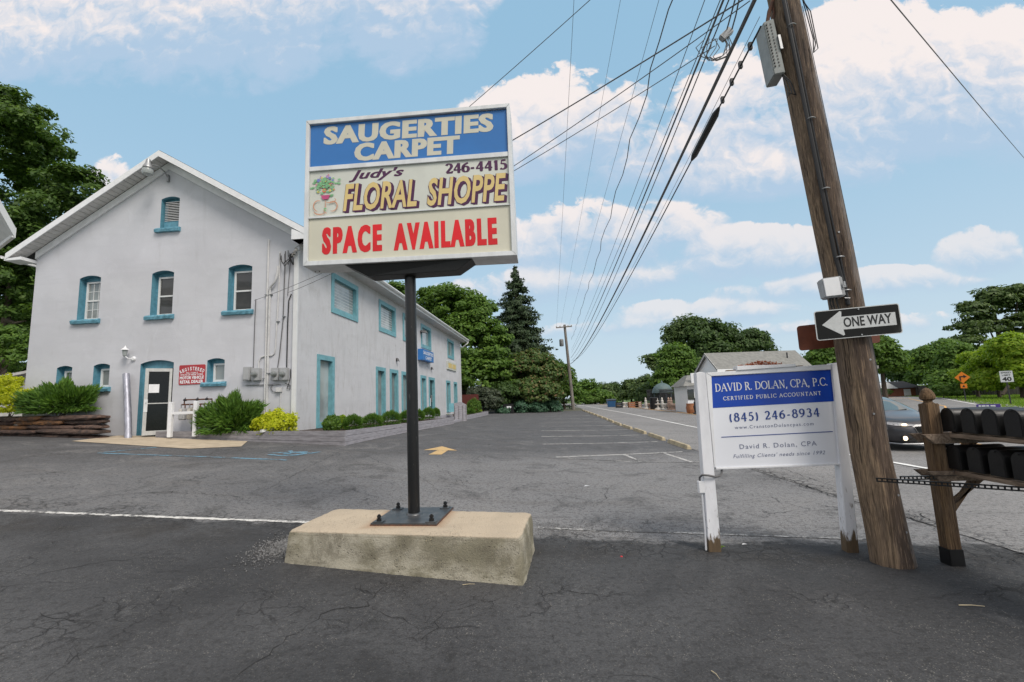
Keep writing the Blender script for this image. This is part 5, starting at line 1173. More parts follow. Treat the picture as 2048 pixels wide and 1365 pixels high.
p2_ = planter('timber_planter', 'short timber planter beyond the entrance steps of the grey building', [(-5.35,26.9),(-5.55,38.6),(-7.7,38.8)], [.86,.84,.84], [gfun], ['planter_lit','planter_lit'], 2)
mb = MB(); mb.add([(-5.4,26.9,.82),(-5.6,38.6,.80),(-7.85,38.7,.80),(-7.85,26.9,.82)], [(0,1,2,3)]); build('mulch', mb, M['soil'], p2_)
st = thing('entrance_steps', 'grey timber steps up to the shop door', 'steps', (-5.8, 24.8, .6))
for k in range(3):
    mb = MB(); mb.box(-7.78,23.2,.45+.0,-5.2-.35*k,26.6,.72+.13*k); build('step', mb, M['planter_lit'], st, bevel=.008)
sc_ = thing('ramp_screen', 'grey batten timber screen with pointed top beside the entrance steps', 'timber screen', (-4.9, 26.0, .6))
c = [aty(911,843,25.6), aty(934,839,26.4)]; A0 = Vector((c[0].x,25.2,0)); A1 = Vector((c[1].x,26.2,0)); zb_ = .55; zt0 = 1.62
dd_ = (A1-A0); 
mb = MB(); nrm = Vector((dd_.y,-dd_.x,0)).normalized()*.04; F = [A0+UZ*zb_, A1+UZ*zb_, A1+UZ*(zt0-.12), A0.lerp(A1,.55)+UZ*(zt0+.06), A0+UZ*(zt0-.02)]
mb.add(F+[p+nrm for p in F], [(0,1,2,3,4),(9,8,7,6,5)]+[(i,(i+1)%5,5+(i+1)%5,5+i) for i in range(5)]); build('panel', mb, M['planter_lit'], sc_)
for k in (0.02,.34,.66,.94):
    p = A0.lerp(A1, k)+nrm*1.02; mb = MB(); mb.obox(p, dd_.normalized(), nrm.normalized(), UZ, -.03, .03, 0, .03, zb_, zt0-.15); build('batten', mb, M['planter_shade'], sc_)
mb = MB(); mb.obox(A0, dd_.normalized(), nrm.normalized(), UZ, -.45, -.02, -.02, .04, 1.15, 1.62); build('teal_rail_board', mb, M['teal_light'], sc_)
# slab in front of the door
mb = MB(); P = [(-13.45,11.95),(-13.55,13.45),(-12.1,13.5),(-12.0,13.12),(-8.75,12.66),(-8.2,11.62),(-9.2,11.05)]
mb.add([(x, y, gh(x, y)+.012) for x, y in P], [list(range(len(P)))]); struct('walkway_slab', mb, M['slab'])
# dry stone wall
sw = thing('stone_wall', 'low dry-laid wall of dark brown ledge stones left of the entrance', 'stone wall', (-15, 12.8, 1.0))
wa, wb = Vector((-19.5, 13.15)), Vector((-13.38, 12.72)); Lw = (wb-wa).length; dw_ = (wb-wa).normalized(); nw = Vector((dw_.y, -dw_.x))
rs = random.Random(5)
for row in range(5):
    s = -.2*row % .5
    s = 0.0 if row % 2 else -.35
    while s < Lw-.05:
        ln = rs.uniform(.75, 2.3)*(1 if row else .8); e = min(Lw+rs.uniform(-.03,.05), s+ln)
        if Lw-e < .25: e = Lw+rs.uniform(-.02,.05)
        s0 = max(0, s); nseg = 9; vs = []; hrow = .145
        zb0 = 1.0+row*hrow; jz = rs.uniform(-.01,.01); th = hrow*rs.uniform(.80,1.08); dpt = rs.uniform(-.10,.09)+.04*(4-row)/4; tilt = rs.uniform(-.02,.02)
        for i in range(nseg+1):
            u = i/nseg; q = wa+dw_*(s0+(e-s0)*u); tap = min(1, 3.5*u+.45, 3.5*(1-u)+.45); g0 = gh(q.x, q.y)-1.04
            zc = zb0+th/2+jz+g0*(1-row/5)+tilt*(u-.5); h2 = th/2*tap*rs.uniform(.85,1.1)
            for (ou, oz) in ((dpt, -h2), (dpt+.035*rs.random()+.01, -h2*.25), (dpt+.02*rs.random(), h2*.55), (dpt-.03, h2), (-.32, h2), (-.32, -h2)):
                p = q+nw*(ou*(.6+.4*tap)); vs.append((p.x, p.y, zc+oz+rs.uniform(-.006,.006)))
        fs_ = [(6*i+k, 6*i+6+k, 6*i+6+(k+1) % 6, 6*i+(k+1) % 6) for i in range(nseg) for k in range(6)]+[(5,4,3,2,1,0), tuple(6*nseg+k for k in range(6))]
        mb = MB(); mb.add(vs, fs_); mm = rs.choice(['stone_a','stone_a','stone_c','stone_c','stone_b','stone_b']); build('stone', mb, M[mm], sw)
        s = e+rs.uniform(.004,.02)
mb = MB(); mb.add([(-19.5,13.2,1.63),(-13.9,12.95,1.63),(-13.9,13.49,1.63),(-19.5,13.6,1.63)], [(0,1,2,3)]); build('bed_soil', mb, M['soil'], sw)
# sheet-metal duct leaning at the wall end
mb = MB(); mb.tube([(-12.70,12.93,.93),(-12.88,13.06,1.55),(-13.12,13.22,2.3),(-13.32,13.34,2.93)], [.092,.094,.088,.092], 18)
solo('metal_duct', mb, M['duct'], 'long dented sheet-metal tube leaning upright against the grey wall', 'metal tube', smooth=True)
# gas meter rack
gr = thing('gas_meter_rack', 'gas meters and rusty pipes behind a pale timber guard rail', 'gas meter rack', (-10.9, 13.0, 1.05))
for x in (-11.345, -10.555): mb = MB(); mb.box(x-.058,12.84,.95,x+.058,12.95,1.985); build('guard_post', mb, M['white'], gr, bevel=.012)
mb = MB(); mb.box(-11.285,12.87,1.61,-10.615,12.92,1.69); build('guard_rail', mb, M['white'], gr, bevel=.004)
for i, (x, mm) in enumerate(((-11.20,'meter_grey'),(-10.93,'beige_metal'),(-10.70,'beige_metal'))):
    mb = MB(); mb.box(x-.10,13.08,1.44,x+.10,13.26,1.62); mb.box(x-.09,13.09,1.62,x+.09,13.25,1.80); g_ = build('gas_meter', mb, M[mm], gr, bevel=.03, seg=3)
    mb = MB(); mb.lathe((x,13.075,1.72), [(.05,0),(.05,-.02)], 14, 'y'); build('dial', mb, M['stone_pale'], g_)
    for dx in (-.06,.06): mb = MB(); mb.tube([(x+dx,13.17,1.79),(x+dx,13.17,1.90)], .016, 6); build('riser', mb, M['rust' if dx > 0 else 'galv'], g_)
for nm, pts, mm in (('gas_pipe',[(-11.17,13.17,1.90),(-11.17,13.17,2.04),(-10.28,13.17,2.03),(-10.28,13.17,1.96)],'rust'), ('gas_pipe',[(-11.28,13.2,1.90),(-10.05,13.2,1.885),(-9.97,13.25,1.90),(-9.97,13.3,2.06)],'rust'), ('gas_pipe',[(-10.88,13.17,1.45),(-10.88,13.17,1.05)],'cable_grey')):
    mb = MB(); mb.tube(pts, .022, 8); build(nm, mb, M[mm], gr, smooth=True)
for x in (-11.15,-10.75,-10.45,-9.95):
    mb = MB(); mb.lathe((x,13.17,2.035), [(.035,-.035),(.035,.035)], 8, 'x'); mb.tube([(x,13.15,2.06),(x+.05,13.13,2.10)], .010, 5); build('valve', mb, M['dark_metal'], gr)
# outbuilding glimpsed at the left edge and the neighbour's eave
ob_ = thing('stone_outbuilding', 'low grey outbuilding with a lean-to roof left of the grey building', 'outbuilding', (-21, 17, 1.2))
c0 = aty(56, 742, 16.5); c1 = aty(-60, 768, 16.5)
mb = MB(); mb.add([(-27,16.5,.8),(c0.x+.3,16.5,.8),(c0.x+.3,16.5,c0.z-.12),(-27,16.5,c0.z-.12)], [(0,1,2,3)]); mb.add([(c0.x+.3,16.5,.8),(c0.x+.3,20,.8),(c0.x+.3,20,c0.z),(c0.x+.3,16.5,c0.z-.12)], [(0,1,2,3)]); build('wall', mb, M['stone_pale'], ob_)
mb = MB(); mb.hexa([(c1.x,16.2,c1.z-.12),(c0.x+.45,16.2,c0.z-.1),(c0.x+.45,20,c0.z+.3),(c1.x,20,c1.z+.3)], [(c1.x,16.2,c1.z),(c0.x+.45,16.2,c0.z),(c0.x+.45,20,c0.z+.42),(c1.x,20,c1.z+.42)]); build('roof', mb, M['stone_pale'], ob_)
nb_ = thing('neighbour_building', 'white eave corner of a neighbouring building at the left edge', 'building', (-14, 8, 1))
Cc = aty(27, 473, 9.0); Aa = aty(-60, 318, 8.0); Bb = aty(-60, 540, 11.5)
mb = MB(); th_ = Vector((0,0,.16)); mb.hexa([Cc, Aa, Aa+Vector((-3,.6,.3)), Bb], [Cc+th_, Aa+th_, Aa+th_+Vector((-3,.6,.3)), Bb+th_]); nr = build('roof', mb, M['soffit'], nb_)
for a, b in ((Cc, Aa), (Cc, Bb)):
    mb = MB(); d = (b-a).normalized(); n2 = d.cross(UZ).normalized(); mb.obox(a, d, n2, UZ, -.02, (b-a).length, -.03, .03, -.03, .20); build('gutter', mb, M['vinyl'], nr)
mb = MB(); mb.box(-21,8.5,.3,-17.6,10.4,6.0); build('wall', mb, M['white'], nb_)
# ---------------------------------------------------------------- ground, lot, roads
lin_ = np.linspace
def xw(Y): return np.interp(Y, [-40,8,12.5,22.6,55,68,100,160,400], [8.2,7.55,7.3,6.6,5.2,4.5,1.5,-8,-60])        # white edge line of the main road
def xl(Y): return np.interp(Y, [-40,5,7.8,10.7,14,24,29,48,60,160,400], [4.6,4.30,4.22,4.02,3.9,3.6,3.42,3.0,3.2,-9.2,-61.2])   # lot side of the road
far_ = np.r_[-1500,-700,-300,lin_(-150,150,101),300,700,1500]
sheet('ground', far_, np.r_[-700,-300,-100,lin_(-60,180,81),260,400,800,2400], lambda u, v: (u, v), -.03, M['grass_base'])
sheet('parking_lot', lin_(-34,0,60), lin_(-14,49,110), lambda u, v: (xl(v)+.05+u*(1+0*v), v), .0, M['lot'])
sheet('road', lin_(0,1,26), np.r_[lin_(-20,100,200), lin_(103,300,50)], lambda u, v: (xl(v)+u*(xw(v)+9.9-xl(v)), v), .008, M['road'])
# second road, joining from the right
CL2 = [(13.9,9),(15.5,18),(21,27),(34,44.2),(50,70.9),(58,90),(62,120),(70,170)]
def c2x(t): return np.interp(t, range(len(CL2)), [c[0] for c in CL2]), np.interp(t, range(len(CL2)), [c[1] for c in CL2])
def r2(u, v):
    x, y = c2x(v); x2, y2 = c2x(np.minimum(v+.02, len(CL2)-1)); x1, y1 = c2x(np.maximum(v-.02, 0)); dx, dy = x2-x1, y2-y1; L = np.hypot(dx, dy)
    return x+u*dy/L, y-u*dx/L
sheet('side_road', lin_(-4.2,4.4,12), lin_(0,len(CL2)-1,150), r2, .016, M['road'])
mb = MB(); apr = [(15.5,22),(24,32),(36,52),(44,66),(30,72),(12,74),(9,60),(14.5,30)]
sheet('forecourt', lin_(0,1,30), lin_(20,76,70), lambda u, v: (np.interp(v,[20,76],[15.0,13.5])+u*(np.interp(v,[20,30,45,66,76],[1.2,7.5,18,30,30])), v), -.006, M['road'])
sheet('verge', lin_(0,1,30), lin_(48.9,64,20), lambda u, v: (-34+u*(xl(v)+34.0), v), -.006, M['dirt'])
# painted markings
def line(name, pts, wd, mt, off=.014, jag=.25, step=.3):
    mb = MB(); ribbon(mb, pts, wd, off, jag, step); return struct(name, mb, M[mt])
line('edge_line', [(float(xw(y)), y) for y in np.r_[lin_(-10,70,50), lin_(74,160,20)]], .13, 'line_road', .022)
line('centre_line', [(float(xw(y))+np.interp(y,[8,15,34,44,100],[4.3,4.65,4.15,4.2,4.2]), y) for y in lin_(6,110,70)], .12, 'line_yellow', .022)
line('centre_line', [(float(xw(y))+np.interp(y,[8,15,34,44,100],[4.3,4.65,4.15,4.2,4.2])+.26, y) for y in lin_(6,110,70)], .10, 'line_yellow', .022)
line('edge_line', [(float(xw(y))+8.9, y) for y in lin_(27,110,50)], .12, 'line_road', .022)
line('centre_line', [(15.5,18),(21,27),(34,44.2),(50,70.9),(57,88)], .14, 'line_yellow', .030)
line('edge_line', [(19.5,20.5),(24.6,26),(36.3,43.2),(52.7,68.9),(60,88)], .16, 'line_road', .030)
line('lot_line', [(-9.5,5.86),(-7.6,5.88),(-5.4,5.89),(-3.3,5.91),(-2.6,5.92)], .075, 'line_white', .006, .35, .06)
line('lot_line', [(-.3,5.95),(.7,5.84),(1.6,5.71),(2.4,5.57),(3.35,5.42)], .055, 'line_white_old', .006, .5, .06)
for (x0, y0, x1, y1) in ((-.44,14.53,3.35,16.2),(-.54,17.0,3.2,18.7),(-.62,19.8,3.2,21.5),(-.70,22.8,3.1,24.5),(-.8,26.3,3.0,28.0),(-.85,30.2,2.9,31.9),(-.9,34.6,2.8,36.3)):
    line('stall_line', [(x0,y0),(x1,y1)], .10, 'line_white_far', .006, .2)
line('hatch_line', [(-.04,11.79),(3.45,13.45)], .10, 'line_white_far', .006, .2)
line('hatch_line', [(-.04,11.74),(1.6,11.36),(2.98,11.30),(3.75,11.7)], .08, 'line_white_old', .0065, .3)
line('hatch_line', [(1.72,12.66),(1.95,11.36)], .09, 'line_white_far', .007, .2); line('hatch_line', [(2.86,13.1),(3.10,11.38)], .09, 'line_white_far', .007, .2)
mb = MB(); AR = [ong(*p) for p in ((848,893),(886,893),(918,899),(898,901),(884,910),(856,910),(878,900))]
ar = [ong(847,901), ong(884,893.5), ong(915,902), ong(896,901.5), ong(883,910), ong(857,910), ong(876,901)]
gpoly(mb, [(p.x, p.y) for p in ar], .007); struct('painted_arrow', mb, M['arrow_yellow'])
line('accessible_bay_line', [(-10.7,10.16),(-5.94,9.96)], .10, 'line_blue', .006, .2); line('accessible_bay_line', [(-10.75,10.18),(-10.2,11.2)], .10, 'line_blue', .0065, .2)
mb = MB()
for pts in ([(-6.9,10.75),(-6.45,10.95),(-6.1,11.1)], [(-6.6,11.15),(-6.35,10.85),(-6.45,10.65)], [(-6.75,10.55),(-6.4,10.45),(-6.1,10.6),(-6.0,10.85)], [(-6.3,10.95),(-5.9,10.9),(-5.8,11.15)]): ribbon(mb, pts, .11, .006+.0006*len(mb.f) % .003, .2, .15)
struct('accessible_symbol', mb, M['line_blue'])
# cracks that open in the surface: narrow dark jagged fissures
def crack(mb, px_pts, w0, seed, branches=4, off=.004, depth=0):
    rs = random.Random(seed); P = [ong(*p) if len(p) == 2 else Vector(p) for p in px_pts]; Q = []
    for a, b in zip(P[:-1], P[1:]):
        n = max(2, int((b-a).length/.07)); d = (b-a); nn = Vector((-d.y, d.x, 0)).normalized()
        for i in range(n): Q.append(a.lerp(b, i/n)+nn*rs.gauss(0, .022))
    Q.append(P[-1]); L = []
    for i, p in enumerate(Q):
        d = (Q[min(i+1,len(Q)-1)]-Q[max(i-1,0)]); nn = Vector((-d.y, d.x, 0)).normalized(); wd = w0*.55*(.25+.75*math.sin(math.pi*(i+.6)/(len(Q)+.2)))*rs.uniform(.2,1.4)
        for q in (p+nn*wd/2, p-nn*wd/2): L.append((q.x, q.y, gh(q.x, q.y)+off+depth*.0004))
    mb.add(L, [(2*i,2*i+1,2*i+3,2*i+2) for i in range(len(Q)-1)])
    if depth < 2:
        for k in range(branches if depth else max(1, branches*2//3)):
            i = rs.randrange(1, len(Q)-1); d = (Q[i]-Q[i-1]).normalized(); a = rs.choice((-1,1))*rs.uniform(.5,1.3); d2 = Vector((d.x*math.cos(a)-d.y*math.sin(a), d.x*math.sin(a)+d.y*math.cos(a), 0)); ln = rs.uniform(.08,.32)
            e = Q[i]+d2*ln*.5; e2 = e+Vector((rs.gauss(0,.5)*ln*.3, rs.gauss(0,.5)*ln*.3, 0))+d2*ln*.5
            crack(mb, [tuple(Q[i]), tuple(e), tuple(e2)], w0*.55, seed*7+k, 2, off, depth+1)
mb = MB()
for i, (pts, w0, nb) in enumerate([([(470,1362),(530,1310),(575,1275),(640,1240),(665,1222),(735,1213),(762,1180),(800,1160)], .016, 14), ([(0,1153),(90,1147),(180,1130),(290,1117),(360,1118)], .014, 5), ([(290,1148),(380,1143),(480,1128),(560,1123)], .010, 3),
    ([(1020,1190),(985,1205),(940,1213),(890,1225),(870,1255),(840,1285)], .012, 12), ([(735,1213),(800,1240),(850,1262),(870,1255)], .008, 14), ([(0,1022),(120,1006),(230,990),(330,985),(470,992),(500,1010)], .018, 5), ([(440,1005),(520,985),(580,955),(700,893)], .016, 10),
    ([(0,918),(150,908),(250,905)], .03, 2), ([(700,893),(760,925),(830,945),(880,985),(900,1012)], .014, 16), ([(830,945),(870,930),(920,960),(960,1000)], .012, 12), ([(560,950),(640,960),(720,985),(800,1010)], .012, 16), ([(1160,1022),(1190,1010),(1210,1000),(1216,975)], .014, 8),
    ([(1216,975),(1300,972),(1400,985)], .010, 4), ([(1410,998),(1520,1002),(1680,1008)], .010, 5), ([(1080,1195),(1130,1180),(1200,1195),(1260,1185)], .012, 18), ([(1450,1112),(1480,1108),(1520,1100),(1600,1092)], .012, 6), ([(0,1240),(80,1225),(150,1245),(220,1232),(250,1210)], .010, 12), ([(90,1362),(170,1300),(230,1290)], .008, 8),
    ([(1700,1190),(1760,1185),(1830,1200),(1950,1180),(2046,1185)], .006, 6), ([(1300,1180),(1400,1175),(1500,1178),(1600,1185)], .005, 8), ([(1060,1062),(1100,1060),(1180,1075),(1280,1078),(1380,1080)], .014, 24), ([(1980,1170),(2010,1178),(2047,1188)], .03, 8)]):
    crack(mb, pts, w0, 100+i, nb)
M['crack'] = pm('open crack', (.020, .020, .020), .95, var=.2)
struct('cracks', mb, M['crack'])
mb = MB()
for i, (pts, w0, nb) in enumerate([([(1475,925),(1530,945),(1600,968),(1660,992),(1730,1010),(1800,1030),(1860,1052),(1950,1080),(2047,1112)], .045, 36), ([(1490,932),(1560,962),(1640,985),(1690,1002)], .03, 26), ([(1500,928),(1570,940),(1640,965),(1700,985)], .02, 20), ([(1810,1020),(1860,1040),(1900,1062)], .03, 14), ([(1700,912),(1800,960),(1850,955),(2000,945)], .012, 4), ([(1560,925),(1640,935),(1700,955)], .012, 4), ([(1930,1085),(2047,1130)], .02, 10)]):
    crack(mb, pts, w0, 300+i, nb, .012)
struct('cracks', mb, M['crack'])
# wheel stops
def stop(y0, y1, label):
    x0, x1 = float(np.interp(y0, [14,24,48], [3.80,3.30,2.85])), float(np.interp(y1, [14,24,48], [3.80,3.30,2.85])); a = Vector((x0,y0,0)); b = Vector((x1,y1,0)); d = (b-a).normalized(); n_ = Vector((d.y,-d.x,0))
    z0, z1 = gh(x0,y0)-.02, gh(x1,y1)-.02
    def ring(p, z, t, s=1): return [p-n_*.085*s+UZ*z, p+n_*.085*s+UZ*z, p+n_*.045*s+UZ*(z+.135*t), p-n_*.045*s+UZ*(z+.135*t)]
    mb = MB(); R_ = [ring(a, z0, .75, .9), ring(a+d*.08, z0, 1), ring(b-d*.08, z1, 1), ring(b, z1, .75, .9)]; vs = [p for r in R_ for p in r]
    mb.add(vs, [(3,2,1,0),(12,13,14,15)]+[(4*i+k,4*i+(k+1)%4,4*i+4+(k+1)%4,4*i+4+k) for i in range(3) for k in range(4)])
    return solo('wheel_stop', mb, M['stop'], label, 'wheel stop', group='concrete wheel stops along the road side of the lot', bevel=.008)
ords = ['nearest', 'second nearest', 'third nearest', 'fourth nearest', 'fifth nearest', 'sixth nearest', 'seventh nearest', 'eighth nearest', 'ninth nearest', 'tenth nearest']
y = 14.05; k = 0
while y < 50:
    ln = 1.95; lab = 'pale concrete wheel stop, {} of the row beside the road'.format(ords[k]) if k < 10 else ['eleventh nearest','twelfth','thirteenth','last'][min(3,k-10)]+' pale concrete wheel stop of the row, near the distant utility pole'
    stop(y, y+ln, lab); y += ln+.62; k += 1
# litter and loose stones
for p, s_, nm, lb, ct, mt in (((1243,1114),.012,'bottle_cap','tiny bright red bottle cap lying on dark asphalt','bottle cap','let_red'),):
    q = ong(*p); mb = MB(); mb.lathe(q, [(s_,0),(s_,.006)], 8); solo(nm, mb, M[mt], lb, ct)
def stick(a, b, r, label):
    A, B = ong(*a), ong(*b); m_ = A.lerp(B,.5)+Vector((.004,.003,.004)); mb = MB(); mb.tube([A+UZ*.008, m_+UZ*.008, B+UZ*.010], [r, r*.8, r*.5], 6); solo('twig', mb, M['stop'], label, 'twig')
stick((1918,1213),(1970,1216),.0045,'straight pale twig lying on the asphalt below the mailboxes'); stick((1423,1345),(1440,1362),.003,'thin reddish twig on the asphalt at the lower edge'); stick((925,1172),(950,1171),.003,'thin straw lying in front of the concrete block')
def scrap(p, w_, h_, label):
    q = ong(*p); mb = MB(); mb.add([(q.x-w_,q.y-h_,q.z+.006),(q.x+w_,q.y-h_*.2,q.z+.010),(q.x+w_*.8,q.y+h_,q.z+.005),(q.x-w_*.6,q.y+h_*.7,q.z+.012)], [(0,1,2,3)]); solo('paper_scrap', mb, M['white'], label, 'paper scrap')
scrap((1174,973),.05,.03,'white paper scrap on grey asphalt right of the block'); scrap((1491,1090),.04,.008,'white paper scrap near the left post of the board sign')
def rubble(name, center, sx, sy, n, smin, smax, label, mt='galv'):
    V = []; F = []
    for i in range(n):
        x = center[0]+rng.normal(0, sx); y = center[1]+rng.normal(0, sy); s = rng.uniform(smin, smax); z = gh(x, y)+s*.3
        b = len(V); pts = np.array([(1,0,0),(-.5,.9,0),(-.5,-.9,0),(0,0,.8),(0,0,-.5)])*s*rng.uniform(.5,1.2,(5,3)); a = rng.uniform(0,6.28); c_, s_ = math.cos(a), math.sin(a)
        for p in pts: V.append((x+p[0]*c_-p[1]*s_, y+p[0]*s_+p[1]*c_, z+p[2]))
        F += [(b,b+1,b+3),(b+1,b+2,b+3),(b+2,b,b+3),(b+1,b,b+4),(b+2,b+1,b+4),(b,b+2,b+4)]
    me = bpy.data.meshes.new(name); fast_mesh(me, np.array(V), np.array(F)); me.materials.append(M[mt]); o = bpy.data.objects.new(name, me); COL.objects.link(o); tag(o, label, name.replace('_',' '), kind='stuff'); return o
M['gravel'] = pm('crushed stone', (.20,.20,.20), .9, var=.6, scale=25); M['gravel_dark'] = pm('loose aggregate', (.10,.10,.10), .9, col2=(.26,.24,.2), scale=20, lo=.5, hi=.6)
rubble('gravel_patch', (-3.02,5.10), .13, .24, 2600, .006, .017, 'patch of crushed stone at the left end of the concrete block', 'gravel')
rubble('loose_gravel', (.15,5.95), .38, .22, 420, .004, .011, 'loose gravel on broken asphalt right of the concrete block', 'gravel')
rubble('loose_gravel', (1.2,5.75), 1.3, .25, 700, .003, .008, 'scattered grit along the worn white line right of the block', 'gravel_dark')
rubble('loose_gravel', (0,4.2), 3.5, 1.2, 500, .002, .006, 'sparse grit scattered over the dark foreground asphalt', 'gravel_dark')

# ---------------------------------------------------------------- leaves
def leafcloud(name, P, N, S, mat_, parent=None, loc=None, asp=.55, bend=.25):
    """one mesh of n leaf faces: positions P, facing N, sizes S"""
    n = len(P); N = N/np.linalg.norm(N, axis=1, keepdims=True); a = rng.normal(size=(n,3)); T = np.cross(N, a); T /= np.linalg.norm(T, axis=1, keepdims=True)+1e-9; B = np.cross(N, T)
    S = S[:, None]; org = np.array(wloc(parent) if parent is not None else (loc or (0,0,0)))
    P = P-org
    V = np.stack([P-T*S, P+B*S*asp-N*S*bend, P+T*S, P-B*S*asp-N*S*bend], 1).reshape(-1, 3); F = np.arange(4*n).reshape(n, 4)
    me = bpy.data.meshes.new(name); fast_mesh(me, V, F); me.materials.append(mat_)
    at = me.attributes.new('rnd', 'FLOAT', 'FACE'); at.data.foreach_set('value', np.clip(rng.normal(.45,.22,n), 0, 1).astype(np.float32))
    o = bpy.data.objects.new(name, me); COL.objects.link(o)
    if parent is not None: o.parent = parent
    else: o.location = org
    return o
def clumps(lobes, n, surf=.55):
    """clump centres spread through ellipsoid lobes, most of them near the surface"""
    vol = np.array([l[3]*l[4]*l[5] for l in lobes])**.67; vol /= vol.sum(); C = []; D = []
    for l, k in zip(lobes, rng.multinomial(n, vol)):
        d = rng.normal(size=(k,3)); d /= np.linalg.norm(d, axis=1, keepdims=True); d[:,2] = np.where(d[:,2] < -.55, -d[:,2], d[:,2]); r = rng.uniform(surf,1.0,k)**.6
        C.append(np.array(l[:3])+d*r[:,None]*np.array(l[3:6])); D.append(d)
    return np.concatenate(C), np.concatenate(D)
def crown_leaves(lobes, nc, per, cr, ls, flat=.55, surf=.5, droop=0):
    C, D = clumps(lobes, nc, surf); rad = cr*rng.uniform(.55,1.35,len(C))
    idx = np.repeat(np.arange(len(C)), per); q = rng.normal(size=(len(idx),3)); q /= np.linalg.norm(q, axis=1, keepdims=True); q *= (rng.uniform(.25,1,len(idx))**.5)[:,None]
    off = q*np.stack([rad[idx], rad[idx], rad[idx]*flat], 1); P = C[idx]+off
    if droop: P[:,2] -= droop*(np.hypot(off[:,0],off[:,1])/cr)**2
    N = q*.7+D[idx]*.5+np.array([0,0,.55])+rng.normal(size=P.shape)*.45
    return P, N, ls*rng.uniform(.6,1.3,len(P))
def lobe_px(px, py, rx_px, rz_px, Y, ry=None):
    c = aty(px, py, Y); e = aty(px+rx_px, py, Y); t = aty(px, py-rz_px, Y); rx = abs(e.x-c.x); rz = abs(t.z-c.z); return (c.x, Y, c.z, rx, ry or rx*.9, rz)
def tree(name, label, cat, lobes, mat_, nc, per, cr, ls, base=None, tr=.2, group=None, flat=.55, surf=.5, limbs=7, trunk_top=None, bark='bark'):
    L = np.array([l[:3] for l in lobes]); bx, by = base if base else (L[:,0].mean(), L[:,1].mean()); bz = gh(bx, by)
    t = thing(name, label, cat, (bx, by, bz), group)
    top = trunk_top or L[:,2].mean(); mb = MB(); lean = Vector((random.uniform(-.2,.2), 0, 0))
    tp = Vector((bx, by, top))+lean; mb.tube([(bx,by,bz-.2),(bx+.03,by,bz+.3),tuple(Vector((bx,by,bz)).lerp(tp,.55)), tuple(tp)], [tr*1.4,tr*1.05,tr*.8,tr*.35], 9)
    build('trunk', mb, M[bark], t, smooth=True)
    for l in (random.sample(lobes, min(limbs, len(lobes))) if len(lobes) > 1 else []):
        s = Vector((bx,by,bz)).lerp(tp, random.uniform(.35,.85)); e = Vector(l[:3])+Vector((0,0,l[5]*.3)); m_ = s.lerp(e,.5)+Vector((0,0,-.08*(e-s).length)); mb = MB(); mb.tube([s,m_,e], [tr*.45,tr*.28,tr*.08], 6); build('limb', mb, M[bark], t, smooth=True)
    P, N, S = crown_leaves(lobes, nc, per, cr, ls, flat, surf); ok = P[:,2] > bz+.02; leafcloud('crown', P[ok], N[ok], S[ok], M[mat_], t)
    return t
LP = lobe_px
# left: the big dark maple and what grows under it
tree('maple_tree', 'huge dark green maple rising behind the left end of the grey building', 'tree',
     [LP(20,270,80,80,24),LP(95,290,62,45,24),LP(60,400,95,80,25),LP(150,375,55,42,24),LP(-40,340,90,120,25),LP(30,520,80,90,26),LP(120,430,70,50,25),LP(-30,640,90,100,26),LP(40,640,60,90,26.5),LP(-110,450,90,150,26),LP(5,235,45,45,24),LP(20,480,70,60,23.5),LP(60,560,50,60,23.8),LP(-10,560,70,70,23.5),LP(50,660,60,60,24)], 'lf_maple', 430, 150, .85, .155, tr=.34, trunk_top=10, surf=.40, limbs=4)
tree('maple_tree', 'shaded maple filling the dark gap between the two left roofs', 'tree', [LP(-20,600,110,110,31,3),LP(50,560,60,120,31,3),LP(40,720,90,80,31,3)], 'lf_dark', 160, 130, .9, .20, tr=.3)
tree('small_tree', 'paler young tree at the left edge above the golden shrub', 'tree', [LP(5,690,45,42,17.5),LP(-30,720,60,45,17.5),LP(30,715,26,24,17.5)], 'lf_mid', 90, 90, .30, .075, tr=.08)
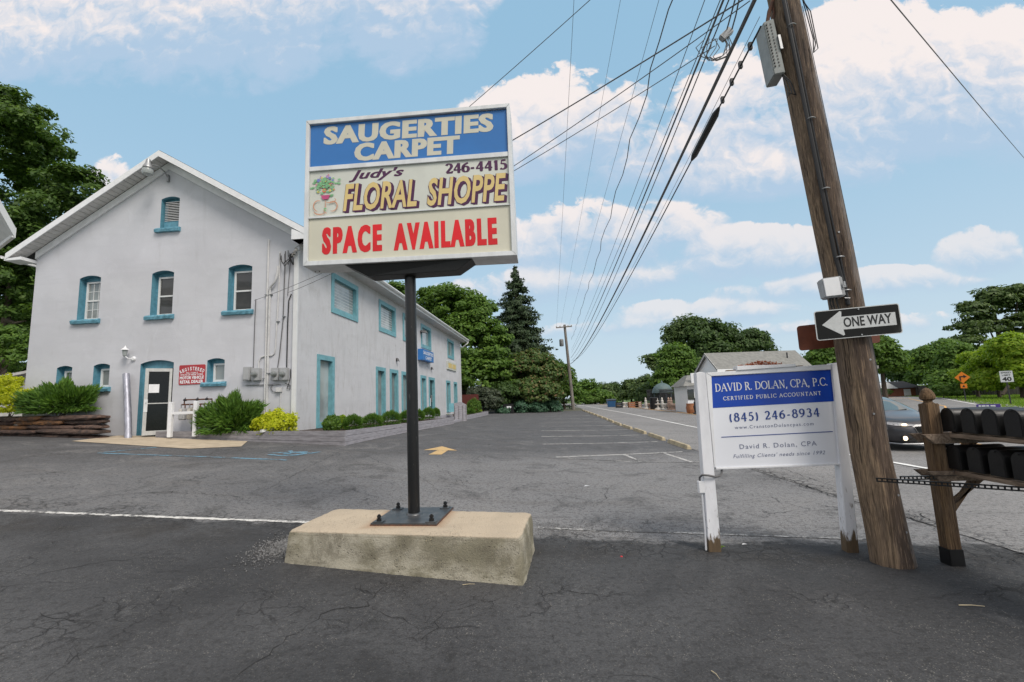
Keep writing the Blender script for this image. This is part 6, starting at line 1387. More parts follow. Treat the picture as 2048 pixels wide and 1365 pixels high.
# shrubs in the beds near the gable
def shrub(name, label, px, pb, Y, wpx, hpx, mat_, n=2600, ls=.035, spiky=False, group=None, base_z=None, stem=True, ry=None, lumpy=1.0):
    c = aty(px, pb, Y); r = abs(aty(px+wpx/2, pb, Y).x-c.x); h = abs(aty(px, pb-hpx, Y).z-c.z)
    t = thing(name, label, 'shrub', (c.x, Y, c.z), group)
    if stem:
        mb = MB()
        for k in range(4): mb.tube([(c.x+random.uniform(-.05,.05),Y,c.z-.15),(c.x+random.uniform(-r,r)*.5,Y+random.uniform(-r,r)*.4,c.z+h*.5)], [.014,.006], 5)
        build('stems', mb, M['bark'], t)
    d = rng.normal(size=(n,3)); d /= np.linalg.norm(d, axis=1, keepdims=True); d[:,2] = np.where(rng.random(n) < .6, np.abs(d[:,2]), d[:,2])
    lump = 1+.16*np.sin(d[:,0]*5+1.3)*np.cos(d[:,2]*6)+.12*np.sin(d[:,1]*7+d[:,0]*9); lump = 1+(lump-1)*lumpy; rr = (rng.uniform(.5,1,n)**.45)*lump*(1+rng.normal(0,.05,n)); ry = ry or r*.8
    P = np.array([c.x, Y, c.z+h*.36])+d*rr[:,None]*np.array([r, ry, h*.66]); P[:,2] = np.where(P[:,2] < c.z+h*.06, c.z+h*.06+(c.z+h*.06-P[:,2])*.5, P[:,2])
    if spiky:
        # sprays of needles: long thin faces pointing outward
        N = np.cross(d+rng.normal(0,.25,d.shape), rng.normal(size=d.shape)); T = d+np.array([0,0,.35])+rng.normal(0,.30,d.shape); T /= np.linalg.norm(T,axis=1,keepdims=True); N = np.cross(T, rng.normal(size=d.shape)); N /= np.linalg.norm(N,axis=1,keepdims=True); B = np.cross(N, T)
        S = (ls*rng.uniform(.7,1.6,n))[:,None]; P = P-np.array([c.x,Y,c.z]); V = np.stack([P-T*S, P+B*S*.20, P+T*S*1.2, P-B*S*.20],1).reshape(-1,3)
        me = bpy.data.meshes.new('foliage'); fast_mesh(me, V, np.arange(4*n).reshape(n,4)); me.materials.append(M[mat_]); at = me.attributes.new('rnd','FLOAT','FACE'); at.data.foreach_set('value', np.clip(rng.normal(.45,.25,n)+.25*(rr-.85),0,1).astype(np.float32))
        o = bpy.data.objects.new('foliage', me); COL.objects.link(o); o.parent = t
    else: leafcloud('foliage', P, d+rng.normal(size=d.shape)*.6, ls*rng.uniform(.6,1.3,n), M[mat_], t)
    return t
shrub('juniper', 'dark green spreading juniper on the stone wall left of the entrance', 116, 828, 12.95, 132, 54, 'lf_juniper', 7500, .080, True, ry=.42, lumpy=1.7)
shrub('golden_shrub', 'yellow golden shrub at the left edge on the stone wall', 18, 828, 13.0, 88, 54, 'lf_gold', 4500, .042, ry=.45)
shrub('golden_shrub', 'smaller upper golden shrub tuft behind the left edge shrub', 8, 782, 13.6, 60, 30, 'lf_gold', 2000, .042, ry=.4)
shrub('juniper', 'large dark green juniper in the planter beside the gas meters', 458, 870, 13.02, 112, 66, 'lf_juniper', 8500, .080, True, ry=.36, lumpy=1.7)
shrub('golden_shrub', 'bright yellow shrub at the corner of the grey building', 550, 871, 12.95, 84, 46, 'lf_gold', 4500, .045, ry=.35)
def shrub_x(px, pb, wpx, hpx, X, label, mat_='lf_juniper', n=1800, ls=.045, group='clipped round shrubs along the side planter', name='round_shrub', spiky=True):
    c = atx(px, pb, X); return shrub(name, label, px, pb, c.y, wpx, hpx, mat_, n, ls, spiky, group, ry=abs(aty(px+wpx/2, pb, c.y).x-c.x), lumpy=.35)
shrub_x(664, 862, 34, 30, -6.3, 'loose leafy azalea at the near end of the side planter', 'lf_mid', 1300, .05, name='azalea', group=None, spiky=False)
shrub_x(684, 858, 26, 26, -6.6, 'pale leaved azalea just behind the first azalea', 'lf_bright', 800, .045, name='azalea', group=None, spiky=False)
for px, pb, wp, hp, lb in ((706,860,40,26,'first round clipped shrub past the azaleas in the side planter'),(745,856,44,24,'second round clipped shrub past the azaleas'),(782,851,42,25,'third round clipped shrub, just left of the black post'),(812,846,28,20,'fourth round clipped shrub, half hidden by the black post'),(838,842,24,18,'small round shrub immediately right of the black post'),(857,839,28,20,'sixth round clipped shrub, right of the black post'),(872,836,18,16,'last round clipped shrub before the entrance steps')):
    shrub_x(px, pb, wp*.92, hp+3, -6.1, lb, n=4200, ls=.030)
shrub_x(948, 829, 30, 30, -6.4, 'tall round light green shrub beyond the entrance steps', 'lf_mid', 2200, .08, group=None, spiky=False)
shrub_x(941, 832, 18, 14, -5.9, 'small round shrub at the foot of the taller one beyond the steps', 'lf_juniper', 900, .06, group=None)
shrub_x(960, 830, 10, 12, -6.3, 'little yellow shrub at the far planter', 'lf_bright', 400, .06, group=None, name='golden_shrub', spiky=False)
shrub_x(897, 836, 14, 7, -6.9, 'low leafy plant beside the far narrow window', 'lf_mid', 300, .06, group=None, name='low_plant', spiky=False)
# trees beyond the building
tree('maple_tree', 'bright green maple standing right of the far end of the grey building', 'tree', [LP(905,625,55,50,48),LP(870,610,40,35,49),LP(950,640,50,45,48),LP(925,690,70,55,47),LP(975,700,48,55,47),LP(950,760,60,45,46),LP(1000,755,38,42,46),LP(860,660,45,50,50),LP(900,740,50,50,48)], 'lf_mid', 300, 130, 1.05, .21, tr=.35, surf=.5)
tree('maple_tree', 'treetop peeping over the roof left of the black post', 'tree', [LP(793,590,24,26,55),LP(765,600,30,24,56)], 'lf_mid', 60, 90, 1.0, .22, tr=.25)
# spruce: whorls of drooping boughs
def spruce(px, ptop, pbase, Y, wpx, label):
    top = aty(px, ptop, Y); bot = aty(px, pbase, Y); bz = gh(bot.x, Y); R0 = abs(aty(px+wpx/2, pbase, Y).x-bot.x); H = top.z-bz
    t = thing('spruce_tree', label, 'tree', (bot.x, Y, bz)); mb = MB(); mb.tube([(bot.x,Y,bz-.2),(bot.x,Y,bz+H*.5),(bot.x,Y,bz+H)], [.35,.2,.03], 8); build('trunk', mb, M['bark'], t, smooth=True)
    Ps = []; Ns = []; Ss = []
    for lv in range(46):
        f = (lv+.5)/46; z = bz+1.2+(H-1.2)*f; R1 = R0*min(1.0,(1-f)*1.15+.02)**.75*random.uniform(.86,1.1)
        for b in range(max(5, int(13*(1-f)+5))):
            a = random.uniform(0,6.283); ln = R1*random.uniform(.72,1.15); m_ = max(8, int(ln*30)); u = rng.uniform(.15,1,m_); sp = (1-u)*.10+.16
            x = bot.x+math.cos(a)*ln*u+rng.normal(0,1,m_)*sp*ln*.42; y = Y+math.sin(a)*ln*u+rng.normal(0,1,m_)*sp*ln*.35; zz_ = z-.28*ln*u**1.5+.10*ln*(u**6)-np.abs(rng.normal(0,.16,m_))
            Ps.append(np.stack([x,y,zz_],1)); Ns.append(np.stack([rng.normal(0,.6,m_)+math.cos(a)*.6, rng.normal(0,.6,m_)+math.sin(a)*.6, rng.uniform(.1,.9,m_)],1)); Ss.append(rng.uniform(.12,.30,m_))
    leafcloud('boughs', np.concatenate(Ps), np.concatenate(Ns), np.concatenate(Ss), M['lf_conifer'], t, asp=.35)
spruce(1040, 530, 790, 56, 175, 'tall dark spruce standing above the coppery shrub')
tree('copper_shrub', 'coppery green bushy tree with reddish tufts below the spruce', 'tree', [LP(1065,735,42,34,47),LP(1040,755,36,36,46.5),LP(1100,760,32,36,47),LP(1070,785,48,26,46)], 'lf_copper', 170, 120, .75, .17, tr=.15)
tree('hedge_tree', 'light green bushy tree directly left of the far utility pole', 'tree', [LP(1125,768,26,36,55),LP(1110,745,22,22,54),LP(1142,790,22,24,56)], 'lf_mid', 120, 110, .7, .18, tr=.12)
tree('hedge_tree', 'small dark tree under the maple at the end of the building', 'tree', [LP(1010,790,30,24,44),LP(985,800,26,20,43.5)], 'lf_dark', 70, 100, .6, .15, tr=.1)
tree('lilac_shrub', 'greyish leaved shrub past the end of the grey building', 'shrub', [LP(975,800,28,24,42.5),LP(955,790,18,18,43)], 'lf_smoke', 70, 90, .5, .13, tr=.06)
for px, py, wp, hp, Y, lb in ((1045,816,36,14,45,'wide blue green juniper at the end of the parking lot'),(1075,818,34,13,45.5,'middle blue green juniper at the end of the parking lot'),(1105,815,34,13,47,'right blue green juniper close to the far utility pole'),(1010,822,30,9,43.5,'low blue green juniper left of the others at the lot end')):
    tree('juniper', lb, 'shrub', [LP(px,py,wp/2,hp,Y,1.6)], 'lf_blue', 40, 70, .45, .13, tr=.05, group='junipers at the far end of the lot')
mbx = thing('dark_vehicle_trailer', 'dark small trailer with a white plate parked in front of the far shrubs', 'trailer', (-4.2, 42.5, .5))
q = aty(1017, 826, 42.5); mb = MB(); mb.box(q.x-.45,42.3,q.z-.1,q.x+.45,43.6,q.z+.8); build('trailer_body', mb, M['black_flat'], mbx, bevel=.05); mb = MB(); mb.box(q.x-.12,42.27,q.z+.42,q.x+.28,42.295,q.z+.60); build('plate', mb, M['white'], mbx)
for dx in (-.4,.4): mb = MB(); mb.lathe((q.x+dx,42.7,q.z), [(.22,-.08),(.22,.08)], 12, 'x'); build('wheel', mb, M['tyre'], mbx)
mb = MB(); q = aty(928, 790, 41); mb.box(q.x-.2,40.9,.6,q.x+1.3,41,q.z); solo('red_shed', mb, M['dark_red'], 'strip of dark red shed glimpsed behind the shrubs at the building end', 'shed')
# far tree line beyond the road end
for (px, py, rx, rz, Y, mt, lb) in ((1175,785,24,24,85,'lf_mid','dark green tree just right of the far utility pole'),(1205,790,22,22,92,'lf_far','feathery mid green tree in the far line left of the road'),(1228,788,12,22,100,'lf_dark','narrow dark tree at the right end of the left far row'),(1190,795,30,14,84,'lf_mid','low light green bush at the road end'),
    (1262,782,18,20,95,'lf_far','pale distant tree beyond the road end'),(1290,775,22,26,90,'lf_far','mid green distant tree left of the big grove'),(1245,790,14,14,130,'lf_far','smallest pale tree at the vanishing end of the road')):
    tree('distant_tree', lb, 'tree', [LP(px,py,rx,rz,Y),LP(px-rx*.6,py+rz*.35,rx*.6,rz*.6,Y),LP(px+rx*.6,py+rz*.3,rx*.6,rz*.6,Y)], mt, 90, 60, 1.0, .28, tr=.2, group='distant trees at the end of the road')
# grove behind the shop across the road
tree('tall_tree', 'tall loose tree with airy top at the left of the grove behind the shop', 'tree', [LP(1355,680,26,36,72),LP(1345,725,30,30,72),LP(1310,728,20,20,72),LP(1375,655,22,20,72)], 'lf_far', 130, 70, 1.3, .26, tr=.3, surf=.3)
tree('tall_tree', 'dense dark middle tree of the grove behind the shop', 'tree', [LP(1410,680,45,38,70),LP(1450,690,34,40,71),LP(1425,720,55,40,69),LP(1395,660,30,22,71)], 'lf_dark', 190, 100, 1.3, .26, tr=.4)
tree('tall_tree', 'round bright green tree in front of the grove left of the shop roof', 'tree', [LP(1350,735,38,42,62),LP(1375,755,36,40,62),LP(1340,765,34,30,61)], 'lf_mid', 170, 100, 1.1, .23, tr=.3)
tree('tall_tree', 'rounded dark tree at the right end of the grove behind the shop roof', 'tree', [LP(1505,690,32,28,72),LP(1530,700,16,18,73),LP(1485,705,24,26,71)], 'lf_dark', 110, 90, 1.2, .26, tr=.3)
tree('small_tree', 'low tree behind the garden ornaments', 'tree', [LP(1300,790,26,20,66),LP(1330,792,22,18,64)], 'lf_dark', 70, 80, .9, .22, tr=.15)
tree('tall_tree', 'green tree between the board sign and the leaning pole', 'tree', [LP(1660,715,38,32,62),LP(1640,735,30,34,62),LP(1690,700,30,30,63)], 'lf_mid', 120, 90, 1.1, .24, tr=.25)
tree('tall_tree', 'full green tree immediately right of the leaning pole', 'tree', [LP(1755,715,36,38,66),LP(1775,728,30,28,66),LP(1745,690,26,24,67)], 'lf_mid', 160, 100, 1.1, .25, tr=.3)
tree('pine_tree', 'dark round topped pine in the distance above the brick house', 'tree', [LP(1812,722,22,18,110),LP(1800,745,26,22,110),LP(1825,755,22,28,110)], 'lf_dark', 110, 80, 1.5, .36, tr=.4, surf=.35)
# right-hand row
tree('row_tree', 'mid green tree at the left end of the right-hand row', 'tree', [LP(1860,730,34,34,84),LP(1890,715,30,32,84),LP(1853,755,26,26,83)], 'lf_mid', 150, 100, 1.4, .30, tr=.3)
tree('row_tree', 'dark green tree behind the orange road sign', 'tree', [LP(1915,730,34,42,78),LP(1900,765,36,26,77),LP(1935,755,34,34,77)], 'lf_mid', 160, 100, 1.3, .28, tr=.3)
tree('row_tree', 'yellow green tree above the orange road sign', 'tree', [LP(1945,725,26,22,69),LP(1965,745,28,24,68),LP(1932,752,22,16,68)], 'lf_bright', 70, 80, .9, .22, tr=.2)
tree('row_tree', 'yellow green tree between the orange sign and the speed sign', 'tree', [LP(1985,735,34,32,64),LP(1975,765,34,20,63),LP(2005,700,26,22,65)], 'lf_bright', 150, 100, 1.0, .23, tr=.2)
tree('row_tree', 'bright lime green tree at the right edge behind the speed sign', 'tree', [LP(2030,710,38,40,60),LP(2050,755,36,34,59),LP(2015,690,24,20,61)], 'lf_bright', 160, 110, 1.0, .22, tr=.2)
tree('oak_tree', 'large airy dark oak spreading at the upper right edge', 'tree', [LP(1945,630,36,24,88),LP(1985,600,40,26,88),LP(2040,600,50,36,88),LP(1930,665,28,22,88),LP(1975,655,45,24,87),LP(2050,660,50,36,87),LP(2100,620,60,60,88),LP(1925,690,34,20,86)], 'lf_far', 330, 60, 1.35, .34, tr=.6, surf=.35, flat=.35)
for px, rx, lb in ((1885,14,'small round bush left of the grey fence'),(1912,18,'light green low bush in front of the tree row')):
    tree('bush', lb, 'shrub', [LP(px,782,rx,12,68)], 'lf_mid', 40, 70, .6, .18, tr=.05)
# ---------------------------------------------------------------- grass on the right
def blades(name, region, n, h, label, mt='grass'):
    pts = []
    while len(pts) < n:
        x, y = random.uniform(region[0],region[1]), random.uniform(region[2],region[3])
        if region[4](x, y): pts.append((x,y))
    P = np.array(pts); Z = ghv(P[:,0],P[:,1])-.03; a = rng.uniform(0,6.28,n); hh_ = h*rng.uniform(.5,1.4,n); wd = .02*rng.uniform(.6,1.4,n)*(1+np.hypot(P[:,0],P[:,1])*.02)
    d = np.stack([np.cos(a),np.sin(a),0*a],1); B = np.stack([P[:,0],P[:,1],Z],1); Tp = B+np.stack([rng.normal(0,.3,n)*hh_,rng.normal(0,.3,n)*hh_,hh_],1)
    V = np.stack([B-d*wd[:,None], B+d*wd[:,None], Tp],1).reshape(-1,3); me = bpy.data.meshes.new(name); fast_mesh(me, V, np.arange(3*n).reshape(n,3)); me.materials.append(M[mt])
    at = me.attributes.new('rnd','FLOAT','FACE'); at.data.foreach_set('value', rng.random(n).astype(np.float32)); o = bpy.data.objects.new(name, me); COL.objects.link(o); tag(o, label, 'grass', kind='stuff')
side = lambda x, y: x > np.interp(y, [20,26,43.2,68.9,90], [19.8,25,36.7,53.2,61])
blades('grass', (24,90,20,92,side), 60000, .16, 'bright mown grass strip beyond the second road')
q = ong(1440,1100)
mb = MB()
for k in range(9): a = random.uniform(-.6,3.6); ln = random.uniform(.05,.11); e = q+Vector((math.cos(a)*ln, math.sin(a)*ln*.4, .03)); s_ = Vector((-.006*math.sin(a),.006*math.cos(a),.002)); m_ = q.lerp(e,.5)+UZ*.02; mb.add([q, m_+s_, e, m_-s_], [(0,1,2,3)])
wd_ = solo('weed', mb, M['grass'], 'small green weed at the foot of the left sign post', 'weed', loc=tuple(q)); at_ = wd_.data.attributes.new('rnd','FLOAT','FACE'); at_.data.foreach_set('value', [.6]*len(wd_.data.polygons))
# fence behind the right-hand row
fe = thing('grey_fence', 'grey weathered board fence behind the row of trees', 'fence', (66, 80, -.45))
fa, fb_ = Vector((59,94)), Vector((72,58)); Lf = (fb_-fa).length; df = (fb_-fa).normalized(); nb_ = 130
for k in range(nb_):
    p = fa+df*(Lf*k/nb_); z = gh(p.x,p.y); mb = MB(); w2 = Lf/nb_*.46; q0 = p-df*w2; q1 = p+df*w2; o2 = Vector((df.y,-df.x))*.03; h = 1.75+random.uniform(-.04,.04)
    mb.hexa([(q0.x,q0.y,z),(q1.x,q1.y,z),(q1.x+o2.x,q1.y+o2.y,z),(q0.x+o2.x,q0.y+o2.y,z)], [(q0.x,q0.y,z+h),(q1.x,q1.y,z+h),(q1.x+o2.x,q1.y+o2.y,z+h),(q0.x+o2.x,q0.y+o2.y,z+h)]); build('board', mb, M['fence_wood'], fe)
for k in range(0, 14): p = fa+df*(Lf*k/13); z = gh(p.x,p.y); mb = MB(); mb.box(p.x-.12,p.y-.12,z,p.x+.02,p.y+.02,z+1.85); build('post', mb, M['fence_wood'], fe)
# road signs
def rsign(name, label, px, ptop, pbase, Y, w_, h_, mt, diamond=False, cat='road sign'):
    b = aty(px, pbase, Y); tp = aty(px, ptop, Y); z0 = gh(b.x, Y); t = thing(name, label, cat, (b.x, Y, z0)); yaw = math.atan2(b.x, Y)
    ux = Vector((math.cos(yaw), -math.sin(yaw), 0)); n_ = Vector((-math.sin(yaw), -math.cos(yaw), 0)); c = Vector((b.x, Y, tp.z)); mb = MB(); mb.tube([(b.x+.02,Y+.06,z0-.1),(b.x,Y+.06,tp.z)], .05, 6); build('post', mb, M['dark_metal'], t)
    P = [(-w_/2,-h_/2),(w_/2,-h_/2),(w_/2,h_/2),(-w_/2,h_/2)] if not diamond else [(0,-w_*.7),(w_*.7,0),(0,w_*.7),(-w_*.7,0)]
    mb = MB(); mb.prism(P, lambda x, z: c+ux*x+UZ*z, n_*.02); pl_ = build('sign_plate', mb, M[mt], t); return t, c, ux, n_, pl_
t, c, ux, n_, pl_ = rsign('speed_limit_sign', 'white SPEED LIMIT 40 sign standing in the grass at the right', 2023, 753, 810, 43.5, .78, .95, 'let_white')
mb = MB(); letters(mb, 'SPEED', c, ux, UZ, -.30, .30, .27, .13, n=n_, off=.025, offset=.02); letters(mb, 'LIMIT', c, ux, UZ, -.26, .26, .05, .13, n=n_, off=.025, offset=.02); letters(mb, '40', c, ux, UZ, -.28, .28, -.38, .34, n=n_, off=.025, offset=.03); build('lettering', mb, M['let_black'], pl_)
t, c, ux, n_, pl_ = rsign('turn_warning_sign', 'orange diamond warning sign with a black right-turn arrow', 1932, 755, 799, 56, .92, .92, 'orange_sign', True)
mb = MB(); F = lambda x, z: c+ux*x+UZ*z; mb.prism([(-.25,-.35),(-.13,-.35),(-.13,.02),(.10,.02),(.10,-.10),(.36,.09),(.10,.28),(.10,.15),(-.25,.15)], F, n_*.012)
for i in range(len(mb.v)): mb.v[i] = tuple(Vector(mb.v[i])+n_*.022)
build('arrow_symbol', mb, M['let_black'], pl_)
mb = MB(); mb.prism([(-.27,-1.20),(.27,-1.20),(.27,-.70),(-.27,-.70)], F, n_*.02); pq = build('speed_plate', mb, M['orange_sign'], t); mb = MB(); mb.prism([(-.12,-1.08),(.12,-1.08),(.0,-.82)], F, n_*.012)
for i in range(len(mb.v)): mb.v[i] = tuple(Vector(mb.v[i])+n_*.022)
build('dark_mark', mb, M['let_black'], pq)
t, c, ux, n_, pl_ = rsign('street_name_sign', 'tilted small purple blue street name sign beyond the mailboxes', 1978, 812, 822, 30, 1.0, .20, 'purple_sign')
mb = MB()
for x_, w2 in ((-.40,.10),(-.27,.16),(-.08,.12),(.10,.20)): mb.add([c+ux*x_+UZ*(-.05)+n_*.025, c+ux*(x_+w2)+UZ*(-.05)+n_*.025, c+ux*(x_+w2)+UZ*.04+n_*.025, c+ux*x_+UZ*.04+n_*.025], [(0,1,2,3)])
tag(build('pale_marks', mb, M['let_white'], pl_), kind='stuff')
mb = MB(); a = aty(2005,790,58); b = aty(2017,772,58); mb.tube([a, b], .16, 6); solo('leaning_stump', mb, M['bark'], 'leaning dark tree stake left of the speed sign', 'stake')
# brick house
bh = thing('brick_house', 'distant single-storey red brick house with a dark roof and white gable', 'house', (58, 86, -.3))
a = aty(1762,793,86); b = aty(1830,793,86); z1 = aty(1790,777,86).z; zr = aty(1790,763,86).z; x0, x1 = a.x-1, b.x+1.0; z0 = -.5; xm = x0+(x1-x0)*.22
mb = MB(); mb.box(x0,86,z0,x1,93,z1); hb = build('wall', mb, M['brick_far'], bh)
mb = MB(); mb.hexa([(x0-.3,85.6,z1),(x1+.3,85.6,z1),(x1+.3,93.4,z1),(x0-.3,93.4,z1)],[(x0+2.2,89,zr),(x1-.5,89,zr),(x1-.5,89.6,zr),(x0+2.2,89.6,zr)]); build('roof', mb, M['roof_dark'], bh)
mb = MB(); mb.hexa([(x0-.4,85.45,z1-.02),(x0+3.6,85.45,z1-.02),(x0+3.6,85.6,z1-.02),(x0-.4,85.6,z1-.02)],[(x0+1.6,85.45,zr-.1),(x0+2.0,85.45,zr-.1),(x0+2.0,88,zr-.1),(x0+1.6,88,zr-.1)]); build('gable', mb, M['white'], bh)
mb = MB(); mb.box(x1-2.7,85.94,z0,x1-1.6,85.99,z1-.2); build('door', mb, M['white'], bh)
mb = MB(); mb.box(x0+1.5,85.94,z0+.9,x0+2.4,85.99,z1-.25); build('window', mb, M['glass_curtain'], bh)
tree('bush', 'dark round bush at the left corner of the brick house', 'shrub', [LP(1768,786,10,7,84)], 'lf_dark', 30, 60, .5, .16, tr=.05)
# shop across the road
sh_ = thing('garden_shop', 'white shop building with a broad grey roof behind the board sign', 'building', (15, 40, .1))
Y0 = 40; GA = aty(1434,739,40); GR = aty(1408,707,43); GB = aty(1388,745,46); GC = aty(1628,735,44); GD = aty(1590,701,47); GE = GC+(GB-GA)
dn0 = lambda p: Vector((p.x, p.y, -.3))
mb = MB(); ins = Vector((.25,.25,0)); A2, R2, B2, C2, E2 = GA+ins, GR+Vector((.3,0,-.12)), GB+Vector((.3,-.2,0)), GC+Vector((-.3,.2,0)), GE
mb.add([dn0(A2), dn0(B2), B2, R2, A2], [(0,1,2,3,4)]); mb.add([dn0(A2), dn0(C2), C2, A2], [(0,1,2,3)]); mb.add([dn0(C2), dn0(E2), E2, C2], [(0,1,2,3)]); build('wall', mb, M['white'], sh_)
mb = MB(); tk = UZ*.16; mb.hexa([GA-tk, GC-tk, GD-tk, GR-tk], [GA, GC, GD, GR]); mb.hexa([GR-tk, GD-tk, GE-tk, GB-tk], [GR, GD, GE, GB]); rf_ = build('roof', mb, M['roof_grey'], sh_)
for p, q in ((GA, GR), (GR, GB), (GA, GC)):
    mb = MB(); d_ = (q-p).normalized(); n2 = Vector((d_.y, -d_.x, 0)).normalized(); mb.obox(p, d_, n2 if p is not GR else n2, UZ, 0, (q-p).length, .005, .04, -.22, -.005); build('fascia', mb, M['white'], rf_)
vq = GC.lerp(GD, .55)+(GA-GC)*.18; mb = MB(); mb.tube([vq-UZ*.1, vq+UZ*.5], .06, 6); build('roof_vent', mb, M['dark_metal'], rf_)
a0, a1 = aty(1364,772,Y0-1), aty(1396,822,Y0-1); zz0 = aty(1372,772,Y0-1).z; mb = MB(); mb.box(a0.x+.35,Y0-1,-.2,a1.x+.6,Y0+3,zz0); an = build('annex_wall', mb, M['white'], sh_)
mb = MB(); mb.hexa([(a0.x,Y0-1.4,zz0-.02),(a1.x+.7,Y0-1.4,zz0-.02),(a1.x+.7,Y0+3,zz0-.02),(a0.x,Y0+3,zz0-.02)],[(a0.x+.9,Y0+.5,zz0+.9),(a1.x+.7,Y0+.5,zz0+.9),(a1.x+.7,Y0+1.5,zz0+.9),(a0.x+.9,Y0+1.5,zz0+.9)]); build('annex_roof', mb, M['roof_grey'], sh_)
p0, p1 = aty(1374,777,Y0-1), aty(1390,812,Y0-1); mb = MB(); mb.box(p0.x,Y0-1.05,p1.z+.5,p1.x,Y0-1.005,p0.z-.1); build('window', mb, M['glass_dark'], sh_)
p0, p1 = aty(1381,747,Y0-.9), aty(1400,768,Y0-.9); mb = MB(); mb.box(p0.x,Y0-.95,p1.z,p1.x,Y0-.8,p0.z); solo('blank_shop_sign', mb, M['white'], 'blank white sign box on the corner of the shop across the road', 'sign')
wh = thing('pale_house', 'sliver of a pale house between the board sign and the leaning pole', 'house', (34, 48, 0)); p0, p1 = aty(1678,735,48), aty(1712,800,48)
mb = MB(); mb.box(p0.x,48,-.5,p1.x+2,53,p0.z-.3); build('wall', mb, M['stone_pale'], wh); mb = MB(); mb.box(p0.x-.2,47.7,p0.z-.3,p1.x+2.3,53.3,p0.z); build('roof', mb, M['roof_grey'], wh)
mb = MB(); mb.box(p0.x+.3,47.95,.8,p0.x+1.2,47.99,1.9); build('window', mb, M['glass_dark'], wh)
# gazebo and the ornaments for sale
gz = thing('garden_gazebo', 'iron garden gazebo with a grey green dome across the road', 'gazebo', (11.7, 52, .3)); cg = aty(1325,786,52); rg_ = abs(aty(1346,786,52).x-cg.x); g0 = gh(cg.x,52)
mb = MB(); mb.lathe((cg.x,52,cg.z), [(rg_,0),(rg_*.97,.18),(rg_*.88,.48),(rg_*.70,.75),(rg_*.42,.95),(.3,1.02),(.12,1.05),(.10,1.2),(.02,1.35)], 20); build('dome', mb, M['copper_green'], gz, smooth=True)
for k in range(8): a = 2*math.pi*k/8+.2; mb = MB(); mb.tube([(cg.x+math.cos(a)*rg_*.85,52+math.sin(a)*rg_*.85,g0),(cg.x+math.cos(a)*rg_*.85,52+math.sin(a)*rg_*.85,cg.z+.1)], .05, 6); build('column', mb, M['copper_green'], gz)
def orn(name, label, px, pb, Y, prof, mt, cat='garden ornament', seg=10, s=.74):
    q = aty(px, pb, Y); z0 = gh(q.x, Y); mb = MB(); mb.lathe((q.x, Y, z0), [(r*s, h*s) for r, h in prof], seg); return solo(name, mb, M[mt], label, cat, loc=(q.x, Y, z0), smooth=True)
urn = [(.28,0),(.22,.08),(.12,.2),(.16,.35),(.34,.55),(.38,.75),(.30,.85)]; fig = [(.34,0),(.30,.15),(.16,.2),(.22,.5),(.26,.8),(.16,1.0),(.20,1.2),(.10,1.34),(.13,1.45),(.09,1.6),(.02,1.68)]; ftn = [(.5,0),(.45,.2),(.14,.3),(.12,.6),(.42,.75),(.44,.82),(.10,.86),(.09,1.1),(.26,1.2),(.06,1.24),(.05,1.5),(.01,1.55)]; pot = [(.30,0),(.44,.15),(.50,.6),(.42,.95),(.46,1.05)]
for a_ in (('garden_fountain','white tiered fountain below the left side of the dome',1316,812,48,ftn,'stone_pale'),('garden_statue','white standing statue next to the tiered fountain',1325,812,48.3,fig,'stone_pale'),('garden_urn','white cast urn right of the white statue',1331,812,47.5,urn,'stone_pale'),
    ('garden_statue','pale pink stone figure right of the gazebo',1338,812,47,fig,'stone_pink'),('garden_statue','second pinkish figure beside the pale pink one',1343,812,46.6,fig,'stone_pink'),('garden_urn','low pinkish urn at the feet of the pink figures',1347,812,46,urn,'stone_pink'),('garden_statue','tall ochre statue on the forecourt in front of the dark fence',1355,808,45,fig,'terracotta'),
    ('garden_bench','white garden bench ornament before the annex',1364,810,43,[(.5,0),(.5,.35),(.42,.4),(.2,.75),(.05,.8)],'stone_pale'),('terracotta_pot','large terracotta barrel beside the annex corner',1381,812,37.5,pot,'terracotta'),('dark_barrel','big black planter drum left of the fountain',1309,812,50,[(.6,0),(.62,1.6),(.5,1.7)],'black_flat'),
    ('garden_urn','brown urn among the ornaments left of the black drum',1300,812,51,urn,'stone_pink'),('garden_statue','greyish figure left of the brown urn',1292,812,52,fig,'stone_pale'),('dark_iron_ornament','dark iron ornament standing beside the annex window',1392,818,36,fig,'dark_metal'),('garden_urn','small grey urn at the left of the ornaments',1256,812,60,urn,'stone_pale'),('garden_urn','pale urn between the crates and the blue container',1248,812,61,urn,'stone_pale')): orn(*a_)
bn = thing('blue_container', 'blue waste container at the left end of the garden ornaments', 'container', (8.6, 62, .3)); q = aty(1223,812,62); z0 = gh(q.x,62)
mb = MB(); mb.hexa([(q.x-.45,61.5,z0),(q.x+.45,61.5,z0),(q.x+.45,62.6,z0),(q.x-.45,62.6,z0)],[(q.x-.55,61.3,z0+.80),(q.x+.55,61.3,z0+.80),(q.x+.55,62.7,z0+.95),(q.x-.55,62.7,z0+.95)]); build('bin_body', mb, M['bin_blue'], bn, bevel=.03)
mb = MB(); mb.hexa([(q.x-.6,61.3,z0+.82),(q.x+.6,61.3,z0+.82),(q.x+.6,62.7,z0+.97),(q.x-.6,62.7,z0+.97)],[(q.x-.6,61.3,z0+.88),(q.x+.6,61.3,z0+.88),(q.x+.6,62.7,z0+1.05),(q.x-.6,62.7,z0+1.05)]); build('lid', mb, M['black_flat'], bn)
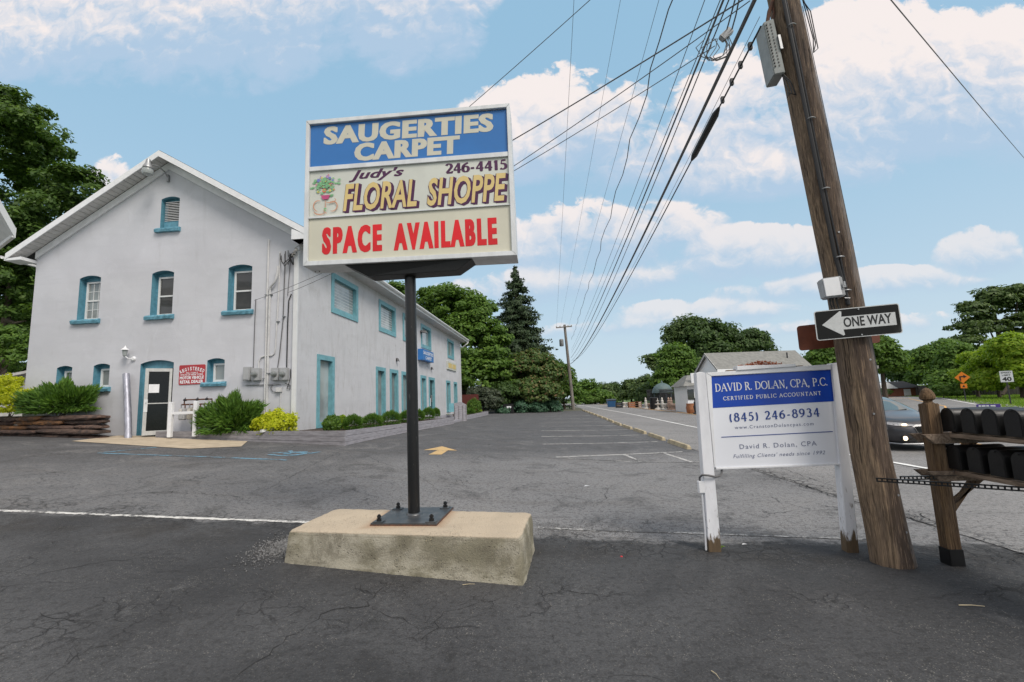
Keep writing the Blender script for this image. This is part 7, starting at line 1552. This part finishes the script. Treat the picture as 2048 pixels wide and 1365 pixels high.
for px, mt, lb in ((1238,'black_flat','black crate next to the blue container'),(1266,'terracotta','rusty orange crate lying low among the ornaments'),(1276,'stone_pink','tan crate left of the pale figure')):
    q = aty(px,812,58); z0 = gh(q.x,58); mb = MB(); w_ = .8 if mt != 'terracotta' else 1.2
    for k in range(3): mb.box(q.x-w_/2,57.6,z0+.05+k*.22,q.x+w_/2,57.63,z0+.22+k*.22); mb.box(q.x-w_/2,58.2,z0+.05+k*.22,q.x+w_/2,58.23,z0+.22+k*.22)
    for x in (q.x-w_/2, q.x+w_/2-.06): mb.box(x,57.6,z0,x+.06,58.23,z0+.7)
    mb.box(q.x-w_/2,57.6,z0+.02,q.x+w_/2,58.2,z0+.05); solo('crate', mb, M[mt], lb, 'crate')
fw = thing('iron_fence', 'black iron fence panels behind the garden ornaments', 'fence', (13, 50, .2)); q0, q1 = aty(1296,812,54), aty(1372,812,46); 
for k in range(46): p = q0.lerp(q1, k/45); z0 = gh(p.x,p.y); mb = MB(); mb.box(p.x-.025,p.y-.02,z0,p.x+.025,p.y+.02,z0+2.1); build('bar', mb, M['dark_metal'], fw)
for h in (.3, 1.9): mb = MB(); mb.tube([(q0.x,q0.y,gh(q0.x,q0.y)+h),(q1.x,q1.y,gh(q1.x,q1.y)+h)], .03, 4); build('rail', mb, M['dark_metal'], fw)
# ---------------------------------------------------------------- far utility pole and the wires
fpx = 2.04; FY = 52.7; fup = thing('utility_pole', 'distant thin utility pole with one crossarm at the end of the lot', 'utility pole', (fpx, FY, .36))
ftop = aty(1129,650,FY); mb = MB(); mb.tube([(fpx,FY,.1),tuple(ftop)], [.20,.14], 12); build('pole_shaft', mb, M['farpole'], fup, smooth=True)
ca, cb_ = aty(1112,656,FY-.2), aty(1144,653,FY-.2); mb = MB(); d = (cb_-ca); mb.obox(ca, d.normalized(), Vector((0,1,0)), UZ, 0, d.length, -.06, .06, -.06, .06); build('crossarm', mb, M['farpole'], fup)
for f in (.03,.25,.75,.97): q = ca+d*f; mb = MB(); mb.lathe(q+UZ*.06, [(.05,0),(.07,.08),(.03,.14)], 8); build('insulator', mb, M['stone_pale'], fup)
q = aty(1123,686,FY-.35); mb = MB(); mb.lathe((q.x,q.y,q.z-.4), [(.2,0),(.24,.05),(.24,.75),(.15,.82)], 12); build('transformer', mb, M['galv'], fup, smooth=True)
def wire(name, A, B, r, sag, label, mt='wire_grey', group=None, n=40, wav=0, ext=0):
    A, B = Vector(A), Vector(B); pts = []
    for i in range(n+1):
        t_ = (i/n)**1.6 if (B-A).length > 25 else i/n; p = A.lerp(B, t_); p.z -= 4*sag*t_*(1-t_)
        if wav: p.x += wav*math.sin(p.y*1.7)+wav*.6*math.sin(p.y*3.9+1)
        pts.append(p)
    mb = MB(); mb.tube(pts, r, 6, False); return solo(name, mb, M[mt], label, 'overhead wire', loc=tuple(A), group=group, smooth=True)
def back_ext(px, py, B, Y, z=None):            # the wire from B through the picture point (px,py) taken at distance Y
    return aty(px, py, Y)
def through(px, B, sag, Yn=4.74, Yq=6.2):
    return None
GW_ = 'overhead wires between the leaning pole and the far pole'
T1, T2 = aty(1141,728,FY), aty(1146,722,FY)
wire('communication_cable', (2.52,4.9,6.05), T1, .026, .75, 'thickest black cable of the bundle, starting at the leaning pole', 'cable_grey', GW_)
wire('communication_cable', (2.50,4.9,5.62), T2, .012, .78, 'lower thin cable with clamps below the thickest black cable', 'dark_rubber', GW_)
sp0 = Vector((2.50,4.9,5.62)).lerp(T2, .018)
def on_w(A, B, sag, t_): p = Vector(A).lerp(Vector(B), t_); p.z -= 4*sag*t_*(1-t_); return p
A_w = (2.50,4.9,5.62); mb = MB(); mb.tube([on_w(A_w, T2, .78, t_) for t_ in (.028,.031,.052,.055)], [.02,.050,.050,.02], 10); solo('cable_splice', mb, M['dark_rubber'], 'fat black splice sleeve on the lower cable', 'cable splice', smooth=True)
for k, t_ in enumerate((.006,.012,.018,.025)): q = on_w(A_w, T2, .78, t_); mb = MB(); mb.box(q.x-.02,q.y-.02,q.z-.03,q.x+.02,q.y+.02,q.z+.055); solo('cable_clamp', mb, M['dark_metal'], ['small dark clamp nearest the pole cabinet on the lower cable','second dark clamp from the pole cabinet','third dark clamp from the pole cabinet','small dark clamp closest to the black splice sleeve'][k], 'cable clamp', group='clamps on the lower cable')
wire('messenger_wire', (2.50,4.9,5.74), T2+UZ*.1, .004, .76, 'thin steel messenger wire just above the clamped cable', 'galv', GW_)
def up_wire(px0, tx, ty, r, sag, label, mt='wire_grey', Yq=7.0, wav=0):
    B = aty(tx, ty, FY-.2); Q = aty(px0, 0, Yq); d = (Q-B); A = B+d*((B.y-4.74)/(B.y-Yq)); return wire('power_line', A, B, r, sag, label, mt, GW_, wav=wav)
up_wire(1148, 1113, 654, .0065, .0, 'leftmost thin line, running almost straight up the picture', Yq=12)
up_wire(1241, 1121, 654, .0055, .0, 'second thin line from the left of the overhead lines', Yq=12)
up_wire(1318, 1137, 654, .006, .0, 'third thin line from the left, beside the wavy cable', Yq=10)
up_wire(1341, 1143, 680, .014, .3, 'wavy dark cable in the middle of the overhead lines', 'cable_grey', 9, .05)
up_wire(1405, 1143, 700, .008, .4, 'thin dark line right of the wavy cable', 'cable_grey', 8)
up_wire(1436, 1143, 706, .009, .4, 'dark line left of the paired cables', 'cable_grey', 7.5)
A1_ = Vector((2.05,4.9,6.9)); wire('communication_cable', tuple(aty(1463,-40,5.6)), tuple(aty(1142,716,FY)), .016, .55, 'dark cable pair member left of the hanging cable loop', 'cable_grey', GW_)
wire('communication_cable', tuple(aty(1474,-40,5.6)), tuple(aty(1143,722,FY)), .010, .72, 'thinner cable following the dark pair below the loop', 'cable_grey', GW_)
lp = thing('cable_loop_box', 'small grey splice box with dangling wire loops under the wires', 'splice box', tuple(aty(1452,70,6.2))); q = aty(1452,70,6.2)
mb = MB(); mb.obox(q, Vector((.75,-.1,.6)).normalized(), Vector((0,1,0)), Vector((-.6,0,.75)), -.09,.09,-.04,.04,-.05,.05); build('box_body', mb, M['galv'], lp, bevel=.01)
for k in range(6):
    a = random.uniform(0,1); mb = MB(); mb.tube([aty(1452+random.uniform(-12,8)+dx*(1+.3*k), 70+dy, 6.2) for dx, dy in ((0,0),(4,22),(1,42),(-12,52),(-22,44),(-20,26),(-12,8))], .006, 5); build('wire_loop', mb, M['cable_grey'], lp, smooth=True)
for k, (dx) in enumerate((0, 10)): mb = MB(); mb.tube([aty(1452+dx,66,6.2), aty(1462+dx,30,6.0), aty(1478+dx*.6,-30,5.6)], .010, 5); build('drop_wire', mb, M['cable_grey'], lp, smooth=True)
# service drops crossing to the building
GS = 'service wires from the leaning pole to the grey building'
Cn = Vector((-7.95, GY-.2, 6.40))
def drop(pa, pb_, Ya, Yb, end, r, sag, label):
    A = aty(pa[0], pa[1], Ya); wire('service_drop', tuple(A), tuple(end), r, sag, label, 'cable_grey', GS)
drop((1505,-12),None,5.0,None,Cn+Vector((.0,0,.05)), .009, .25, 'uppermost dark service wire crossing from pole to building corner')
drop((1500,2),None,5.1,None,Vector((-8.05,GY-.15,5.22)), .006, .35, 'middle service wire crossing from pole to building')
drop((1430,92),None,6.2,None,Vector((-9.19,GY-.1,5.05)), .006, .35, 'lowest service wire, leaving the small splice box')
wire('service_drop', tuple(aty(1197,-15,7.5)), tuple(Cn+Vector((.1,0,.2))), .007, .15, 'lone thin wire rising steeply from behind the tall sign', 'cable_grey', GS)
wire('service_drop', tuple(aty(1765,-20,6.0)), tuple(aty(2110,385,30)), .008, .1, 'single thin wire crossing the sky at the upper right corner', 'cable_grey')

# ---------------------------------------------------------------- the passing car: dark grey hatchback heading towards the camera side
cr_ = thing('hatchback_car', 'dark grey hatchback with lit headlamp driving behind the leaning pole', 'car', (9.72, 15.3, -.12))
CX, CY0, CZ = 9.72, 13.15, gh(10.0, 15.5)+.016      # centre line, nose position, road level
# stations along the length from the nose (s metres back): half widths and heights
#   s, half width low, half width belt, sill z, bumper/low z, shoulder z, top z(hood or roof), half width top
ST = [(0.00,.50,.52,.26,.40,.55,.62,.34),(0.06,.68,.70,.22,.40,.62,.70,.50),(0.22,.82,.82,.20,.42,.68,.79,.62),(0.55,.88,.87,.20,.45,.74,.86,.68),(1.00,.895,.89,.20,.48,.80,.92,.72),(1.30,.895,.895,.20,.50,.84,.965,.74),
      (1.45,.895,.895,.20,.52,.865,1.00,.74),(1.90,.90,.90,.20,.52,.89,1.24,.66),(2.25,.90,.90,.20,.53,.90,1.37,.60),(2.60,.90,.90,.20,.54,.92,1.43,.58),(3.10,.90,.90,.20,.55,.94,1.44,.58),(3.55,.90,.90,.22,.56,.97,1.40,.57),(3.95,.88,.88,.25,.58,1.00,1.28,.55),(4.25,.84,.84,.28,.60,1.00,1.10,.55),(4.42,.70,.72,.32,.55,.90,.98,.50)]
mb = MB(); NR = 17
def ringc(st):
    s, wl_, wb_, zs_, zl, zsh, zt_, wt_ = st; y = CY0+s
    H = [(0,zs_),(wl_*.80,zs_),(wl_*.97,zs_+.07),(wl_*1.0,zl),(wb_*1.0,(zl+zsh)/2+.03),(wb_*.985,zsh-.03),(wb_*.94,zsh+.01),(wt_+(wb_*.94-wt_)*.12,zt_-.035-.10*(zt_-zsh > .25)*.3),(wt_*.80,zt_-.003),(0,zt_+.022)]
    P = [(x,z) for x, z in H]+[(-x,z) for x, z in H[-2:0:-1]]
    return [(CX+x, y, CZ+z) for x, z in P]
R_ = [ringc(st) for st in ST]; m_ = len(R_[0]); vs = [p for r in R_ for p in r]; mb.v = vs
def fadd(f, mi): mb.f.append(f); mb.mi.append(mi)
for i in range(len(ST)-1):
    for k in range(m_):
        k2 = (k+1) % m_; kk = k if k < 9 else m_-1-k      # strip number from the sill, mirrored
        glass = (kk == 6 and ST[i][0] >= 1.45 and ST[i][0] < 3.9) or (kk in (7,8) and 1.4 <= ST[i][0] < 2.2) or (kk in (7,8) and ST[i][0] >= 3.9 and ST[i][0] < 4.2)
        fadd([i*m_+k, i*m_+k2, (i+1)*m_+k2, (i+1)*m_+k], 1 if glass else 0)
fadd(list(range(m_))[::-1], 0); fadd([(len(ST)-1)*m_+k for k in range(m_)], 0)
body = build('body', mb, [M['car_paint'], M['car_glass']], cr_, smooth=True)
body.data.set_sharp_from_angle(angle=R(60))
for s, rr in ((.88,.315),(3.52,.315)):
    for sgn in (-1,1):
        xw_ = CX+sgn*.80; y = CY0+s
        mb = MB(); mb.lathe((xw_+sgn*.0,y,CZ+.315), [(.385,sgn*.100),(.385,sgn*.112),(.2,sgn*.113)], 26, 'x'); build('wheel_arch', mb, M['black_flat'], cr_)
        mb = MB(); mb.lathe((xw_,y,CZ+rr), [(.22,-.10),(rr,-.09),(rr+.002,.09*1),(.225,sgn*.118)], 26, 'x'); wlh = build('wheel', mb, M['tyre'], cr_, smooth=True)
        mb = MB()
        for k in range(5):
            a = 2*math.pi*k/5; u = Vector((0,math.cos(a),math.sin(a))); v_ = Vector((0,-math.sin(a),math.cos(a))); mb.obox(Vector((xw_+sgn*.118,y,CZ+rr)), v_, Vector((sgn,0,0)), u, -.03,.03,0,.012,.02,.21)
        mb.lathe((xw_+sgn*.118,y,CZ+rr), [(.05,0),(.05,sgn*.014)], 12, 'x'); build('rim', mb, M['galv'], wlh)
for sgn in (-1,1):
    # headlamp wraps the corner
    P = [(.40,.66,.03),(.60,.655,.075),(.76,.67,.19),(.855,.70,.42),(.86,.745,.50),(.80,.765,.40),(.64,.74,.16),(.42,.70,.05)]
    mb = MB(); A4 = [Vector((CX+sgn*x, CY0+s-.03, CZ+z)) for x, z, s in P]; cen = sum(A4, Vector())/len(A4)+Vector((sgn*.03,-.05,.0)); mb.add(A4+[cen], [(i,(i+1)%len(A4),len(A4)) for i in range(len(A4))]); hl = build('headlight', mb, M['lamp_lens'], cr_, smooth=True)
    mb = MB(); mb.ball((CX+sgn*.62,CY0+.055,CZ+.695), .070,.035,.028, 12, 6); build('lit_bulb', mb, M['lamp_on'], hl, smooth=True)
    mb = MB(); mb.lathe((CX+sgn*.66,CY0+.03,CZ+.345), [(.055,.03),(.055,-.015),(.045,-.03),(.01,-.04)], 14, 'y'); build('fog_lamp', mb, M['lamp_on'], cr_, smooth=True)
    mb = MB(); mb.box(CX+sgn*.62-.13,CY0+.02,CZ+.29,CX+sgn*.62+.13,CY0+.10,CZ+.40); build('fog_lamp_bezel', mb, M['black_flat'], cr_, bevel=.02)
    mb = MB(); mb.ball((CX+sgn*1.0,CY0+1.62,CZ+.97), .10,.06,.07, 12, 7); mb.tube([(CX+sgn*.88,CY0+1.62,CZ+.92),(CX+sgn*.96,CY0+1.62,CZ+.95)], .02, 6); build('wing_mirror', mb, M['car_paint'], cr_, smooth=True)
    mb = MB(); x = CX+sgn*.912; mb.tube([(x-.004*sgn,CY0+1.45,CZ+.86),(x,CY0+1.6,CZ+.50),(x-.01*sgn,CY0+1.7,CZ+.26)], .004, 4); mb.tube([(x,CY0+2.55,CZ+.92),(x,CY0+2.55,CZ+.28)], .004, 4); build('door_seam', mb, M['black_flat'], cr_)
    mb = MB(); mb.box(x-.01*sgn if sgn < 0 else x-.01,CY0+2.30,CZ+.79,x+.012,CY0+2.48,CZ+.815); build('door_handle', mb, M['car_paint'], cr_, bevel=.006)
mb = MB()
for k in range(5): mb.box(CX-.36,CY0-.022,CZ+.475+k*.034,CX+.36,CY0+.02,CZ+.490+k*.034)
gl_ = build('grille', mb, M['black_flat'], cr_); mb = MB(); mb.box(CX-.38,CY0-.008,CZ+.46,CX+.38,CY0+.03,CZ+.64); build('grille_backing', mb, M['tyre'], gl_)
mb = MB(); mb.tube([(CX-.42,CY0-.01,CZ+.62),(CX-.36,CY0-.03,CZ+.455),(CX+.36,CY0-.03,CZ+.455),(CX+.42,CY0-.01,CZ+.62)], .012, 6); build('grille_trim', mb, M['chrome'], gl_, smooth=True)
mb = MB(); mb.hexa([(CX-.60,CY0-.015,CZ+.27),(CX+.60,CY0-.015,CZ+.27),(CX+.6,CY0+.1,CZ+.27),(CX-.6,CY0+.1,CZ+.27)], [(CX-.48,CY0-.015,CZ+.37),(CX+.48,CY0-.015,CZ+.37),(CX+.5,CY0+.1,CZ+.37),(CX-.5,CY0+.1,CZ+.37)]); build('air_intake', mb, M['tyre'], cr_)
mb = MB(); mb.tube([(CX-.88,CY0+.60,CZ+.205),(CX-.72,CY0+.06,CZ+.20),(CX-.40,CY0-.03,CZ+.20),(CX+.40,CY0-.03,CZ+.20),(CX+.72,CY0+.06,CZ+.20),(CX+.88,CY0+.6,CZ+.205)], .018, 6); build('bumper_lip', mb, M['galv'], cr_, smooth=True)
mb = MB(); mb.tube([(CX-.55,CY0+1.40,CZ+1.0),(CX-.1,CY0+1.50,CZ+1.04)], .008, 4); mb.tube([(CX+.1,CY0+1.40,CZ+1.0),(CX+.5,CY0+1.50,CZ+1.03)], .008, 4); build('wiper', mb, M['black_flat'], cr_)
